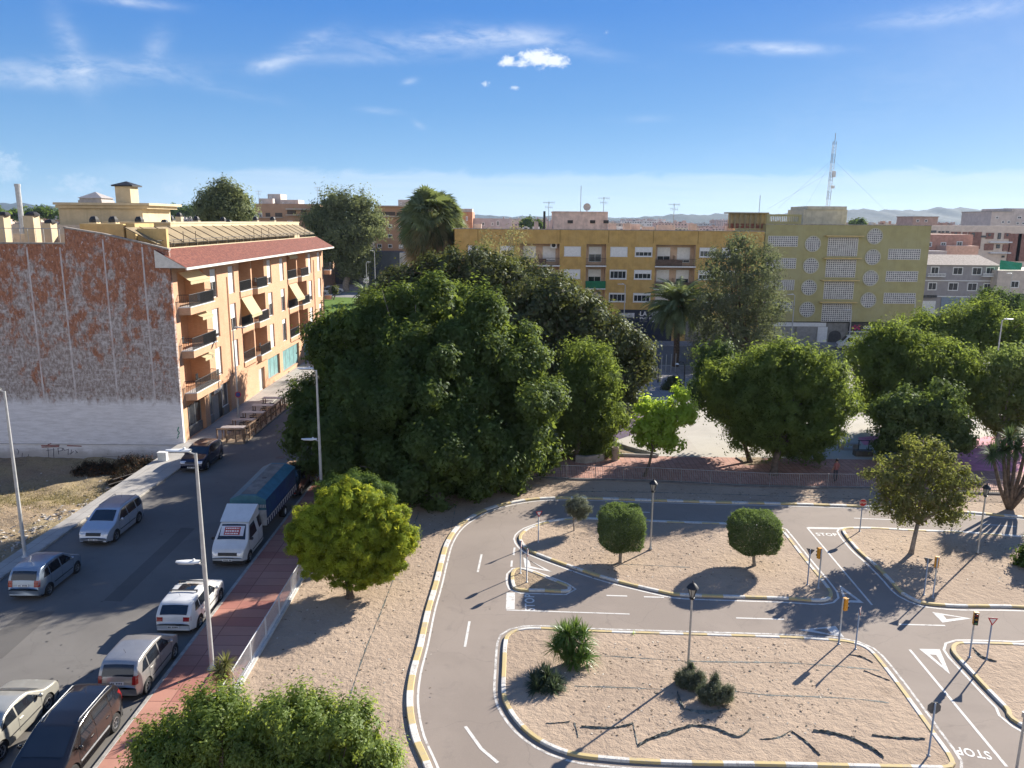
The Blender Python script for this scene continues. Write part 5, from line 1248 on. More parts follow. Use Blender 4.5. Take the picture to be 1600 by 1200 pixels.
# rooftop bits of the ochre block
pinkp = M('pale_pink_render', (.68, .54, .48), .9, .1, 1.5, c2=(.40, .33, .30), c2scale=.8, streak=.3)
m = MB(); wbox(m, 865, 949, 331, 362, BY + 5, 6); wbox(m, 864, 950, 330, 332.5, BY + 4.9, 6.2); PH = m.build('roof_house', pinkp, OC, world=True)
m = MB()
for px_ in (887, 922, 943): wbox(m, px_, px_ + 8, 344, 349, BY + 4.93, .07)
m.build('vent_opening', blk, PH, world=True)
m = MB()
for (l, r, t_) in ((952, 963, 349), (975, 985, 349), (986, 1000, 350), (1028, 1055, 351), (1078, 1088, 350), (1005, 1022, 354), (1136, 1148, 353), (835, 841, 346), (740, 752, 350)): wbox(m, l, r, t_, 362, BY + 3 + (l % 3), 1.2)
m.build('chimney_row', pinkp, OC, world=True)
m = MB(); wbox(m, 849, 852, 330, 360, BY + 2, .2); m.build('flue_pipe', blk, OC, world=True)
m = MB(); wbox(m, 1139, 1200, 333, 350, BY + 2, .3); wbox(m, 1139, 1200, 349, 357, BY + 1.7, .5, 1); m.build('roof_terrace_wall', [M('ochre_screen', (.50, .40, .22), .85, .1, 1), M('brick_red', (.26, .10, .07), .9, .2, 3)], OC, world=True)
m = MB()
for k in range(8): wbox(m, 1140 + 8 * k, 1141 + 8 * k, 334, 357, BY + 1.5, .12)
wbox(m, 1138, 1202, 331.5, 334, BY + 1.2, 2.5); m.build('roof_terrace_frame', M('frame_olive', (.26, .22, .13), .8, .1, 2), OC, world=True)
def antenna(px, pyt, pyb, Y, label, kind='yagi', par=None):
    a = W(px, pyb, Y); b = W(px, pyt, Y); t = thing('tv_antenna', (a.x, Y, a.z), label, 'antenna')
    m = MB(); h = b.z - a.z; m.bar((0, 0, -.6), (0, 0, h), .045, n=6); m.build('mast', metal, t)
    if kind == 'yagi':
        m = MB(); m.bar((-.9, 0, h - .15), (.9, 0, h - .15), .03, n=4)
        for k in range(8): x = -.85 + .24 * k; l = .45 + .05 * k; m.bar((x, -l / 2, h - .15), (x, l / 2, h - .15), .02, n=4); m.bar((x, 0, h - .15 - l * .3), (x, 0, h - .15 + l * .3), .02, n=4)
        m.bar((-.6, 0, h - .8), (.6, 0, h - .9), .03, n=4)
        for k in range(5): m.bar((-.5 + .25 * k, 0, h - 1.1), (-.5 + .25 * k, 0, h - .6), .02, n=4)
        m.build('elements', metal, t)
    return t
antenna(907, 290, 331, BY + 6, 'tall thin bare mast on the pale roof house of the ochre block', 'rod'); antenna(943, 308, 331, BY + 6, 'branched television antenna at the right end of the pale roof house')
antenna(857, 315, 350, BY + 5, 'small antenna left of the pale roof house'); antenna(1052, 318, 352, BY + 5, 'small antenna above the middle of the ochre roof'); antenna(1186, 305, 333, BY + 3, 'whip antenna above the open roof terrace screen', 'rod')
t = thing('satellite_dish', tuple(W(917, 331, BY + 7)), 'round grey satellite dish on the pale roof house of the ochre block', 'satellite dish')
m = MB(); m.lathe([(0, .18), (.25, .16), (.45, .1), (.58, 0), (.58, -.03), (.45, .06), (0, .14)], 22, (0, 0, .75), 'Y'); m.build('dish', M('dish_grey', (.45, .42, .38), .6, .1, 3), t, smooth=True); m = MB(); m.bar((0, .2, 0), (0, .2, .75), .06, n=6); m.bar((0, .15, .75), (0, -.5, .7), .02, n=4); m.build('bracket', metal, t)
# ---------------------------------------------------------------- green office block
green = M('green_render', (.385, .345, .16), .85, .06, .8, .12, 20, c2=(.40, .375, .21), c2scale=.25, c2amt=.5, streak=.2)
blockw = M('glass_block_white', (.62, .60, .56), .6, .1, 2); blockd = M('glass_block_dark', (.17, .17, .18), .25, .35, 1.5)
GX0, GX1 = 37.75, 62.4
GB = thing('office_building', (GX0, BY, 0), 'olive green blank-walled block with round and square glass block windows', 'building')
m = MB(); m.box(GX0, GX1, BY - .02, BY + 18, 3.3, 17.8, 0); m.build('facade_wall', green, GB, world=True)
m = MB(); m.box(GX0, GX1 - .05, BY + .08, BY + 18, 0, 3.3); m.build('ground_floor', M('stone_grey', (.24, .23, .21), .85, .15, 1.5, streak=.3), GB, world=True)
m = MB(); m.box(GX0 - .02, GX1 + .06, BY - .07, BY + .3, 17.8, 17.9); m.build('coping', M('coping_grey', (.3, .3, .3)), GB, world=True)
def lattice(x0, x1, z0, z1, nx, nz, name='glass_block_window', round_=False):
    """white blocks with dark gaps, framed"""
    mb = MB(); y = BY - .02; cx, cz, R = (x0 + x1) / 2, (z0 + z1) / 2, (x1 - x0) / 2
    if round_:
        mb.lathe([(R, -.0), (R + .14, 0), (R + .14, -.10), (R, -.10), (R, 0)], 36, (cx, y, cz), 'Y')
    else:
        for (a, b, c_, d) in ((x0 - .05, x1 + .05, z0 - .05, z0), (x0 - .05, x1 + .05, z1, z1 + .05), (x0 - .05, x0, z0, z1), (x1, x1 + .05, z0, z1)): mb.box(a, b, y - .05, y + .01, c_, d)
    o = mb.build(name, M('lattice_frame', (.50, .48, .37), .8, .1, 2), GB, world=True)
    d_ = MB(); w_ = MB(); sx, sz = (x1 - x0) / nx, (z1 - z0) / nz
    if round_: d_.lathe([(0, -.01), (R, -.01)], 36, (cx, y, cz), 'Y')
    else: d_.box(x0, x1, y - .012, y, z0, z1)
    for i in range(nx + 1):
        x = x0 + sx * i; h = (math.sqrt(max(0, R * R - (x - cx) ** 2)) if round_ else 9)
        za, zb = max(z0, cz - h), min(z1, cz + h)
        if zb - za > .1: w_.box(x - sx * .17, x + sx * .17, y - .045, y - .013, za, zb)
    for i in range(nz + 1):
        z = z0 + sz * i; h = (math.sqrt(max(0, R * R - (z - cz) ** 2)) if round_ else 99)
        xa, xb = max(x0, cx - h), min(x1, cx + h)
        if xb - xa > .1: w_.box(xa, xb, y - .048, y - .012, z - sz * .17, z + sz * .17)
    d_.build('glass', blockd, o, world=True); w_.build('lattice', blockw, o, world=True)
for (z0, z1) in ((14.6, 16.1), (11.35, 12.85), (8.1, 9.6), (4.9, 6.3)): lattice(38.2, 42.6, z0, z1, 14, 5)
for z in (15.0, 11.77, 8.49, 5.15): lattice(43.83, 45.97, z - 1.07, z + 1.07, 7, 7, 'round_window', True)
for z in (16.2, 13.12, 9.98, 6.65): lattice(53.0, 55.14, z - 1.07, z + 1.07, 7, 7, 'round_window', True)
for (z0, z1) in ((13.25, 15.95), (10.1, 12.7), (6.8, 9.4), (3.35, 6.07)): lattice(47.2, 51.65, z0, z1, 14, 9, 'stair_window')
for (z0, z1) in ((12.82, 14.35), (9.52, 11.04), (6.2, 7.76)): lattice(56.4, 61.15, z0, z1, 15, 5)
for z in (16.12, 12.85, 9.55, 6.25): m = MB(); m.box(46.6, 52.2, BY - .75, BY - .021, z, z + .16); m.build('canopy_ledge', M('ledge_tan', (.62, .46, .20), .8, .1, 2), GB, world=True)
m = MB(); m.box(37.8, 43.0, BY + .2, BY + .35, 17.9, 18.25); m.box(37.8, 38.3, BY + .2, BY + .35, 18.25, 19.3); m.box(42.6, 43.0, BY + .2, BY + .35, 18.25, 19.3); m.box(38.3, 42.6, BY + .2, BY + .35, 19.0, 19.3)
for k in range(16): x = 38.4 + .27 * k; m.box(x, x + .07, BY + .22, BY + .33, 18.25, 19.0)
m.build('roof_screen', green, GB, world=True)
m = MB(); wbox(m, 1256, 1322, 327, 352, BY + 3, 7); wbox(m, 1262, 1323, 322, 327.5, BY + 2.8, 7.4); m.build('roof_house', M('roof_house_cream', (.55, .50, .38), .85, .1, 1.5, streak=.3), GB, world=True)
# ground floor: shutters, arch, shop sign
m = MB(); m.box(40.0, 48.0, BY - .05, BY + .07, 2.55, 3.15); m.box(46.8, 48.3, BY - .04, BY + .06, .13, 2.5); m.build('white_fascia', wht, GB, world=True)
for (a, b) in ((40.3, 43.2), (43.6, 46.7)):
    m = MB(); m.box(a, b, BY + .0, BY + .07, .13, 2.5)
    for k in range(24): m.box(a, b, BY - .02, BY, .16 + .097 * k, .16 + .097 * k + .08)
    m.build('roller_shutter', M('shutter_grey', (.30, .30, .30), .5, .1, 2, metal=.3), GB, world=True)
m = MB()
pts = [(48.55, .13), (50.5, .13)] + [(49.525 + .975 * math.cos(rad(a)), 1.1 + .85 * math.sin(rad(a))) for a in range(0, 181, 15)]
m.add([(x, BY + .07, z) for x, z in pts], [tuple(range(len(pts)))]); m.build('arched_doorway', M('arch_dark', (.045, .045, .05), .6, .2, 3), GB, world=True)
m = MB(); m.box(51.5, 60.2, BY - .28, BY + .07, 1.95, 3.1); sg_ = m.build('shop_sign', M('sign_dark', (.035, .028, .03), .5, .1, 2), GB, world=True)
wtext('sign_lettering', 'copi', 1.05, signw, sg_, 53.6, BY - .29, 2.6, bold=.012)
m = MB()
for k, (dx, dz) in enumerate(((0, 0), (.35, .22), (.35, -.22), (.7, 0), (1.0, .25), (1.0, -.2))): m.lathe([(0, -.01), (.19, -.01), (.19, 0)], 14, (52.0 + dx, BY - .283, 2.5 + dz), 'Y')
m.build('sign_emblem', M('emblem_magenta', (.32, .02, .09), .5, .1, 3), sg_, world=True)
m = MB(); m.box(51.5, 60.0, BY + .02, BY + .07, .2, 1.9); m.build('shop_window', wglass2, GB, world=True)
m = MB(); m.box(51.4, 60.2, BY - .9, BY - .28, 1.86, 1.93); m.build('shop_canopy', wht, GB, world=True)
m = MB(); m.bar((37.9, BY - .06, 3.25), (62, BY - .06, 3.2), .05, n=6); m.bar((45, BY - .1, 3.3), (61.8, BY - .1, 3.36), .02, n=4); m.build('cable_run', blk, GB, world=True)
# lattice mast
a = W(1293, 322, BY + 6); zt = W(1303, 208, BY + 6).z; MT = thing('radio_mast', (a.x, BY + 6, a.z - .4), 'tall red and white lattice radio mast on the green block roof', 'antenna mast')
m = MB(); H_ = zt - a.z + .4; r_ = .32; c3 = [(r_ * math.cos(2.094 * k), r_ * math.sin(2.094 * k)) for k in range(3)]; lean = .25
def ms(k, z): return (c3[k][0] + lean * z / H_, c3[k][1], z)
ns_ = 22
for s in range(ns_):
    z0, z1 = (H_ - 1.2) * s / ns_, (H_ - 1.2) * (s + 1) / ns_
    for k in range(3): m.bar(ms(k, z0), ms(k, z1), .035, n=4, m=s // 3 % 2); m.bar(ms(k, z0), ms((k + 1) % 3, z1), .022, n=4, m=s // 3 % 2)
m.bar((lean, 0, H_ - 1.2), (lean, 0, H_), .05, n=5, m=1)
m.build('lattice', [wht, M('mast_grey', (.35, .33, .32), .6, .1, 3)], MT)
m = MB()
for zz_ in (.42, .46, .27): m.lathe([(.0, 0), (.3, .02), (.3, .45), (0, .5)], 10, (.5, -.1, H_ * zz_)); 
m.build('dish', wht, MT)
m = MB()
for (dx, dy, hh) in ((-9, -4, .66), (-5, -4, .66), (7, -4, .66), (-7.5, 6, .5)): m.bar((lean * hh, 0, H_ * hh), (dx, dy, -.1), .012, n=3)
m.build('guy_wire', metal, MT)
# ---------------------------------------------------------------- grey house and neighbours
def facade_px(name, label, Y, l, r, t_, dep, mat, wins=(), parts=(), group=None, zb=0.0, cat='building', roofm=None):
    a = W(l, t_, Y); b = W(r, t_, Y); T = thing(name, ((a.x + b.x) / 2, Y, zb), label, cat, group)
    m = MB(); m.box(a.x, b.x, Y, Y + dep, zb, a.z); wl = m.build('wall', mat, T, world=True)
    if roofm: m = MB(); m.box(a.x - .3, b.x + .3, Y - .3, Y + dep + .3, a.z, a.z + .25); m.build('roof', roofm, T, world=True)
    for wn in wins:
        (x0, y0, x1, y1) = wn[:4]; p = W(x0, y0, Y); q = W(x1, y1, Y)
        window_part(T, 'y', p.x, q.x, q.z, p.z, Y, wht, wglass, wn[4] if len(wn) > 4 else 0, whsh, .16, False, 1)
    return T
zD = lambda x, y: (1400 + x / 5, 280 + y / 5)
greyr = M('grey_render', (.32, .30, .30), .85, .08, 1, streak=.15)
wD = []
for (x0, y0, x1, y1) in ((275, 682, 332, 742), (447, 686, 518, 748), (597, 687, 666, 750), (705, 686, 765, 745), (252, 805, 314, 868), (410, 806, 482, 872), (560, 808, 630, 874), (684, 812, 742, 872)):
    wD.append((*zD(x0, y0), *zD(x1, y1)))
GH = facade_px('terraced_house', 'grey two-storey house with white framed windows right of the green block', 150, *zD(175, 0)[:1], zD(805, 0)[0], zD(0, 668)[1], 14, greyr, wD)
roofg = M('old_grey_tiles', (.28, .23, .20), .9, .25, 3, .4, 8)
a = W(*zD(230, 668), 150); b = W(*zD(812, 668), 150); z1 = W(*zD(500, 606), 153).z + .3
m = MB(); m.add([(a.x, 149.6, a.z), (b.x, 149.6, a.z), (b.x - .8, 156, z1), (a.x, 156, z1), (a.x, 164, a.z), (b.x, 164, a.z)], [(0, 1, 2, 3), (3, 2, 5, 4), (0, 3, 4), (1, 5, 2)]); m.build('roof', roofg, GH, world=True)
m = MB()
for (l, r, z_) in ((200, 800, 787), (320, 800, 912)): p = W(*zD(l, z_), 150); q = W(*zD(r, z_ + 12), 150); m.box(p.x, q.x, 149.85, 150, q.z, p.z)
m.build('white_band', wht, GH, world=True)
for (l, r) in ((258, 392), (690, 788)):
    p = W(*zD(l, 738), 149); q = W(*zD(r, 760), 149); m = MB(); m.box(p.x, q.x, 149.2, 150, q.z - .1, q.z + .05)
    n = 12
    for k in range(n + 1): x = p.x + (q.x - p.x) * k / n; m.bar((x, 149.25, q.z), (x, 149.25, p.z), .05, n=5)
    m.box(p.x, q.x, 149.2, 149.3, p.z - .05, p.z + .05); m.build('balcony', wht, GH, world=True)
for (l, r, t_, mt) in ((207, 310, 950, wht), (355, 495, 920, M('blue_grey_door', (.20, .26, .33), .5, .08, 3)), (505, 560, 918, M('blue_grey_door', (.2, .26, .33)))):
    p = W(*zD(l, t_), 150); q = W(*zD(r, t_), 150); m = MB(); m.box(p.x, q.x, 149.9, 150, 0, p.z); m.build('garage_door', mt, GH, world=True)
m = MB()
for k in range(5): p = W(*zD(205 + 24 * k, 907), 149.5); q = W(*zD(222 + 24 * k, 925), 149.5); m.box(p.x, q.x, 149.5, 149.9, q.z, p.z)
m.build('shop_lettering', M('sign_letter_dark', (.07, .07, .07), .6, .1, 3), GH, world=True)
TH = facade_px('terraced_house', 'beige low house with green netting on its roof at the right edge', 148, zD(800, 0)[0], 1680, zD(0, 712)[1], 12, M('beige_render', (.56, .48, .40), .85, .1, 1, streak=.2), [(*zD(897, 793), *zD(957, 850))])
m = MB(); p = W(*zD(815, 632), 148); q = W(*zD(1300, 712), 148)
m.grid(lambda u, v: (p.x + (W(*zD(985, 632), 148).x - p.x) * u, 147.9 + .12 * math.sin(u * 9 + v * 3), q.z + (p.z - q.z - .5 * u) * v), 14, 5); m.build('green_netting', M('green_net', (.03, .30, .17), .7, .12, 2), TH, world=True)
m = MB(); p = W(*zD(880, 895), 148); m.box(p.x, p.x + 14, 147.9, 148, 0, p.z); m.build('dark_shopfront', M('shopfront_dark', (.05, .05, .055), .4, .3, 1), TH, world=True)
facade_px('house', 'pink brick house with small balcony behind the grey house', 172, 1444, 1521, 366, 10, M('pink_brick', (.50, .28, .22), .9, .12, 1.5, streak=.2), [(*zD(255, 490), *zD(278, 528)), (*zD(350, 492), *zD(390, 520)), (1495, 377, 1503, 386)])
facade_px('house', 'low white walled roof terrace behind the grey house roof', 165, 1446, 1480, 392, 6, M('terrace_white', (.50, .44, .41), .9, .1, 2))
facade_px('house', 'salmon walled house behind the middle of the grey house roof', 168, 1479, 1530, 384, 6, M('salmon_render', (.52, .34, .27), .9, .1, 2))
cb = M('cream_block', (.72, .60, .48), .85, .08, .8, streak=.2); pier = M('brick_pier', (.28, .145, .11), .9, .15, 1.5)
LB = facade_px('apartment_building', 'long cream block with brick piers at the right behind the grey house', 235, 1440, 1700, 352, 15, cb)
def px_panels(T, Y, rects, mat, nm, out=.25):
    for (l, t_, r, b_) in rects:
        p = W(l, t_, Y); q = W(r, b_, Y); m = MB(); m.box(p.x, q.x, Y - out, Y, q.z, p.z); m.build(nm, mat, T, world=True)
px_panels(LB, 235, [(zD(x0, 0)[0], zD(0, y0)[1], zD(x1, 0)[0], zD(0, y1)[1]) for (x0, y0, x1, y1) in ((565, 412, 652, 545), (890, 425, 952, 640), (955, 425, 1010, 640), (432, 410, 498, 452), (522, 412, 548, 470), (705, 418, 758, 466), (848, 420, 886, 466), (692, 503, 755, 555), (835, 508, 880, 560), (342, 420, 418, 462), (1030, 420, 1090, 640))], pier, 'brick_pier')
px_panels(LB, 235, [(zD(x0, 0)[0], zD(0, y0)[1], zD(x1, 0)[0], zD(0, y1)[1]) for (x0, y0, x1, y1) in ((258, 400, 310, 418), (332, 405, 345, 418), (356, 405, 372, 418), (390, 405, 410, 418), (660, 440, 700, 455), (798, 420, 812, 468), (785, 508, 805, 540), (825, 596, 842, 612), (455, 415, 472, 440), (590, 418, 608, 450), (720, 425, 735, 445), (860, 425, 872, 445))], wglass, 'window', .35)
px_panels(LB, 235, [(zD(x0, 0)[0], zD(0, y0)[1], zD(x1, 0)[0], zD(0, y1)[1]) for (x0, y0, x1, y1) in ((720, 486, 890, 497), (720, 570, 880, 580), (430, 478, 560, 490))], wht, 'balcony', 1.2)
facade_px('apartment_building', 'tall grey beige block at the far right rising above the skyline', 300, 1550, 1582, 331, 20, M('grey_beige', (.54, .48, .43), .9, .1, .6, streak=.3), [(1565, 345, 1569, 349), (1574, 345, 1578, 349), (1556, 338, 1560, 342)], roofm=M('coping_grey', (.3, .3, .3)))
facade_px('apartment_building', 'taller of the two grey beige blocks, cut by the right frame edge', 305, 1582, 1690, 325.5, 20, M('grey_beige2', (.56, .49, .44), .9, .1, .6, streak=.3), [(1590, 338, 1596, 342), (1588, 347, 1592, 351), (1597, 347, 1601, 351)])
facade_px('house', 'pinkish low block above the cream block, below the hills', 330, 1427, 1466, 339, 14, M('pinkish', (.42, .30, .25), .9, .1, .6), [(1432, 343, 1436, 347), (1445, 343, 1449, 347)], roofm=M('brown_roof', (.2, .15, .12)))
# brown blocks at the left of the palms
brown = brick_mat('brown_brick', (.48, .28, .17), (.53, .32, .20), (.42, .28, .2)); bandm = M('pale_band', (.50, .42, .34), .85, .1, 1)
z6b = lambda x, y: (380 + x / 4, 260 + y / 4)
BB = facade_px('apartment_building', 'brown brick apartment block with balconies left of the big eucalyptus', 205, 398, 500, 318, 14, brown, [(*z6b(80, 290), *z6b(120, 320)), (*z6b(275, 340), *z6b(310, 362))])
px_panels(BB, 205, [(*z6b(270, 262), *z6b(430, 272)), (*z6b(270, 300), *z6b(430, 308)), (*z6b(75, 315), *z6b(250, 322))], bandm, 'balcony', .8)
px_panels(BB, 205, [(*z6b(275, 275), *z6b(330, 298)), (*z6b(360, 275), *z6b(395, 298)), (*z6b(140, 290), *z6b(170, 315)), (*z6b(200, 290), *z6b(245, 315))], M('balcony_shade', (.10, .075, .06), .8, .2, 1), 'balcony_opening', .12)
BC = facade_px('apartment_building', 'brown brick apartment block between the eucalyptus and the fan palm', 215, 585, 712, 322, 14, brown, [(*z6b(905, 362), *z6b(932, 384)), (*z6b(970, 362), *z6b(1000, 384), .7), (*z6b(905, 424), *z6b(932, 448)), (*z6b(972, 424), *z6b(1000, 448)), (*z6b(838, 484), *z6b(868, 510)), (*z6b(905, 486), *z6b(932, 510)), (*z6b(972, 488), *z6b(1002, 514), .8), (*z6b(838, 362), *z6b(860, 384)), (*z6b(838, 424), *z6b(860, 446))])
px_panels(BC, 215, [(*z6b(830, 308), *z6b(1030, 318)), (*z6b(830, 244), *z6b(1040, 252))], bandm, 'balcony', .8)
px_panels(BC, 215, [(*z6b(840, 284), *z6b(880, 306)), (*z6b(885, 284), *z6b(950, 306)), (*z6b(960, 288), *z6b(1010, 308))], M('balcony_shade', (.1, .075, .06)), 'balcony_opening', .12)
px_panels(BC, 215, [(*z6b(830, 395), *z6b(1030, 399)), (*z6b(830, 458), *z6b(1030, 462))], bandm, 'string_course', .08)
BD = facade_px('apartment_building', 'orange and white block right of the fan palm', 240, 712, 738, 331, 14, M('orange_wall', (.45, .22, .13), .9, .12, .8), [(719, 338, 722, 345), (728, 338, 731, 345)])
facade_px('apartment_building', 'low white walled block between the fan palm and the wispy tree', 245, 736, 800, 341, 12, M('white_pink', (.50, .43, .42), .9, .1, .8), [(753, 347, 757, 353), (768, 347, 771, 353), (776, 345, 780, 353)])
for i, (l, r, t_, Y, lb) in enumerate([(418, 438, 303, 215, 'white box-shaped roof house highest above the left brown block'), (404, 426, 310, 212, 'pale roof house left of the white box on the brown block'), (438, 466, 312, 214, 'low pale roof house right of the white box on the brown block'), (622, 650, 312, 225, 'pale roof house above the right brown block behind the palm'), (715, 738, 326, 248, 'pale roof house on the orange and white block')]):
    facade_px('roof_house', lb, Y, l, r, t_, 6, M('pale_roof_house', (.55, .50, .46), .9, .1, 1), [(l + 3, t_ + 4, l + 6, t_ + 8)], zb=14.0, cat='roof house')
for i, (px_, t_, b_, lb) in enumerate([(405, 298, 318, 'thin antenna at the left end of the brown roofs'), (497, 292, 320, 'antenna just left of the eucalyptus crown'), (648, 296, 318, 'antenna above the roof left of the fan palm'), (655, 293, 316, 'tallest of the thin antennas at the fan palm top')]): antenna(px_, t_, b_, 212, lb)
DG = facade_px('warehouse', 'dark blue grey box building beside the eucalyptus trunk', 208, 575, 624, 393, 14, M('dark_cladding', (.06, .075, .10), .6, .1, .5))
m = MB(); p = W(624, 393, 208); q = W(641, 393, 208); m.box(p.x + .02, q.x, 207.9, 222, 0, p.z - .3); m.build('side_wing', M('wing_white', (.5, .49, .46), .8, .15, .8, streak=.4), DG, world=True)
facade_px('warehouse', 'dark low building behind the orange block end', 222, 500, 560, 400, 14, M('dark_cladding', (.06, .075, .10)))
# skyline of far low blocks
random.seed(21)
pal = [('beige', (.56, .46, .37)), ('white', (.74, .68, .62)), ('brick', (.48, .29, .21)), ('grey', (.50, .47, .44)), ('sand', (.62, .50, .36)), ('pink', (.62, .44, .37))]
skym = [M('skyline_' + n_, c_, .9, .12, .15, c2=tuple(x * .6 for x in c_), c2scale=.12, c2amt=.4) for n_, c_ in pal]; skw = M('skyline_window', (.09, .085, .085), .6, .3, .5)
def sky_block(x, Y, wd, h, dep, mi):
    m = MB(); m.box(-wd / 2, wd / 2, 0, dep, 0, h, 0); nf = int(h / 3.2); nw = int(wd / 3.2)
    for f_ in range(nf):
        for k in range(nw):
            if random.random() < .15: continue
            cx = -wd / 2 + (k + .5) * wd / nw; z = h - 2.4 - f_ * 3.2; bw = random.choice((.55, .9)); m.box(cx - bw, cx + bw, -.12, 0, z, z + 1.3, 1)
    for k in range(int(wd / 5)): rx = random.uniform(-wd / 2 + 1, wd / 2 - 2); rh = random.choice((.8, 1.2, 2.4)); m.box(rx, rx + random.uniform(.8, 3.5), 1, 4, h, h + rh, 0)
    if random.random() < .6: rx = random.uniform(-wd / 2, wd / 2); m.bar((rx, 2, h), (rx, 2, h + 3.5), .07, n=4, m=1); m.bar((rx - .8, 2, h + 3.2), (rx + .8, 2, h + 3.2), .06, n=4, m=1)
    o = m.build('distant_block', [skym[mi], skw]); o.location = (x, Y, 0)
    tag(o, 'small %s block crowded into the distant town skyline' % pal[mi][0], 'building', 'distant %s blocks on the skyline' % pal[mi][0]); return o
for Y, n_, h0, h1 in ((255, 7, 10, 13), (300, 8, 11, 14.5), (360, 10, 11, 15.5), (430, 12, 12, 16.5), (520, 14, 12, 17), (640, 16, 12, 18), (800, 18, 12, 19), (1050, 20, 12, 21), (1400, 22, 12, 23), (1900, 24, 12, 25)):
    half_ = Y * .72
    for k in range(n_):
        x = -half_ + 2 * half_ * (k + random.uniform(.1, .9)) / n_
        if Y < 400 and (.62 * Y < x): continue
        if Y < 330 and -.36 * Y < x < -.03 * Y: continue
        sky_block(x, Y + random.uniform(-15, 15), random.uniform(.03, .085) * Y + 8, random.uniform(h0, h1), 14, random.randrange(6))
# ================================================================ VEGETATION
lf_ficus = leaf_mat('ficus_leaf', (.020, .040, .010), (.064, .102, .024), (.30, .38, .06), .24, .06)
lf_magn = leaf_mat('magnolia_leaf', (.030, .042, .014), (.060, .075, .026), (.20, .22, .05), .18, .10, (.10, .075, .04), .10)
lf_jac = leaf_mat('feathery_leaf', (.035, .062, .014), (.095, .135, .030), (.36, .45, .07), .32, .05)
lf_lime = leaf_mat('lime_leaf', (.14, .22, .03), (.26, .35, .055), (.60, .75, .08), .45, .05)
lf_pine = leaf_mat('pine_needle', (.060, .105, .014), (.25, .31, .028), (.50, .50, .05), .30, .03)
lf_pined = leaf_mat('dark_pine_needle', (.035, .065, .018), (.075, .12, .03), (.25, .35, .06), .25, .03)
lf_euc = leaf_mat('eucalyptus_leaf', (.085, .105, .050), (.16, .18, .085), (.28, .32, .12), .28, .05)
lf_grey = leaf_mat('grey_green_leaf', (.055, .068, .038), (.11, .125, .070), (.24, .28, .11), .25, .07, (.16, .13, .08), .08)
lf_front = leaf_mat('glossy_leaf', (.045, .075, .016), (.145, .200, .045), (.46, .55, .08), .34, .07)
lf_top = leaf_mat('clipped_leaf', (.035, .058, .022), (.115, .150, .065), (.22, .32, .06), .22, .06)
lf_brn = leaf_mat('brownish_leaf', (.062, .068, .022), (.115, .115, .040), (.34, .38, .07), .28, .07, (.16, .10, .05), .08)
lf_palm = leaf_mat('palm_leaf', (.060, .085, .035), (.14, .165, .075), (.25, .30, .08), .22, .10)
lf_dead = leaf_mat('dead_palm_leaf', (.16, .11, .06), (.28, .20, .11), (.4, .3, .1), .2, .03)
lf_yuc = leaf_mat('yucca_leaf', (.040, .085, .020), (.085, .15, .035), (.25, .36, .06), .2, .12, grough=.35)
lf_yucd = leaf_mat('dark_yucca_leaf', (.028, .045, .026), (.060, .085, .050), (.15, .2, .08), .15, .14, grough=.35)
TRK = 'trees around the plaza'
# the great ficus; its hidden rear lobes are added to shade the street
tree('ficus_tree', 'huge dense dark green tree filling the middle, overhanging the street and the track', 'tree', Vector((-5.3, 48.6, 0)), 53,
     [(665, 520, 95, 82, 2), (745, 545, 100, 80, 1), (590, 560, 90, 85, 1), (532, 632, 76, 62, 0), (660, 620, 120, 100, -2), (790, 610, 92, 90, 0), (828, 655, 56, 74, 0), (560, 680, 110, 66, -2), (690, 710, 110, 78, -4), (785, 708, 68, 58, -2), (476, 668, 42, 38, 0), (630, 735, 70, 45, -3), (740, 755, 52, 34, -4), (700, 484, 58, 38, 3), (630, 494, 52, 40, 3), (745, 503, 48, 36, 4), (600, 720, 60, 44, -3), (848, 695, 32, 40, 0), (545, 520, 62, 52, 1), (522, 572, 42, 42, 0), (610, 560, 62, 60, 11), (555, 590, 46, 46, 10), (700, 545, 80, 60, 12), (640, 590, 80, 70, 16)],
     lf_ficus, 10500, 28, .42, .25, .62, 3, None, .34, brk2, 3, el=2.0, up=1.0, asp=.50, rmin=.74, inner=.14, subr=1.6, sp=.84, loose=.12)
tree('magnolia_tree', 'dark bronze-green tree right behind the huge ficus, below the ochre windows', 'tree', Vector((6.5, 71, 0)), 72,
     [(850, 480, 62, 46), (915, 510, 62, 50), (965, 560, 50, 62), (960, 620, 45, 50), (890, 560, 60, 60), (1000, 580, 24, 34), (820, 520, 60, 60)], lf_magn, 1000, 34, .72, .34, .35, 5, TRK, .5, el=1.2, rmin=.7, asp=.55)
tree('magnolia_tree', 'dark brownish tree crown behind the top of the huge ficus, left of the wispy tree', 'tree', Vector((-8, 84, 0)), 85,
     [(690, 430, 48, 40), (640, 450, 42, 36), (740, 425, 50, 38), (600, 475, 38, 34), (770, 440, 50, 40), (720, 470, 70, 40)], lf_magn, 800, 32, .75, .36, .35, 6, TRK, .5, el=1.2, rmin=.7, asp=.55)
tree('magnolia_tree', 'dark rounded tree in front of the left ochre windows, under the wispy tree', 'tree', Vector((3, 92, 0)), 93,
     [(800, 440, 48, 34), (850, 450, 42, 32), (890, 475, 38, 34), (840, 480, 60, 34)], lf_magn, 560, 32, .75, .38, .3, 8, TRK, .5, el=1.2, rmin=.7, asp=.55)
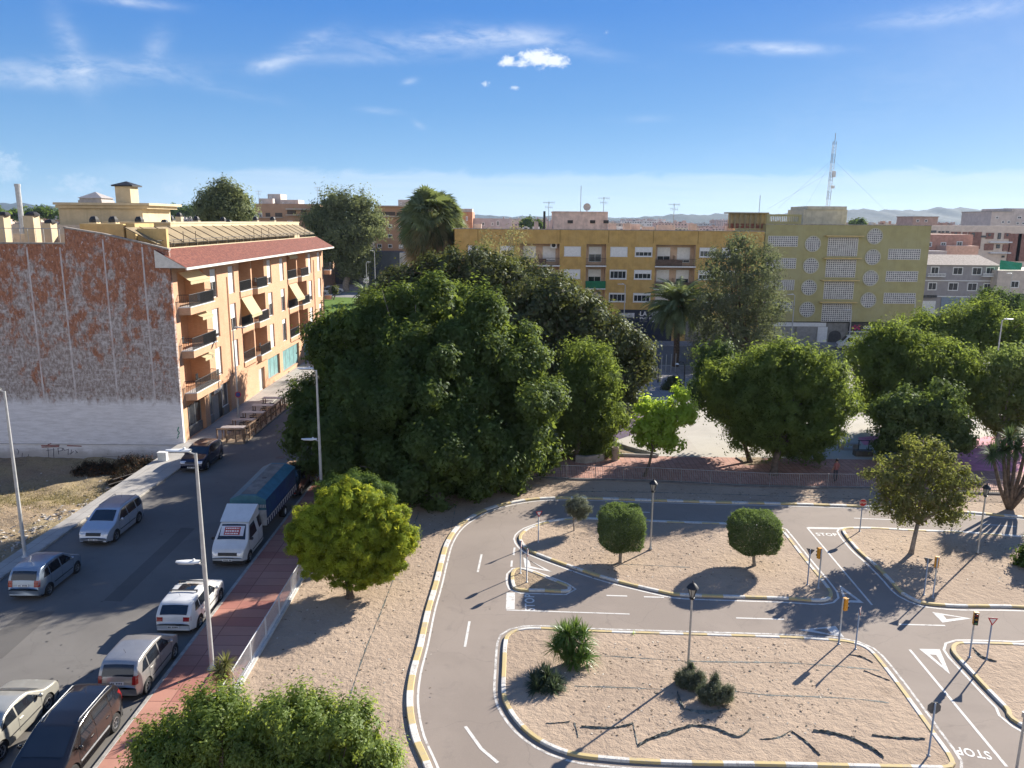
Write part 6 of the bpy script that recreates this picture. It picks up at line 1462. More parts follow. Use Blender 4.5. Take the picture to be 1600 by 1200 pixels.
tree('wispy_tree', 'sparse pale wispy tree in front of the left part of the ochre block', 'tree', Vector((0, 106, 0)), 106,
     [(775, 385, 26, 26), (800, 372, 20, 20), (812, 405, 24, 28), (785, 420, 34, 22), (760, 400, 20, 22)], leaf_mat('pale_leaf', (.12, .13, .06), (.20, .20, .10), (.35, .33, .12), .3, .05), 230, 16, .8, .26, .2, 9, TRK, .6, brk2, el=1.5, rmin=.4, inner=0)
tree('feathery_tree', 'mid-green drooping tree right of the huge ficus beside the low planter', 'tree', Vector((4.9, 57.6, 0)), 59,
     [(920, 575, 42, 42), (905, 620, 46, 50), (935, 650, 40, 50), (900, 670, 40, 45), (930, 695, 34, 26), (945, 610, 26, 34)], lf_jac, 1000, 34, .42, .24, .2, 12, TRK, .5, el=1.7, asp=.32, droop=.4, rmin=.65)
tree('lime_tree', 'small lime green tree standing in the red pavers behind the railing', 'tree', G(1007, 745), 54.2,
     [(1012, 640, 18, 20), (1008, 672, 20, 26), (1040, 652, 26, 26), (1042, 688, 28, 18), (1070, 645, 18, 22), (1062, 618, 12, 15)], lf_lime, 300, 30, .36, .22, .11, 13, TRK, .5, el=1.4, rmin=.5, asp=.6, inner=.06)
tree('casuarina_tree', 'tall narrow grey-green tree in front of the seam between the ochre and green blocks', 'tree', Vector((29.5, 93, 0)), 94,
     [(1155, 395, 34, 30), (1130, 420, 38, 34), (1185, 420, 36, 38), (1150, 465, 58, 44), (1195, 480, 30, 44), (1110, 480, 26, 34), (1150, 525, 58, 44), (1115, 545, 40, 40), (1190, 540, 34, 34), (1160, 375, 18, 16)], lf_grey, 950, 32, .75, .27, .3, 15, TRK, .3, el=1.5, rmin=.45, inner=.08, asp=.4)
tree('feathery_tree', 'broad feathery green tree behind the railing, left of the bench', 'tree', G(1209, 742), 56.5,
     [(1210, 585, 62, 42), (1160, 620, 52, 46), (1270, 595, 56, 45), (1300, 625, 44, 42), (1230, 640, 84, 60), (1180, 670, 48, 40), (1255, 685, 50, 32), (1130, 595, 30, 38), (1215, 690, 36, 30), (1240, 560, 46, 26), (1290, 675, 26, 26)], lf_jac, 1900, 34, .42, .24, .26, 17, TRK, .42, el=1.8, asp=.32, droop=.3, rmin=.68)
tree('broadleaf_tree', 'darker tree behind the plaza tree pit, left of the broad feathery tree', 'tree', G(1172, 722), 61,
     [(1115, 570, 30, 34), (1110, 612, 32, 36), (1145, 625, 38, 36), (1170, 600, 36, 40), (1135, 645, 28, 20)], leaf_mat('oak_leaf', (.030, .055, .016), (.070, .105, .03), (.2, .28, .05), .25, .07), 560, 34, .5, .24, .18, 18, TRK, .5, el=1.2, asp=.55, rmin=.65)
tree('feathery_tree', 'largest feathery tree right of the bench, rising in front of the green block', 'tree', Vector((31.5, 64, 0)), 66,
     [(1380, 530, 34, 26), (1370, 570, 50, 44), (1430, 575, 58, 48), (1490, 590, 52, 46), (1520, 625, 32, 36), (1420, 630, 74, 50), (1375, 615, 34, 46), (1480, 555, 36, 26), (1400, 545, 40, 26)], lf_jac, 1500, 34, .48, .27, .28, 20, TRK, .4, el=1.7, asp=.32, droop=.3, rmin=.66)
tree('feathery_tree', 'wide bright-topped feathery tree in front of the grey house shopfronts', 'tree', Vector((52, 88, 0)), 90,
     [(1460, 510, 60, 24), (1520, 505, 60, 26), (1570, 520, 50, 30), (1500, 535, 80, 30), (1430, 520, 34, 22), (1590, 545, 50, 34), (1540, 490, 34, 16)], lf_jac, 900, 34, .75, .34, .3, 22, TRK, .5, el=1.4, asp=.35, droop=.2, rmin=.7)
tree('broadleaf_tree', 'small dark tree rising above the wide feathery tree, beside the green netting', 'tree', Vector((76, 122, 0)), 124,
     [(1550, 470, 24, 18), (1530, 478, 20, 16), (1575, 482, 26, 20), (1598, 488, 22, 18)], leaf_mat('oak_leaf2', (.035, .06, .016), (.075, .11, .03), (.2, .3, .05), .25, .07), 300, 30, .8, .34, .22, 23, TRK, .5, el=1.2, asp=.55)
tree('broadleaf_tree', 'dark-leaved tree with two round tops in the plaza, right of the bench', 'tree', Vector((29.8, 56.5, 0)), 57.5,
     [(1410, 640, 34, 32), (1400, 680, 34, 34), (1470, 635, 36, 34), (1485, 675, 34, 36), (1440, 680, 50, 34), (1450, 710, 44, 20), (1385, 650, 20, 22)], leaf_mat('oak_leaf3', (.035, .06, .016), (.085, .12, .032), (.22, .3, .06), .26, .07), 640, 34, .5, .24, .24, 24, TRK, .35, el=1.2, asp=.6, rmin=.62, inner=.08)
tree('broadleaf_tree', 'loose pale green tree at the right edge behind the spiky tree', 'tree', Vector((40, 62, 0)), 63,
     [(1575, 570, 30, 36), (1560, 610, 30, 30), (1590, 640, 34, 36), (1570, 665, 30, 22), (1610, 600, 30, 40), (1545, 640, 18, 24)], leaf_mat('pale_green_leaf', (.06, .09, .025), (.12, .165, .05), (.32, .4, .09), .32, .06), 560, 30, .52, .24, .2, 25, TRK, .4, brk2, el=1.4, asp=.5, rmin=.5, inner=.06)
tree('mulberry_tree', 'olive brown leafy tree on the right planting island of the track', 'tree', G(1423, 868), 41.2,
     [(1440, 710, 34, 30), (1400, 740, 44, 32), (1470, 740, 40, 32), (1365, 745, 18, 14), (1500, 755, 30, 24), (1440, 770, 66, 30), (1400, 785, 36, 22), (1480, 790, 40, 24), (1425, 800, 40, 20), (1445, 690, 14, 14)], lf_brn, 620, 26, .30, .16, .13, 27, None, .45, brk2, 1, el=1.4, asp=.5, rmin=.3, inner=.03, subr=.55)
tree('stone_pine', 'bright yellow-green round pine on the sand beside the white railing', 'tree', G(547, 935), 35.3,
     [(545, 790, 56, 32), (500, 815, 44, 34), (595, 815, 46, 34), (545, 835, 80, 48), (475, 840, 36, 30), (622, 845, 32, 32), (560, 885, 56, 30), (500, 870, 44, 28), (605, 875, 36, 28), (545, 775, 44, 20)], lf_pine, 1250, 60, .20, .20, .17, 30, None, .5, brk, 1, el=1.0, up=.5, asp=.16, rmin=.68, inner=.35, flat=.8)
tree('stone_pine', 'darker pine behind the bright yellow-green pine, beside the street lamp', 'tree', Vector((-8.4, 40.5, 0)), 40.5,
     [(545, 765, 48, 24), (585, 775, 34, 24), (515, 775, 30, 20), (560, 790, 44, 26)], lf_pined, 560, 55, .24, .21, .14, 31, None, .5, brk, 1, el=1.0, up=.5, asp=.16, rmin=.65, inner=.3, flat=.8)
# far trees on the left
tree('eucalyptus_tree', 'tall grey-green eucalyptus on the lawn edge beyond the orange block', 'tree', Vector((W(540, 455, 200).x, 200, 0)), 200,
     [(525, 320, 30, 24), (560, 322, 28, 22), (500, 345, 28, 28), (575, 350, 30, 26), (540, 360, 50, 36), (520, 385, 40, 26), (560, 395, 34, 26), (550, 420, 28, 18), (590, 345, 14, 14)], lf_euc, 900, 30, 1.5, .62, .9, 33, None, .25, brk2, 1, el=1.6, asp=.4, droop=.4, rmin=.6)
tree('eucalyptus_tree', 'dark green rounded tree rising behind the orange block roof terrace', 'tree', Vector((W(350, 400, 150).x, 150, 0)), 150,
     [(350, 305, 24, 24), (330, 318, 22, 22), (370, 315, 26, 22), (352, 335, 46, 26), (325, 335, 18, 16), (380, 335, 18, 18), (352, 360, 40, 20)], lf_euc, 620, 30, 1.05, .5, .6, 34, None, .3, brk, 1, el=1.4, asp=.4, rmin=.65)
for (px, py, r_, Y, lb, sd_) in ((600, 437, 14, 175, 'dark shrub beside the far car park, left of the fan palm', 41), (630, 440, 18, 165, 'dark shrub at the foot of the fan palm', 42), (614, 425, 12, 200, 'low hedge shrub in front of the dark warehouse', 43), (521, 452, 6, 178, 'small clipped shrub at the lawn corner by the far road', 44)):
    c = W(px, py, Y); tree('shrub', lb, 'shrub', Vector((c.x, Y, 0)), Y, [(px, py, r_, r_ * .7), (px + r_ * .6, py + 2, r_ * .6, r_ * .5)], lf_magn, 60, 24, .8, .5, .15, sd_, None, .3, el=1.0)
tree('shrub', 'round dark clipped bush on the plaza between the two arched lamps', 'shrub', G(1052, 615), 84, [(1052, 600, 12, 10), (1043, 604, 9, 8)], lf_magn, 90, 24, .4, .26, .1, 45, None, .3, el=1.0)
for (px, py, rx, ry, Y, lb, sd_) in ((830, 351, 10, 4, 420, 'row of dark trees on the skyline above the ochre roof, left part', 46), (1340, 352, 7, 4, 500, 'dark tree tops on the skyline right of the lattice mast', 47), (60, 334, 40, 5, 420, 'belt of dark trees below the hills at the far left', 48), (270, 330, 30, 4, 500, 'belt of dark trees below the hills beside the stair tower', 49)):
    c = W(px, py, Y); tree('tree_belt', lb, 'trees', Vector((c.x, Y, 0)), Y, [(px - rx, py, rx, ry), (px, py, rx, ry), (px + rx, py, rx, ry)], lf_pined, 120, 20, 2.2, 1.6, .5, sd_, None, .3, el=1.0)
# clipped trees
def topiary(label, px, py_base, Y, lobe, mat, box, seed, r0):
    base = G(px, py_base); L_ = px_lobes([lobe], Y)[0]; t = thing('clipped_tree', base, label, 'tree', 'clipped trees on the upper planting island')
    cx, cy, cz, rx, ry, rz = L_; c0 = Vector((cx, cy, cz)); mb = MB(); rg = random.Random(seed)
    b0 = Vector(base); mb.tube([b0, b0 + Vector((0, 0, .06)), (b0 + Vector((cx, cy, cz - rz))) / 2, Vector((cx, cy, cz - rz * .5))], [r0 * 1.8, r0 * 1.2, r0, r0 * .8], 8)
    for k in range(7):
        a = k * .9; mb.tube([Vector((cx, cy, cz - rz * .95)), Vector((cx + rx * .5 * math.cos(a), cy + ry * .5 * math.sin(a), cz - rz * .3))], [r0 * .5, r0 * .2], 5)
    mb.build('trunk', brk2, t, smooth=True, world=True)
    rn = np.random.default_rng(seed); n = 36000; d = unit(rn.normal(size=(n, 3))); p_ = box
    q = (np.abs(d) ** p_).sum(1) ** (-1 / p_); rr = 1 - np.abs(rn.normal(size=n)) * .06 + (rn.random(n) < .06) * .07; rr = np.where(rn.random(n) < .25, rr * rn.uniform(.5, .95, n), rr)
    bump = 1 + .045 * np.sin(d[:, 0] * 7 + seed) * np.cos(d[:, 2] * 6 + d[:, 1] * 4) + .02 * np.sin(d[:, 0] * 19 + d[:, 2] * 23)
    P = d * (q * rr * bump)[:, None] * np.array([rx, ry, rz]) + np.array([cx, cy, cz]); N = unit(d * .5 + rn.normal(size=(n, 3)) * .7); T = unit(rn.normal(size=(n, 3)) + d * .9)
    L = .075 * rn.uniform(.6, 1.4, n); leaves_object('crown', P, N, T, L, L * .5, mat, t, tuple(wloc(t)))
    return t
topiary('clipped cube-shaped tree at the left of the upper island, behind the lantern lamp', 969, 882, 39.2, (971, 824, 35, 34), lf_top, 4.0, 3, .09)
topiary('clipped rounded cube tree at the right of the upper island', 1179, 887, 39.0, (1179, 831, 39, 32), lf_top, 3.2, 4, .09)
tree('olive_tree', 'small round greyish olive tree beside the give way sign on the upper island', 'tree', G(897, 832), 43.4, [(903, 793, 17, 14), (893, 790, 11, 10), (914, 795, 11, 10), (903, 783, 11, 9), (905, 804, 13, 8)], leaf_mat('olive_leaf', (.09, .10, .07), (.17, .18, .13), (.25, .28, .15), .2, .06), 300, 40, .14, .075, .045, 55, None, .5, brk2, 1, el=1.6, asp=.3, rmin=.5, inner=.15)
# front tree at the bottom of the frame
tree('orange_tree', 'glossy bright green treetop at the bottom edge, left half beside the red pavement', 'tree', Vector((-7.2, 16.8, 0)), 19.3,
     [(330, 1140, 70, 52), (270, 1175, 60, 40), (390, 1150, 50, 55), (300, 1230, 90, 60), (385, 1220, 60, 60), (230, 1200, 34, 28), (345, 1110, 34, 26)], lf_front, 1250, 42, .19, .115, .16, 50, 'treetops at the bottom of the frame', .55, brk, 1, el=2.7, up=1.5, asp=.42, rmin=.5, inner=.10, subr=.42, loose=.3)
tree('orange_tree', 'glossy darker green treetop at the bottom edge, right half towards the sand', 'tree', Vector((-4.6, 16.4, 0)), 18.8,
     [(470, 1135, 56, 50), (530, 1150, 56, 48), (500, 1200, 90, 60), (575, 1175, 34, 42), (440, 1130, 34, 44), (560, 1230, 60, 60), (430, 1220, 50, 50)], lf_front, 1250, 42, .19, .115, .16, 51, 'treetops at the bottom of the frame', .55, brk, 1, el=2.7, up=1.5, asp=.42, rmin=.5, inner=.10, subr=.42, loose=.3)
c = W(1600, 880, 33); tree('stone_pine', 'tip of a green pine branch entering at the right edge above the right island', 'tree', Vector((c.x + 5.8, 39, 0)), 39, [(1604, 878, 9, 20), (1640, 868, 36, 36)], lf_pined, 200, 40, .22, .18, .12, 52, None, .4)
# yuccas
def yucca(label, base, heads, mat, n, L, wd, seed, droop, trunk_r=.07, dead=None, group=None):
    t = thing('yucca', base, label, 'yucca', group); mb = MB()
    for i, h in enumerate(heads): h = Vector(h); mb.tube([Vector((0, 0, -.05)), Vector((h.x * .5, h.y * .5, h.z * .4)), h], [trunk_r * 1.3, trunk_r, trunk_r * .8], 7)
    mb.build('stem', brk, t, smooth=True)
    for i, h in enumerate(heads):
        m_ = MB(); sword_rosette(m_, h, n, L, wd, seed + i, droop, (-.35, 1.45)); m_.build('leaf_rosette', mat, t)
        if dead: m_ = MB(); sword_rosette(m_, Vector(h) - Vector((0, 0, .12)), 50, L * .8, wd, seed + 50 + i, .9, (-1.4, -.5)); m_.build('dead_leaves', dead, t)
    return t
b = G(893, 1040)
yucca('tall bright green yucca clump on the big island, behind the dark one', b, [(0, 0, 1.15), (-.45, .05, 1.0), (.42, .0, .95), (-.1, -.35, .7), (.35, -.35, .55), (-.4, .3, 1.3), (.15, .3, 1.45), (-.2, -.1, 1.5), (.5, .2, 1.25), (.05, -.2, .3), (-.65, 0, .8), (.62, -.1, .45)], lf_yuc, 110, .72, .045, 60, .25)
b = G(852, 1078)
yucca('low dark blue-green yucca clump in front of the bright one', b, [(0, 0, .25), (-.4, .15, .22), (.42, .1, .22), (-.1, .45, .35), (.3, -.25, .15), (-.35, -.2, .15), (.1, .15, .5)], lf_yucd, 110, .68, .05, 90, .35)
yucca('spiky yellowish yucca between the tall lamp and the white railing end', G(350, 1103), [(0, 0, 1.0), (.15, .1, 1.7), (-.12, .05, 1.4)], leaf_mat('yellow_yucca_leaf', (.10, .11, .03), (.20, .19, .07), (.3, .3, .08), .2, .1), 85, .62, .04, 120, .3, .07, lf_dead)
b = G(1577, 797)
yucca('thick branched spiky dracaena tree at the right edge behind the track', b, [(-1.5, .1, 3.6), (-1.0, -.1, 4.0), (-.1, 0, 4.1), (1.3, .2, 4.4), (2.1, 0, 4.8), (.8, .3, 5.0), (-.4, .4, 4.6), (1.5, -.4, 3.9), (2.6, .2, 4.1)], leaf_mat('dracaena_leaf', (.028, .05, .02), (.07, .105, .04), (.16, .22, .06), .15, .12), 170, 1.15, .08, 150, .45, .12)
# lamp shrubs
for (px, py, sc__, lb, sd_) in ((1078, 1078, 1.0, 'grey-green rosemary bush at the foot of the lantern lamp, left of the pair', 70), (1117, 1103, 1.15, 'grey-green rosemary bush right of the lantern lamp, taller of the pair', 71)):
    c = G(px, py); s = sc__
    t = thing('rosemary_bush', c, lb, 'bush', 'rosemary bushes at the lantern lamp')
    lb_ = [(c.x, c.y + .1, .30 * s, .48 * s, .42 * s, .36 * s), (c.x - .35 * s, c.y + .15, .42 * s, .28 * s, .28 * s, .28 * s), (c.x + .32 * s, c.y, .45 * s, .3 * s, .3 * s, .34 * s), (c.x, c.y + .3, .55 * s, .3 * s, .25 * s, .26 * s), (c.x + .1, c.y + .45, .7 * s, .16, .16, .3 * s)]
    m = MB(); rg = random.Random(sd_)
    for k in range(14): l = lb_[k % 5]; m.tube([(c.x, c.y, 0), ((c.x + l[0]) / 2, (c.y + l[1]) / 2, l[2] * .5), (l[0] + rg.uniform(-.15, .15), l[1], l[2] + .1)], [.02, .014, .006], 5)
    m.build('stems', brk, t, world=True)
    crown(lb_, 420, 42, .085, .055, leaf_mat('rosemary_leaf%d' % sd_, (.060, .072, .042), (.115, .13, .085), (.2, .24, .1), .2, .06, (.2, .17, .12), .1), t, sd_, el=2.2, up=1.0, asp=.25, rmin=.55, inner=.2)
c = G(990, 994); t = thing('weed', c, 'small grass tuft growing out of the back kerb of the big island', 'weed'); m = MB(); sword_rosette(m, (0, 0, .05), 70, .28, .012, 9, .4, (.1, 1.5)); m.build('blades', lf_lime, t)
# palms
def fan_palm(label, base, hz_, Lf, n, seed):
    t = thing('fan_palm', base, label, 'palm tree'); m = MB(); m.tube([(0, 0, 0), (0, 0, hz_ * .5), (.1, 0, hz_)], [.55, .42, .4], 12); m.build('trunk', brk2, t, smooth=True)
    rg = random.Random(seed)
    def fans(nm, k, e0, e1, mat, ls, c0):
        mb = MB()
        for i in range(k):
            a = rg.uniform(0, 6.283); e = rg.uniform(e0, e1); d = Vector((math.cos(a) * math.cos(e), math.sin(a) * math.cos(e), math.sin(e))); st = Lf * ls * rg.uniform(.8, 1.1); c = Vector((.1, 0, hz_ + c0 * rg.uniform(-1, 1)))
            p = c + d * st + Vector((0, 0, -.12 * st)); side = Vector((-math.sin(a), math.cos(a), 0)); ro = rg.uniform(-1.3, 1.3); nn_ = side.cross(d).normalized(); sd0 = side; side = (side * math.cos(ro) + nn_ * math.sin(ro)).normalized(); d = (d + Vector((0, 0, -.45))).normalized(); up_ = side.cross(d).normalized()
            mb.quad(c - side * .05, c + side * .05, p + side * .03, p - side * .03)
            R = Lf * .48 * rg.uniform(.85, 1.1)
            for q in range(17):
                f_ = (q - 8) / 8 * 1.5; dd = (d * math.cos(f_) + side * math.sin(f_)).normalized(); tip = p + dd * R * (.75 + .25 * math.cos(f_)) + Vector((0, 0, -.28 * R * rg.uniform(.6, 1.4))) ; mid = p + dd * R * .5; w2 = dd.cross(up_).normalized() * .055 * R
                mb.quad(p, mid - w2, tip, mid + w2)
        mb.build(nm, mat, t)
    fans('fronds', n, -1.0, 1.45, lf_palm, .58, .5); fans('lower_fronds', int(n * .8), -1.3, -.4, leaf_mat('old_palm_leaf', (.10, .10, .045), (.17, .15, .07), (.3, .28, .1), .2, .05), .5, .5); fans('dead_skirt', n // 2, -1.5, -.9, lf_dead, .8, 1.2)
    return t
b_ = W(675, 440, 130); zt = W(675, 343, 130).z
fan_palm('tall shaggy fan palm standing above the huge ficus on the left', Vector((b_.x, 130, 0)), zt, 6.0, 150, 5)
def date_palm(label, base, hz_, L, n, seed, leafl, r=.35):
    t = thing('date_palm', base, label, 'palm tree'); m = MB(); rg = random.Random(seed)
    pr = [(0, 0, -.1)] + [(.05 * math.sin(k), 0, hz_ * k / 8) for k in range(1, 9)]; m.tube(pr, [r * 1.3] + [r * (1 + .08 * (k % 2)) for k in range(8)], 12); m.build('trunk', brk, t, smooth=True)
    mb = MB()
    for i in range(n): feather_frond(mb, (0, 0, hz_ + .1), i * 2.39996 + rg.uniform(-.2, .2), rg.uniform(-.55, 1.4), L * rg.uniform(.85, 1.1), seed * 99 + i, leafl, 30, .085, rg.uniform(1.1, 1.7))
    mb.build('fronds', lf_palm, t)
    return t
zt = W(1053, 480, 98).z
o = date_palm('date palm with arching feathery fronds in front of the dark blue shopfront', Vector((W(1056, 560, 98).x, 98, 0)), zt, 4.9, 150, 3, .95, .36)
m = MB()
for k in range(7): a = k * .9; m.tube([(0, 0, zt), (.5 * math.cos(a), .5 * math.sin(a), zt + .3), (1.0 * math.cos(a), 1.0 * math.sin(a), zt - .25)], [.03, .03, .08], 6)
m.build('date_clusters', M('orange_dates', (.35, .12, .02), .7, .2, 6), o, smooth=True)
date_palm('small young palm on the lawn beside the orange block', Vector((W(570, 455, 168).x, 168, 0)), 2.2, 4.2, 26, 6, .9, .25)
# dry weeds and burnt brush at the foot of the party wall
burnt = leaf_mat('burnt_brush', (.012, .012, .010), (.045, .036, .026), (.06, .05, .03), .1, .02, (.16, .07, .03), .12)
rg = random.Random(4)
for i, (x, y, rx, ry, rz, lb) in enumerate([(-29.5, 58.0, 1.7, 1.4, .75, 'low blackened brush heap at the foot of the wall, nearest the pavement'), (-32.0, 57.2, 1.5, 1.2, .55, 'blackened brush heap second from the pavement with rusty stalks'), (-28.6, 55.2, .9, 1.6, .45, 'burnt brush along the pavement edge in front of the wall')]):
    t = thing('brush_heap', Vector((x, y, -1.1)), lb, 'brush', 'burnt brush heaps by the wall'); L_ = [(x, y, -1.0, rx, ry, rz), (x + rx * .5, y + .3, -1.0, rx * .6, ry * .6, rz * 1.1), (x - rx * .6, y - .2, -1.05, rx * .5, ry * .5, rz * .8)]
    crown(L_, 240, 26, .26, .17, burnt, t, 80 + i, el=1.5, asp=.25, rmin=.3, inner=.1, name='twigs')
dry = leaf_mat('dry_grass', (.11, .10, .05), (.20, .17, .08), (.3, .25, .1), .2, .02)
P_ = []; rn = np.random.default_rng(3); n = 3500
X_ = rn.normal(-31.5, 3.2, n); Y_ = rn.normal(50.8, 1.6, n); k_ = np.clip((Y_ - 44) / 9, 0, 1); Z_ = -.05 - 1.15 * k_ * k_ * (3 - 2 * k_) + .05
ok = (X_ < -27.2) & (X_ > -60); P_ = np.stack([X_, Y_, Z_], 1)[ok]; n = len(P_); T_ = unit(np.stack([rn.normal(0, .5, n), rn.normal(0, .5, n), np.ones(n)], 1)); N_ = unit(rn.normal(size=(n, 3)))
o = leaves_object('dry_grass', P_, N_, T_, rn.uniform(.12, .35, n), rn.uniform(.02, .05, n), dry, None, (0, 0, 0)); tag(o, 'sparse dry grass on the vacant lot', 'grass', None, 'stuff')
# rubble: many small stones along the pavement edge and on the burnt slope
stn = M('rubble_stone', (.42, .38, .33), .9, .2, 5)
m = MB(); rg = random.Random(8)
def stone_at(x, y, s):
    k = min(1, max(0, (y - 44) / 9)); z = -.05 - 1.15 * k * k * (3 - 2 * k) + s * .2
    q = [(x + rg.uniform(-s, s), y + rg.uniform(-s, s), z + rg.uniform(-.4, .6) * s) for _ in range(6)]
    m.add(q, [(0, 1, 2), (0, 2, 3), (0, 3, 4), (1, 5, 2), (2, 5, 3), (3, 5, 4), (1, 0, 4), (1, 4, 5)])
for i in range(520):
    if i % 3: t_ = rg.random(); x = -27.4 - abs(rg.gauss(0, 1.2)); y = 36 + 20 * t_
    else: x = rg.uniform(-45, -27.5); y = rg.uniform(34, 60)
    stone_at(x, y, rg.uniform(.04, .17) * (1.3 if i % 3 else .8))
tag(m.build('rubble', stn, None), 'broken stones and rubble strewn over the vacant lot', 'rubble', None, 'stuff')
m = MB()
for k in range(7): a = G(150 + k * 6, 790 - k * 8); m.bar((a.x - .5, a.y, -.35), (a.x + 1.6, a.y + 1.9, -.05), .035, n=5)
tag(m.build('broken_branch', brk2, None), 'long bare broken branches lying beside the left pavement', 'branches')

# fallen leaves, twigs and small stones scattered over the sand
fl = MB(); rg = random.Random(12)
def fleck(x, y, z, s, m):
    a = rg.uniform(0, 6.28); c_, s_ = math.cos(a) * s, math.sin(a) * s; k = rg.uniform(.25, .8)
    fl.quad((x - c_, y - s_, z), (x + s_ * k, y - c_ * k, z + rg.uniform(0, s * .5)), (x + c_, y + s_, z + rg.uniform(0, .01)), (x - s_ * k, y + c_ * k, z + .003), m)
for (x0, x1, y0, y1, z, n) in ((-10.3, -3, 20, 50, .048, 1500), (2, 13, 24.6, 31, .128, 900), (3, 15, 37, 43, .128, 700), (20, 34, 36, 43, .128, 800), (0, 34, 48.4, 51.0, .048, 1300), (-12, 2, 46, 53, .048, 900)):
    for i in range(n): fleck(rg.uniform(x0, x1), rg.uniform(y0, y1), z, rg.choice((.02, .03, .03, .05, .07)), rg.choice((0, 0, 1, 2)))
tag(fl.build('leaf_litter', [M('litter_brown', (.14, .09, .05)), M('litter_pale', (.50, .44, .36)), M('litter_dark', (.06, .055, .04))], None), 'fallen leaves and small stones on the sand', 'litter', None, 'stuff')
# ================================================================ VEHICLES, FURNITURE
PK = 'vehicles parked along the right kerb'; PKL = 'cars parked along the left kerb'
E_, S_, N_ = 0, rad(-90), rad(90)
car('parked_car', 'pale blue three-window hatchback seen from behind, front one in the left kerb row', 'car', (-23.2, 36.25, 0), N_, V(HATCH, paint=silverblue, H=1.55), PKL)
car('parked_car', 'silver-white estate car with black roof rails facing us on the left kerb', 'car', (-23.25, 42.95, 0), S_, V(WAGON, paint=paint('light_silver_paint', (.47, .50, .55), .5, .3)), PKL)
car('parked_car', 'dark navy crossover facing us in front of the stained wall corner', 'car', (-23.05, 55.9, 0), S_, V(SUV, paint=bluep), PKL)
car('parked_car', 'black people carrier facing us at the lower left, with grey roof rails', 'car', (-14.92, 23.45, 0), S_, V(MPV, paint=darkp, rackm=alu, trim=alu, W=1.78, H=1.63), PK)
car('parked_car', 'silver compact car seen from behind between the black people carrier and the white hatchback', 'car', (-14.80, 28.35, 0), N_, V(HATCH, paint=tail_grey, tail=(.74, 1.06, .17)), PK)
GOLF = V(HATCH, L=4.15, H=1.45, belt=.93, W=1.74, axles=(-1.27, 1.24), prof=[(-2.075, .5), (-2.06, .80), (-2.0, .96), (-1.70, 1.28), (-1.52, 1.38), (-1.0, 1.44), (-.1, 1.45), (.30, 1.38), (.98, .98), (1.80, .84), (2.0, .66), (2.075, .45)],
  screen=(.36, .95, .86), rear=(-1.98, -1.68, .86), side=[((-1.60, .98), (-1.12, .97), (-1.10, 1.30), (-1.40, 1.27)), ((-1.05, .97), (-.16, .95), (-.14, 1.33), (-1.03, 1.31)), ((-.08, .95), (.74, .93), (.28, 1.29), (-.06, 1.33))], seams=(-1.08, -.12, .8), handles=(-.95, .02), mirror=.60, head=(.58, .74, .36), tail=(.72, .90, .30), rplate=.46, roof_glass=(-.55, .10, .58), crossbar=(-.72, .2))
car('parked_car', 'white hatchback with black roof bars and glass roof seen from behind, ahead of the truck', 'car', (-14.75, 33.35, 0), N_, V(GOLF, paint=whitep), PK)
car('moving_car', 'cream champagne saloon driving away in the lane at the lower left edge', 'car', (-17.98, 24.6, 0), N_, V(SEDAN, paint=champ))
car('parked_car', 'dark car half hidden behind the blue truck under the huge tree', 'car', (-14.8, 50.6, 0), S_, V(HATCH, L=4.1, paint=blackp, prof=[(p[0] * 4.1 / 3.75, p[1]) for p in HATCH['prof']]), PK)
# truck
CAB = dict(L=3.45, W=1.88, H=2.05, belt=1.18, axles=(.95,), wr=.32, clr=.30, paint=whitep, prof=[(-1.725, 1.2), (-1.70, 1.92), (-1.60, 2.03), (-.1, 2.05), (.35, 1.98), (1.05, 1.25), (1.55, .95), (1.68, .74), (1.725, .5)],
  screen=(.42, 1.02, .90), side=[((-1.55, 1.25), (-.80, 1.25), (-.80, 1.85), (-1.50, 1.85)), ((-.40, 1.22), (.85, 1.20), (.36, 1.82), (-.38, 1.85))], seams=(-.65, -.5, .9), handles=(-.35,), mirror=.8, mirror_mat=blacktrim, head=(.66, .86, .34), fplate=.44, gw=.5)
TX, TY = -14.86, 38.2
tk = car('parked_truck', 'white crew-cab truck facing us with a blue tarpaulin box on the right kerb', 'truck', (TX, TY + 1.73, 0), S_, CAB, PK)
m = MB()   # roof fairing (local: +x forward = world -y)
m.add([(.38, -.78, 2.03), (.38, .78, 2.03), (-1.0, .86, 2.55), (-1.0, -.86, 2.55), (-1.0, -.86, 2.04), (-1.0, .86, 2.04)], [(0, 1, 2, 3), (0, 3, 4), (1, 5, 2), (3, 2, 5, 4)]); m.build('roof_fairing', whitep, tk)
tarpb = M('blue_tarpaulin', (.015, .055, .16), .55, .12, 2.5, .3, 5, c2=(.02, .09, .14), c2scale=1.2, c2amt=.6); tarpt = M('teal_tarpaulin', (.045, .15, .19), .6, .12, 2, .3, 5)
bx0, bx1, hw, zf, zt_ = -7.9, -1.85, 1.02, .95, 2.72
m = MB(); m.box(bx0, bx1, -hw, hw, zf - .08, zf); m.box(bx0, -.5, -.4, .4, .5, zf - .09); m.build('chassis', blacktrim, tk)
m = MB(); m.box(bx0, bx1, -hw, hw, zf + .45, zt_ - .25)
bodyt = m.build('tarpaulin', tarpb, tk)
m = MB(); m.add([(bx0, -hw - .01, zt_ - .25), (bx1, -hw - .01, zt_ - .25), (bx1, -.45, zt_), (bx0, -.45, zt_), (bx0, .45, zt_), (bx1, .45, zt_), (bx1, hw + .01, zt_ - .25), (bx0, hw + .01, zt_ - .25)], [(0, 1, 2, 3), (4, 5, 6, 7), (3, 2, 5, 4), (0, 3, 4, 7), (1, 6, 5, 2)])
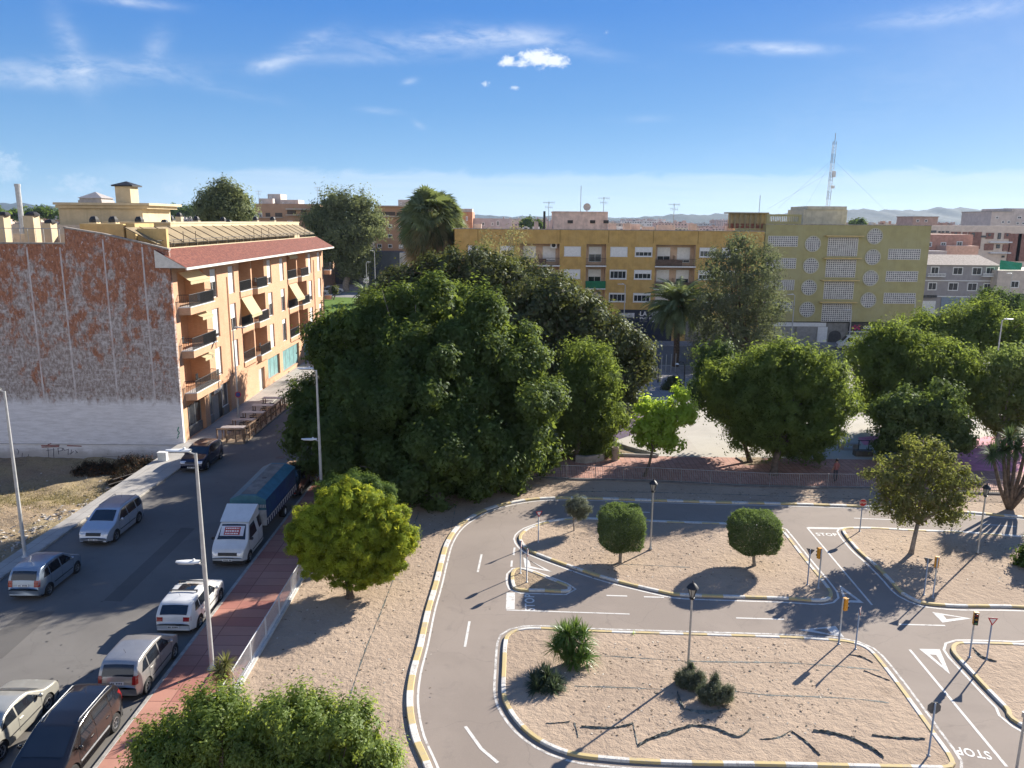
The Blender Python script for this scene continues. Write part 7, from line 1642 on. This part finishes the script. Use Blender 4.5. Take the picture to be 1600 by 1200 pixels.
m.box(bx1, bx1 + .02, -hw, hw, zt_ - .85, zt_ - .25); m.build('tarpaulin_top', tarpt, tk)
m = MB(); m.box(bx0 + .3, bx1 - .25, -.42, .42, zt_ + .004, zt_ + .02); m.build('roof_strip', M('grey_strip', (.20, .185, .16), .8, .2, 2), tk)
m = MB(); m.lathe([(.0, .02), (.14, .02), (.15, 0)], 12, ((bx0 + bx1) / 2, 0, zt_ + .02)); m.build('vent', blk, tk)
m = MB(); m.box(bx0, bx1, -hw - .02, hw + .02, zf, zf + .45); ds = m.build('dropside', M('dropside_navy', (.02, .025, .07), .5, .2, 2), tk)
for sg in (-1, 1):
    m = MB(); x = bx0 + .15
    while x < bx1 - .2: m.box(x, x + .10, sg * (hw + .022), sg * (hw + .03), zf + .04, zf + .42); m.box(x, x + .28, sg * (hw + .022), sg * (hw + .03), zf + .34, zf + .40); x += .38
    m.build('lacing', signw, ds)
m = MB(); m.box(bx1, bx1 + .05, -hw, hw, zf, zt_ - .86)
for k in range(22): y = -hw + .05 + k * .092; m.box(bx1 + .05, bx1 + .07, y, y + .05, 2.02, 2.2)
m.build('headboard', M('headboard_grey', (.42, .42, .42), .5, .15, 3), tk)
for sg in (-1, 1):
    for a in (-5.6,):
        wt = MB(); wt.lathe([(.19, 0), (.2, .02), (.33, .02), (.35, -.02), (.35, -.3), (.1, -.3)], 22, (0, 0, 0), 'Y'); wh = wt.build('wheel', rub, tk); wh.location = (a, sg * (hw - .08), .35); wh.rotation_euler = (0, 0, 0 if sg > 0 else math.pi)
        rm = MB(); rm.lathe([(.2, .01), (.17, .01), (.15, -.06), (0, -.06)], 18, (0, 0, 0), 'Y'); rm.build('rim', whitep, wh)
    m = MB(); m.box(bx0 - .02, bx0 + .02, sg * .7, sg * .95, .62, .75); m.build('tail_light', redlens, tk)
# sale notice behind the windscreen (unreadable in the photo: red card with pale lines)
m = MB(); ns = Vector((.82, 0, .72)).normalized()
def ws(u, v, lift): x = .47 + .52 * (1 - v); return Vector((x, u, 2.0 - (x - .35) * 1.01)) + Vector((.72, 0, .70)) * lift
m.quad(ws(-.62, .15, .05), ws(.62, .15, .05), ws(.62, .92, .05), ws(-.62, .92, .05)); cardo = m.build('windscreen_card', M('card_white', (.55, .57, .62), .5, .1, 3), tk)
m = MB(); m.quad(ws(-.42, .22, .056), ws(.42, .22, .056), ws(.42, .85, .056), ws(-.42, .85, .056)); m.build('red_notice', M('notice_red', (.36, .03, .03), .5, .1, 3), cardo)
m = MB(); rg = random.Random(3)
for (v0, v1) in ((.68, .78), (.46, .58), (.28, .38)):
    u = -.36
    while u < .34: l = rg.uniform(.05, .12); m.quad(ws(u, v0, .060), ws(u + l, v0, .060), ws(u + l, v1, .060), ws(u, v1, .060)); u += l + .03
m.build('notice_lines', signw, cardo)
# far vehicles
FARG = 'vehicles far off'
for (px, Y, py, rz, P, lb, nm) in ((1443, 138, 488, rad(180), V(HATCH, paint=whitep), 'white hatchback parked behind the corner of the green block', 'car'), (1463, 143, 484, rad(180), V(MPV, paint=blackp), 'dark van-like car behind the white one at the green block corner', 'car'),
    (1335, 113, 545, rad(170), V(MPV, L=5.0, H=2.1, paint=whitep, prof=[(-2.5, .5), (-2.48, 1.7), (-2.4, 2.0), (-1.2, 2.1), (.9, 2.08), (1.2, 2.0), (1.9, 1.2), (2.4, 1.0), (2.5, .5)], screen=(1.25, 1.85, .9), rear=(-2.47, -2.41, .8), side=[((.5, 1.25), (1.45, 1.2), (1.15, 1.8), (.5, 1.85))], seams=(.4,), mirror=1.4, rack=None, axles=(-1.6, 1.6)), 'white delivery van in front of the dark shop sign of the green block', 'van'),
    (516, 192, 440, rad(0), V(MPV, L=5.0, H=2.0, paint=whitep, rack=None), 'white van on the far road just beyond the orange block', 'van'), (522, 197, 434, rad(10), V(WAGON, paint=whitep), 'white car beside the far white van', 'car'),
    (660, 190, 425, rad(0), V(HATCH, paint=paint('far_blue', (.10, .20, .40), .3, .3)), 'blue-white vehicle near the fan palm foot', 'car'), (1590, 96, 560, 0, V(HATCH, paint=whitep), 'white car glimpsed at the right edge between tree crowns', 'car')):
    x = W(px, py, Y).x; car('far_vehicle', lb, nm, (x, Y, 0), rz, P, FARG)
# street lamps
LG = 'tall grey street lamps with two heads'
street_lamp('tall street lamp left, standing on the left pavement behind the pale blue hatchback', (-26.05, 39.1, .13), -.5, 9.1, False, LG)
street_lamp('tall two-headed street lamp on the red pavement nearest to us', (-12.05, 28.6, .12), -.5, 9.1, True, LG)
street_lamp('tall two-headed street lamp in front of the huge dark tree', (-11.9, 46.6, .12), -.5, 8.9, True, LG)
street_lamp('tall street lamp standing by the restaurant tables at the orange block', (-24.6, 68.2, .13), .5, 8.4, False, LG)
for (px, pyt, pyb, Y, lb, arm) in ((1242, 461, 531, 117, 'thin street lamp before the grey shutters of the green block', -.4), (1331, 485, 531, 117.2, 'thin street lamp before the dark shop sign of the green block', -.4), (1431, 466, 500, 117.5, 'thin street lamp at the right corner of the green block', -.4), (977, 445, 540, 116, 'thin street lamp in front of the ochre block beside the blue shopfront', -.4), (1566, 500, 560, 80, 'thin lamp post rising from the wide feathery tree', .4), (585, 392, 440, 190, 'far lamp post beside the dark warehouse', -.4), (572, 410, 440, 185, 'shorter far lamp post left of the warehouse lamp', .4), (1582, 428, 470, 140, 'street lamp in front of the beige house window', -.4)):
    a = W(px, pyt, Y); street_lamp(lb, (a.x, Y, 0), arm, a.z, False, 'thin distant street lamps')
park_lantern('black lantern lamp post rising from the rosemary bushes on the big island', G(1074, 1056) + Vector((0, 0, .11)), 3.95, 'black lantern lamp posts of the track')
park_lantern('black lantern lamp post on the upper island behind the cube-shaped tree', G(1016, 862) + Vector((0, 0, .13)), 4.05, 'black lantern lamp posts of the track')
park_lantern('lantern lamp post on the right island, before the spiky dracaena', G(1527, 868) + Vector((0, 0, .13)), 4.0, 'black lantern lamp posts of the track')
for (px, py, lb) in ((1068, 612, 'black arched plaza lamp right of the dark clipped bush'), (1028, 598, 'short black plaza lamp post left of the dark clipped bush')):
    a = G(px, py); t = thing('plaza_lamp', a, lb, 'lamp post'); m = MB(); H_ = 3.3
    m.tube([(0, 0, 0), (0, 0, H_ * .85), (-.15, 0, H_ * .97), (-.5, 0, H_), (-.8, 0, H_ * .95)], [.07, .06, .05, .05, .05], 8); m.build('post', blk, t, smooth=True); m = MB(); m.lathe([(.0, .0), (.22, -.02), (.1, .1), (0, .12)], 12, (-.85, 0, H_ * .92)); m.build('lamp_head', wht, t)
for i, (px, py) in enumerate(((1033, 585), (1040, 583), (1048, 582), (1055, 581))):
    a = G(px, py); m = MB(); m.bar((0, 0, 0), (0, 0, 2.2), .05, n=8); m.lathe([(.07, 2.2), (.07, 2.26), (0, 2.3)], 8); o = m.build('bollard_post', metal, None); o.location = a; tag(o, 'slim grey post in the row behind the plaza lamp', 'post', 'slim grey posts at the back of the plaza')
# signs and signals of the training track
TS = 'road signs of the training track'
def at_(px, py): return G(px, py) + Vector((0, 0, .11))
sign('stop', 'red octagonal stop sign facing us on the tip of the right island', at_(1343, 833), rad(-3), 2.05, TS)
sign('stop', 'stop sign seen from behind at the lower right corner of the big island', at_(1450, 1185), rad(176), 2.05, TS)
sign('yield', 'give way sign facing us, at the right end of the row beside the black signal', at_(1541, 1034), rad(-8), 1.95, TS)
sign('yield', 'give way sign turned sideways at the top right corner of the big island', at_(1336, 1018), rad(58), 1.95, TS)
sign('yield', 'give way sign on the left tip of the upper island beside the small olive tree', at_(841, 850), rad(22), 1.9, TS)
sign('yield', 'give way sign from behind, left of the amber signal ending the upper island', at_(1261, 917), rad(150), 1.95, TS)
sign('yield', 'give way sign seen from behind left of the amber signal on the right island', at_(1443, 933), rad(150), 1.95, TS)
sign('round', 'round sign edge-on at the upper corner of the small triangular island', at_(813, 899), rad(84), 1.85, TS)
sign('round', 'round sign edge-on standing lower in the small triangular island', at_(823, 913), rad(84), 1.85, TS)
TL = 'small traffic signals of the training track'
traffic_light('amber-cased signal seen from behind on the right end of the upper island', at_(1278, 922), rad(-160), 2.1, amber, TL)
traffic_light('amber-cased signal seen from behind on the right island', at_(1457, 937), rad(160), 2.1, amber, TL)
traffic_light('amber-cased signal at the top right corner of the big island', at_(1310, 1010), rad(110), 2.15, amber, TL)
traffic_light('signal with its black front towards us, left of the right-hand give way sign', at_(1514, 1031), rad(-18), 2.15, amber, TL)
m = MB(); a = G(1588, 1203); m.lathe([(.1, 0), (.045, .03), (.04, 2.1), (0, 2.12)], 12); m.box(-.1, .1, -.03, .03, 2.0, 2.2); o = m.build('sign_post', metal, None); o.location = a; tag(o, 'bare grey post cut by the bottom right corner of the frame', 'post')
# railings
def railing(name, label, P, h, sp, mat, zb, pr=.03, br=.011, sec=2.0):
    P = resample(P, sec); t = thing(name, Vector((P[0].x, P[0].y, zb)), label, 'railing')
    for i, (a, b) in enumerate(zip(P, P[1:])):
        m = MB(); n = int((b - a).length / sp); z0 = zb + .12; z1 = zb + h
        m.bar((a.x, a.y, z0), (b.x, b.y, z0), .018, n=6); m.bar((a.x, a.y, z1), (b.x, b.y, z1), pr * .8, n=6)
        for k in range(1, n):
            q = a + (b - a) * k / n; m.bar((q.x, q.y, z0), (q.x, q.y, z1), br, n=4, caps=False)
        m.build('rail_panel', mat, t, world=True)
        m = MB(); m.bar((a.x, a.y, zb), (a.x, a.y, z1 + .03), pr, n=8); m.build('post', mat, t, world=True)
    return t
railing('railing', 'white metal railing between the red pavement and the sand', [Vector((-10.6, 19.0)), Vector((-10.6, 55.0))], 1.05, .125, M('white_rail', (.60, .61, .62), .5, .08, 4, metal=.2), .05)
m = MB(); m.box(-10.72, -10.48, 10, 56, 0, .16); o = m.build('railing_kerb', M('pale_kerb', (.50, .48, .45), .85, .12, 3), None); tag(o, 'low pale kerb under the white railing', 'kerb')
P_ = cat_rom([(-2, 53.9), (3.35, 53.0), (10, 52.6), (17.7, 51.6), (25, 51.5), (34.5, 50.5), (60, 49.5)], 6)
railing('railing', 'long grey railing separating the training track from the plaza', P_, 1.02, .125, M('grey_rail', (.30, .29, .28), .6, .1, 4, metal=.3), .06)
o = kerb('railing_kerb', [p + Vector((0, -.02)) for p in P_], .22, .0, .14, [M('dark_kerb', (.16, .15, .14), .9, .15, 3)] * 2, None, False, 2.0); tag(o, 'low dark kerb under the long grey railing', 'kerb')
# litter bin, box, bench
a = G(961, 719); t = thing('litter_bin', a, 'beige cylindrical litter bin on the red pavers beside the planter', 'litter bin')
m = MB(); m.lathe([(.0, 0), (.27, 0), (.27, .04), (.25, .05), (.25, .95), (.27, .97), (.27, 1.05), (.22, 1.05)], 20); m.build('body', M('bin_beige', (.40, .33, .27), .8, .1, 4), t, smooth=False); m = MB(); m.lathe([(.22, 1.05), (.22, .98), (0, .97)], 20); m.build('liner', blk, t); m = MB()
for k in range(14): q = 2 * math.pi * k / 14; m.box(.255 * math.cos(q) - .012, .255 * math.cos(q) + .012, .255 * math.sin(q) - .012, .255 * math.sin(q) + .012, .06, .9)
m.build('ribs', M('bin_rib', (.34, .27, .22), .8, .1, 4), t)
a = G(262, 722); t = thing('utility_box', Vector((-26.2, a.y, .13)), 'small white utility box on the pavement by the stained wall', 'box'); m = MB(); m.box(-.32, .32, -.2, .2, 0, .62); b_ = m.build('cabinet', wht, t); bv = b_.modifiers.new('b', 'BEVEL'); bv.width = .02; m = MB(); m.box(-.35, .35, -.23, .23, .62, .67); m.build('lid', wht, t); m = MB(); m.box(-.28, .28, -.206, -.2, .05, .57); m.build('door', M('box_door', (.62, .62, .58), .5, .1, 3), t)
a = G(1325, 702); t = thing('bench', a, 'curved concrete seat on the pale plaza between the feathery trees', 'bench'); m = MB(); m.box(-.9, .9, -.25, .25, .40, .50); m.build('seat', M('stone_seat', (.34, .31, .28), .9, .1, 3), t); m = MB(); m.box(-.75, -.45, -.2, .2, 0, .397); m.build('leg', kerbc, t); m = MB(); m.box(.45, .75, -.2, .2, 0, .397); m.build('leg', kerbc, t)
a = G(1348, 712); t = thing('planter', a, 'dark low planter with two upright bars beside the concrete seat', 'planter'); m = MB(); m.box(-.7, .7, -.3, .3, 0, .45); m.build('box', M('planter_dark', (.10, .09, .08), .8, .1, 3), t); m = MB()
for x in (-.4, .4): m.bar((x, 0, .45), (x, 0, 1.25), .04, n=6)
m.bar((-.5, 0, 1.25), (.5, 0, 1.25), .03, n=6); m.build('bars', blk, t)
# restaurant terrace
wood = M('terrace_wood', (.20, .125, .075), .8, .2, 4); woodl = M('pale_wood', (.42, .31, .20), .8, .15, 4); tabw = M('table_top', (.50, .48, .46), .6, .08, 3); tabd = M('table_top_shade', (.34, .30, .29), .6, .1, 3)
m = MB(); m.box(-24.0, -21.75, 61.2, 75.0, .01, .12)
for k in range(46): m.box(-23.98, -21.77, 61.25 + .3 * k, 61.25 + .3 * k + .27, .12, .135)
o = m.build('terrace_deck', woodl, None); tag(o, 'wooden deck of the restaurant terrace over the kerb lane', 'deck')
t = thing('wooden_barrier', Vector((-21.8, 61.2, .12)), 'brown wooden barrier along the street side of the restaurant terrace', 'barrier')
y = 61.25
while y < 75.2: m = MB(); m.box(-21.85, -21.75, y, y + .1, .12, 1.2); m.build('post', wood, t, world=True); y += 1.45
for x in (-24.0, -23.25, -22.5): m = MB(); m.box(x, x + .1, 61.25, 61.35, .12, 1.2); m.build('post', wood, t, world=True)
m = MB(); m.box(-21.87, -21.73, 61.2, 75.1, 1.2, 1.27); m.box(-21.83, -21.77, 61.3, 75, .62, .7); m.box(-24.0, -21.88, 61.2, 61.36, 1.2, 1.27); m.build('top_rail', wood, t, world=True)
m = MB(); y = 61.3
for k in range(9): m.bar((-21.80, y + 1.45 * k + .1, .2), (-21.80, y + 1.45 * k + 1.35, 1.18), .03, n=5)
m.build('brace', wood, t, world=True)
def bar_table(y, label, top, L=1.9):
    t = thing('terrace_table', Vector((-23.0, y, .135)), label, 'table', 'tables of the restaurant terrace'); m = MB(); m.box(-L / 2, L / 2, -.38, .38, .98, 1.03); m.build('table_top', top, t)
    for x in (-L / 2 + .12, L / 2 - .12):
        for yy in (-.3, .3): m = MB(); m.box(x - .035, x + .035, yy - .035, yy + .035, 0, .977); m.build('leg', wood, t)
    return t
for y, lb, tp in ((62.4, 'nearest long terrace table, greyish brown top beside the navy car', tabd), (64.9, 'second long terrace table with grey top', tabd), (67.5, 'third long terrace table with sunlit white top', tabw), (70.2, 'fourth long terrace table with white top', tabw), (73.2, 'farthest terrace table, by the end of the wooden barrier', tabw)): bar_table(y, lb, tp)
ch0 = thing('terrace_chair', Vector((-23.6, 63.3, .135)), 'black chair beyond the nearest terrace table, leftmost by the pavement', 'chair', 'black chairs of the restaurant terrace'); m = MB(); m.box(-.21, .21, -.21, .21, .44, .48); m.build('seat', blk, ch0); m = MB(); m.box(-.21, .21, .19, .22, .55, .9); m.build('backrest', blk, ch0)
for x in (-.19, .19):
    for y in (-.19, .19): m = MB(); m.bar((x, y, 0), (x, y, .44), .014, n=5); m.build('leg', blk, ch0)
for (x, y) in ((-22.9, 63.4), (-22.3, 63.2), (-23.5, 65.9), (-22.8, 66.0), (-22.2, 65.8), (-23.4, 68.5), (-22.5, 68.6), (-23.3, 71.2), (-22.6, 71.3)):
    c = copy_tree(ch0); c.location = (x, y, .135); c.rotation_euler = (0, 0, random.uniform(-.5, .5)); c['label'] = 'black chair beyond the %s terrace table, %s seat of its row' % ({63: 'nearest', 65: 'second', 66: 'second', 68: 'third', 71: 'fourth'}[int(y)], 'left' if x < -23.05 else ('street-side' if x > -22.7 else 'middle'))
a = Vector((-24.55, 68.0)); t = thing('round_sign', Vector((-24.42, 68.05, .13)), 'small round red and blue parking sign on the lamp post by the terrace', 'road sign')
m = MB(); m.lathe([(0, -.01), (.27, -.01), (.27, .01), (0, .01)], 22, (.0, -.12, 2.5), 'Y'); m.build('sign_plate', redp, t); m = MB(); m.lathe([(0, -.02), (.2, -.02), (.2, -.012)], 22, (.0, -.12, 2.5), 'Y'); m.build('sign_centre', M('sign_blue', (.03, .06, .30), .5, .1, 4), t)
m = MB(); m.box(-.15, .0, -.11, -.07, 2.4, 2.6); m.build('clamp', metal, t)
# person behind the railing
def person(label, loc, rz, H=1.68):
    t = thing('person', loc, label, 'person', None, rz); s = H / 1.7
    J = {'pel': ((0, 0, .95), .15), 'wst': ((0, 0, 1.08), .125), 'chs': ((0, .01, 1.30), .15), 'nck': ((0, 0, 1.46), .055), 'hd0': ((0, -.01, 1.53), .075), 'hd1': ((0, -.01, 1.62), .088), 'hd2': ((0, 0, 1.69), .06)}
    E = [('pel', 'wst'), ('wst', 'chs'), ('chs', 'nck'), ('nck', 'hd0'), ('hd0', 'hd1'), ('hd1', 'hd2')]
    for n_, sg in (('L', -1), ('R', 1)):
        J.update({'hip' + n_: ((sg * .095, 0, .88), .095), 'kn' + n_: ((sg * .11, -.03 * sg, .50), .062), 'an' + n_: ((sg * .12, .05 * sg, .09), .042), 'to' + n_: ((sg * .13, -.13 + .05 * sg, .03), .035),
                  'sh' + n_: ((sg * .18, 0, 1.38), .055), 'el' + n_: ((sg * .25, .02, 1.10), .042), 'wr' + n_: ((sg * .24, -.12, .88), .030), 'ha' + n_: ((sg * .235, -.16, .80), .032)})
        E += [('pel', 'hip' + n_), ('hip' + n_, 'kn' + n_), ('kn' + n_, 'an' + n_), ('an' + n_, 'to' + n_), ('chs', 'sh' + n_), ('sh' + n_, 'el' + n_), ('el' + n_, 'wr' + n_), ('wr' + n_, 'ha' + n_)]
        for q in range(5):
            a = (sg * (.215 + .0 * q), -.145 - .012 * q, .77); b = (sg * (.225), -.15 - .016 * q + .01, .715 - .01 * (q % 3))
            J['f%d%s' % (q, n_)] = (b, .009); E.append(('ha' + n_, 'f%d%s' % (q, n_)))
    names = list(J); me = bpy.data.meshes.new('body'); me.from_pydata([tuple(c_ * s for c_ in J[k][0]) for k in names], [(names.index(a), names.index(b)) for a, b in E], [])
    o = bpy.data.objects.new('body', me); col.objects.link(o); o.parent = t
    sk = o.modifiers.new('skin', 'SKIN'); 
    for i, k in enumerate(names): v = me.skin_vertices[0].data[i]; v.radius = (J[k][1] * s * (1.15 if k in ('chs', 'pel') else 1), J[k][1] * s * (.8 if k in ('chs', 'pel', 'wst') else 1)); v.use_root = (k == 'pel')
    ss = o.modifiers.new('sub', 'SUBSURF'); ss.levels = 1; ss.render_levels = 2
    mt, tn, p = base_mat('person_body'); tc = tn.new('ShaderNodeTexCoord'); sp = tn.new('ShaderNodeSeparateXYZ'); tn.l.new(tc.outputs['Object'], sp.inputs[0]); z = sp.outputs[2]; ax_ = tn.m('ABSOLUTE', sp.outputs[0])
    skin = (.34, .19, .13); c = tn.mix(tn.m('MULTIPLY', tn.m('GREATER_THAN', z, .93 * s), tn.m('LESS_THAN', z, 1.44 * s)), skin, (.26, .09, .08)); arm = tn.m('MULTIPLY', tn.m('GREATER_THAN', ax_, .195 * s), tn.m('LESS_THAN', z, 1.22 * s)); c = tn.mix(arm, c, skin)
    c = tn.mix(tn.m('MULTIPLY', tn.m('LESS_THAN', z, .93 * s), tn.m('LESS_THAN', ax_, .185 * s)), c, (.05, .05, .06)); c = tn.mix(tn.m('LESS_THAN', z, .07 * s), c, (.25, .25, .25)); tn.put(p.inputs['Base Color'], c); p.inputs['Roughness'].default_value = .8
    me.materials.append(mt)
    hm = M('dark_hair', (.02, .015, .012), .7, .3, 20); m = MB()
    def hf(u, v):
        th = u * math.pi * 2; ph = v * 1.9; r_ = .105 * s
        cutf = 1.25 if math.sin(th) < -.3 else 1.9
        ph = min(ph, cutf); return (r_ * math.sin(ph) * math.cos(th) * .92, r_ * math.sin(ph) * math.sin(th) + .005, 1.625 * s + r_ * 1.12 * math.cos(ph))
    m.grid(hf, 18, 8); m.build('hair', hm, t, smooth=True)
    m = MB(); m.box(-.008, .008, -.118 * s, -.09 * s, 1.585 * s, 1.615 * s); m.box(-.05, -.022, -.101 * s, -.085 * s, 1.622 * s, 1.632 * s); m.box(.022, .05, -.101 * s, -.085 * s, 1.622 * s, 1.632 * s); m.box(-.025, .025, -.098 * s, -.08 * s, 1.545 * s, 1.553 * s); m.build('face', M('face_dark', (.16, .07, .06), .7, .1, 9), t)
    return t
person('dark-haired person in a reddish top walking on the shaded red pavers behind the railing', Vector((G(1313, 762).x + .1, 53.0, .02)), rad(200))
# ---------------------------------------------------------------- air
HAZE = True
if HAZE:
    m = MB(); m.box(-9000, 9000, -60, 8000, -3.0, 190); hz_o = m.build('haze', [], None) if False else None
    me = bpy.data.meshes.new('haze'); mb = MB(); mb.box(-9000, 9000, -60, 8000, -3.0, 190); me.from_pydata(mb.v, [], mb.f); ho = bpy.data.objects.new('haze', me); col.objects.link(ho)
    hm_ = bpy.data.materials.new('haze'); hm_.use_nodes = True; nt = hm_.node_tree; nt.nodes.clear(); out = nt.nodes.new('ShaderNodeOutputMaterial'); pv = nt.nodes.new('ShaderNodeVolumePrincipled')
    pv.inputs['Color'].default_value = (.55, .74, 1.0, 1); pv.inputs['Density'].default_value = .5e-4; pv.inputs['Anisotropy'].default_value = .2
    nt.links.new(pv.outputs[0], out.inputs['Volume']); me.materials.append(hm_); tag(ho, kind='stuff')
sc.cycles.max_bounces = 6; sc.cycles.diffuse_bounces = 3; sc.cycles.transmission_bounces = 3; sc.cycles.volume_bounces = 0
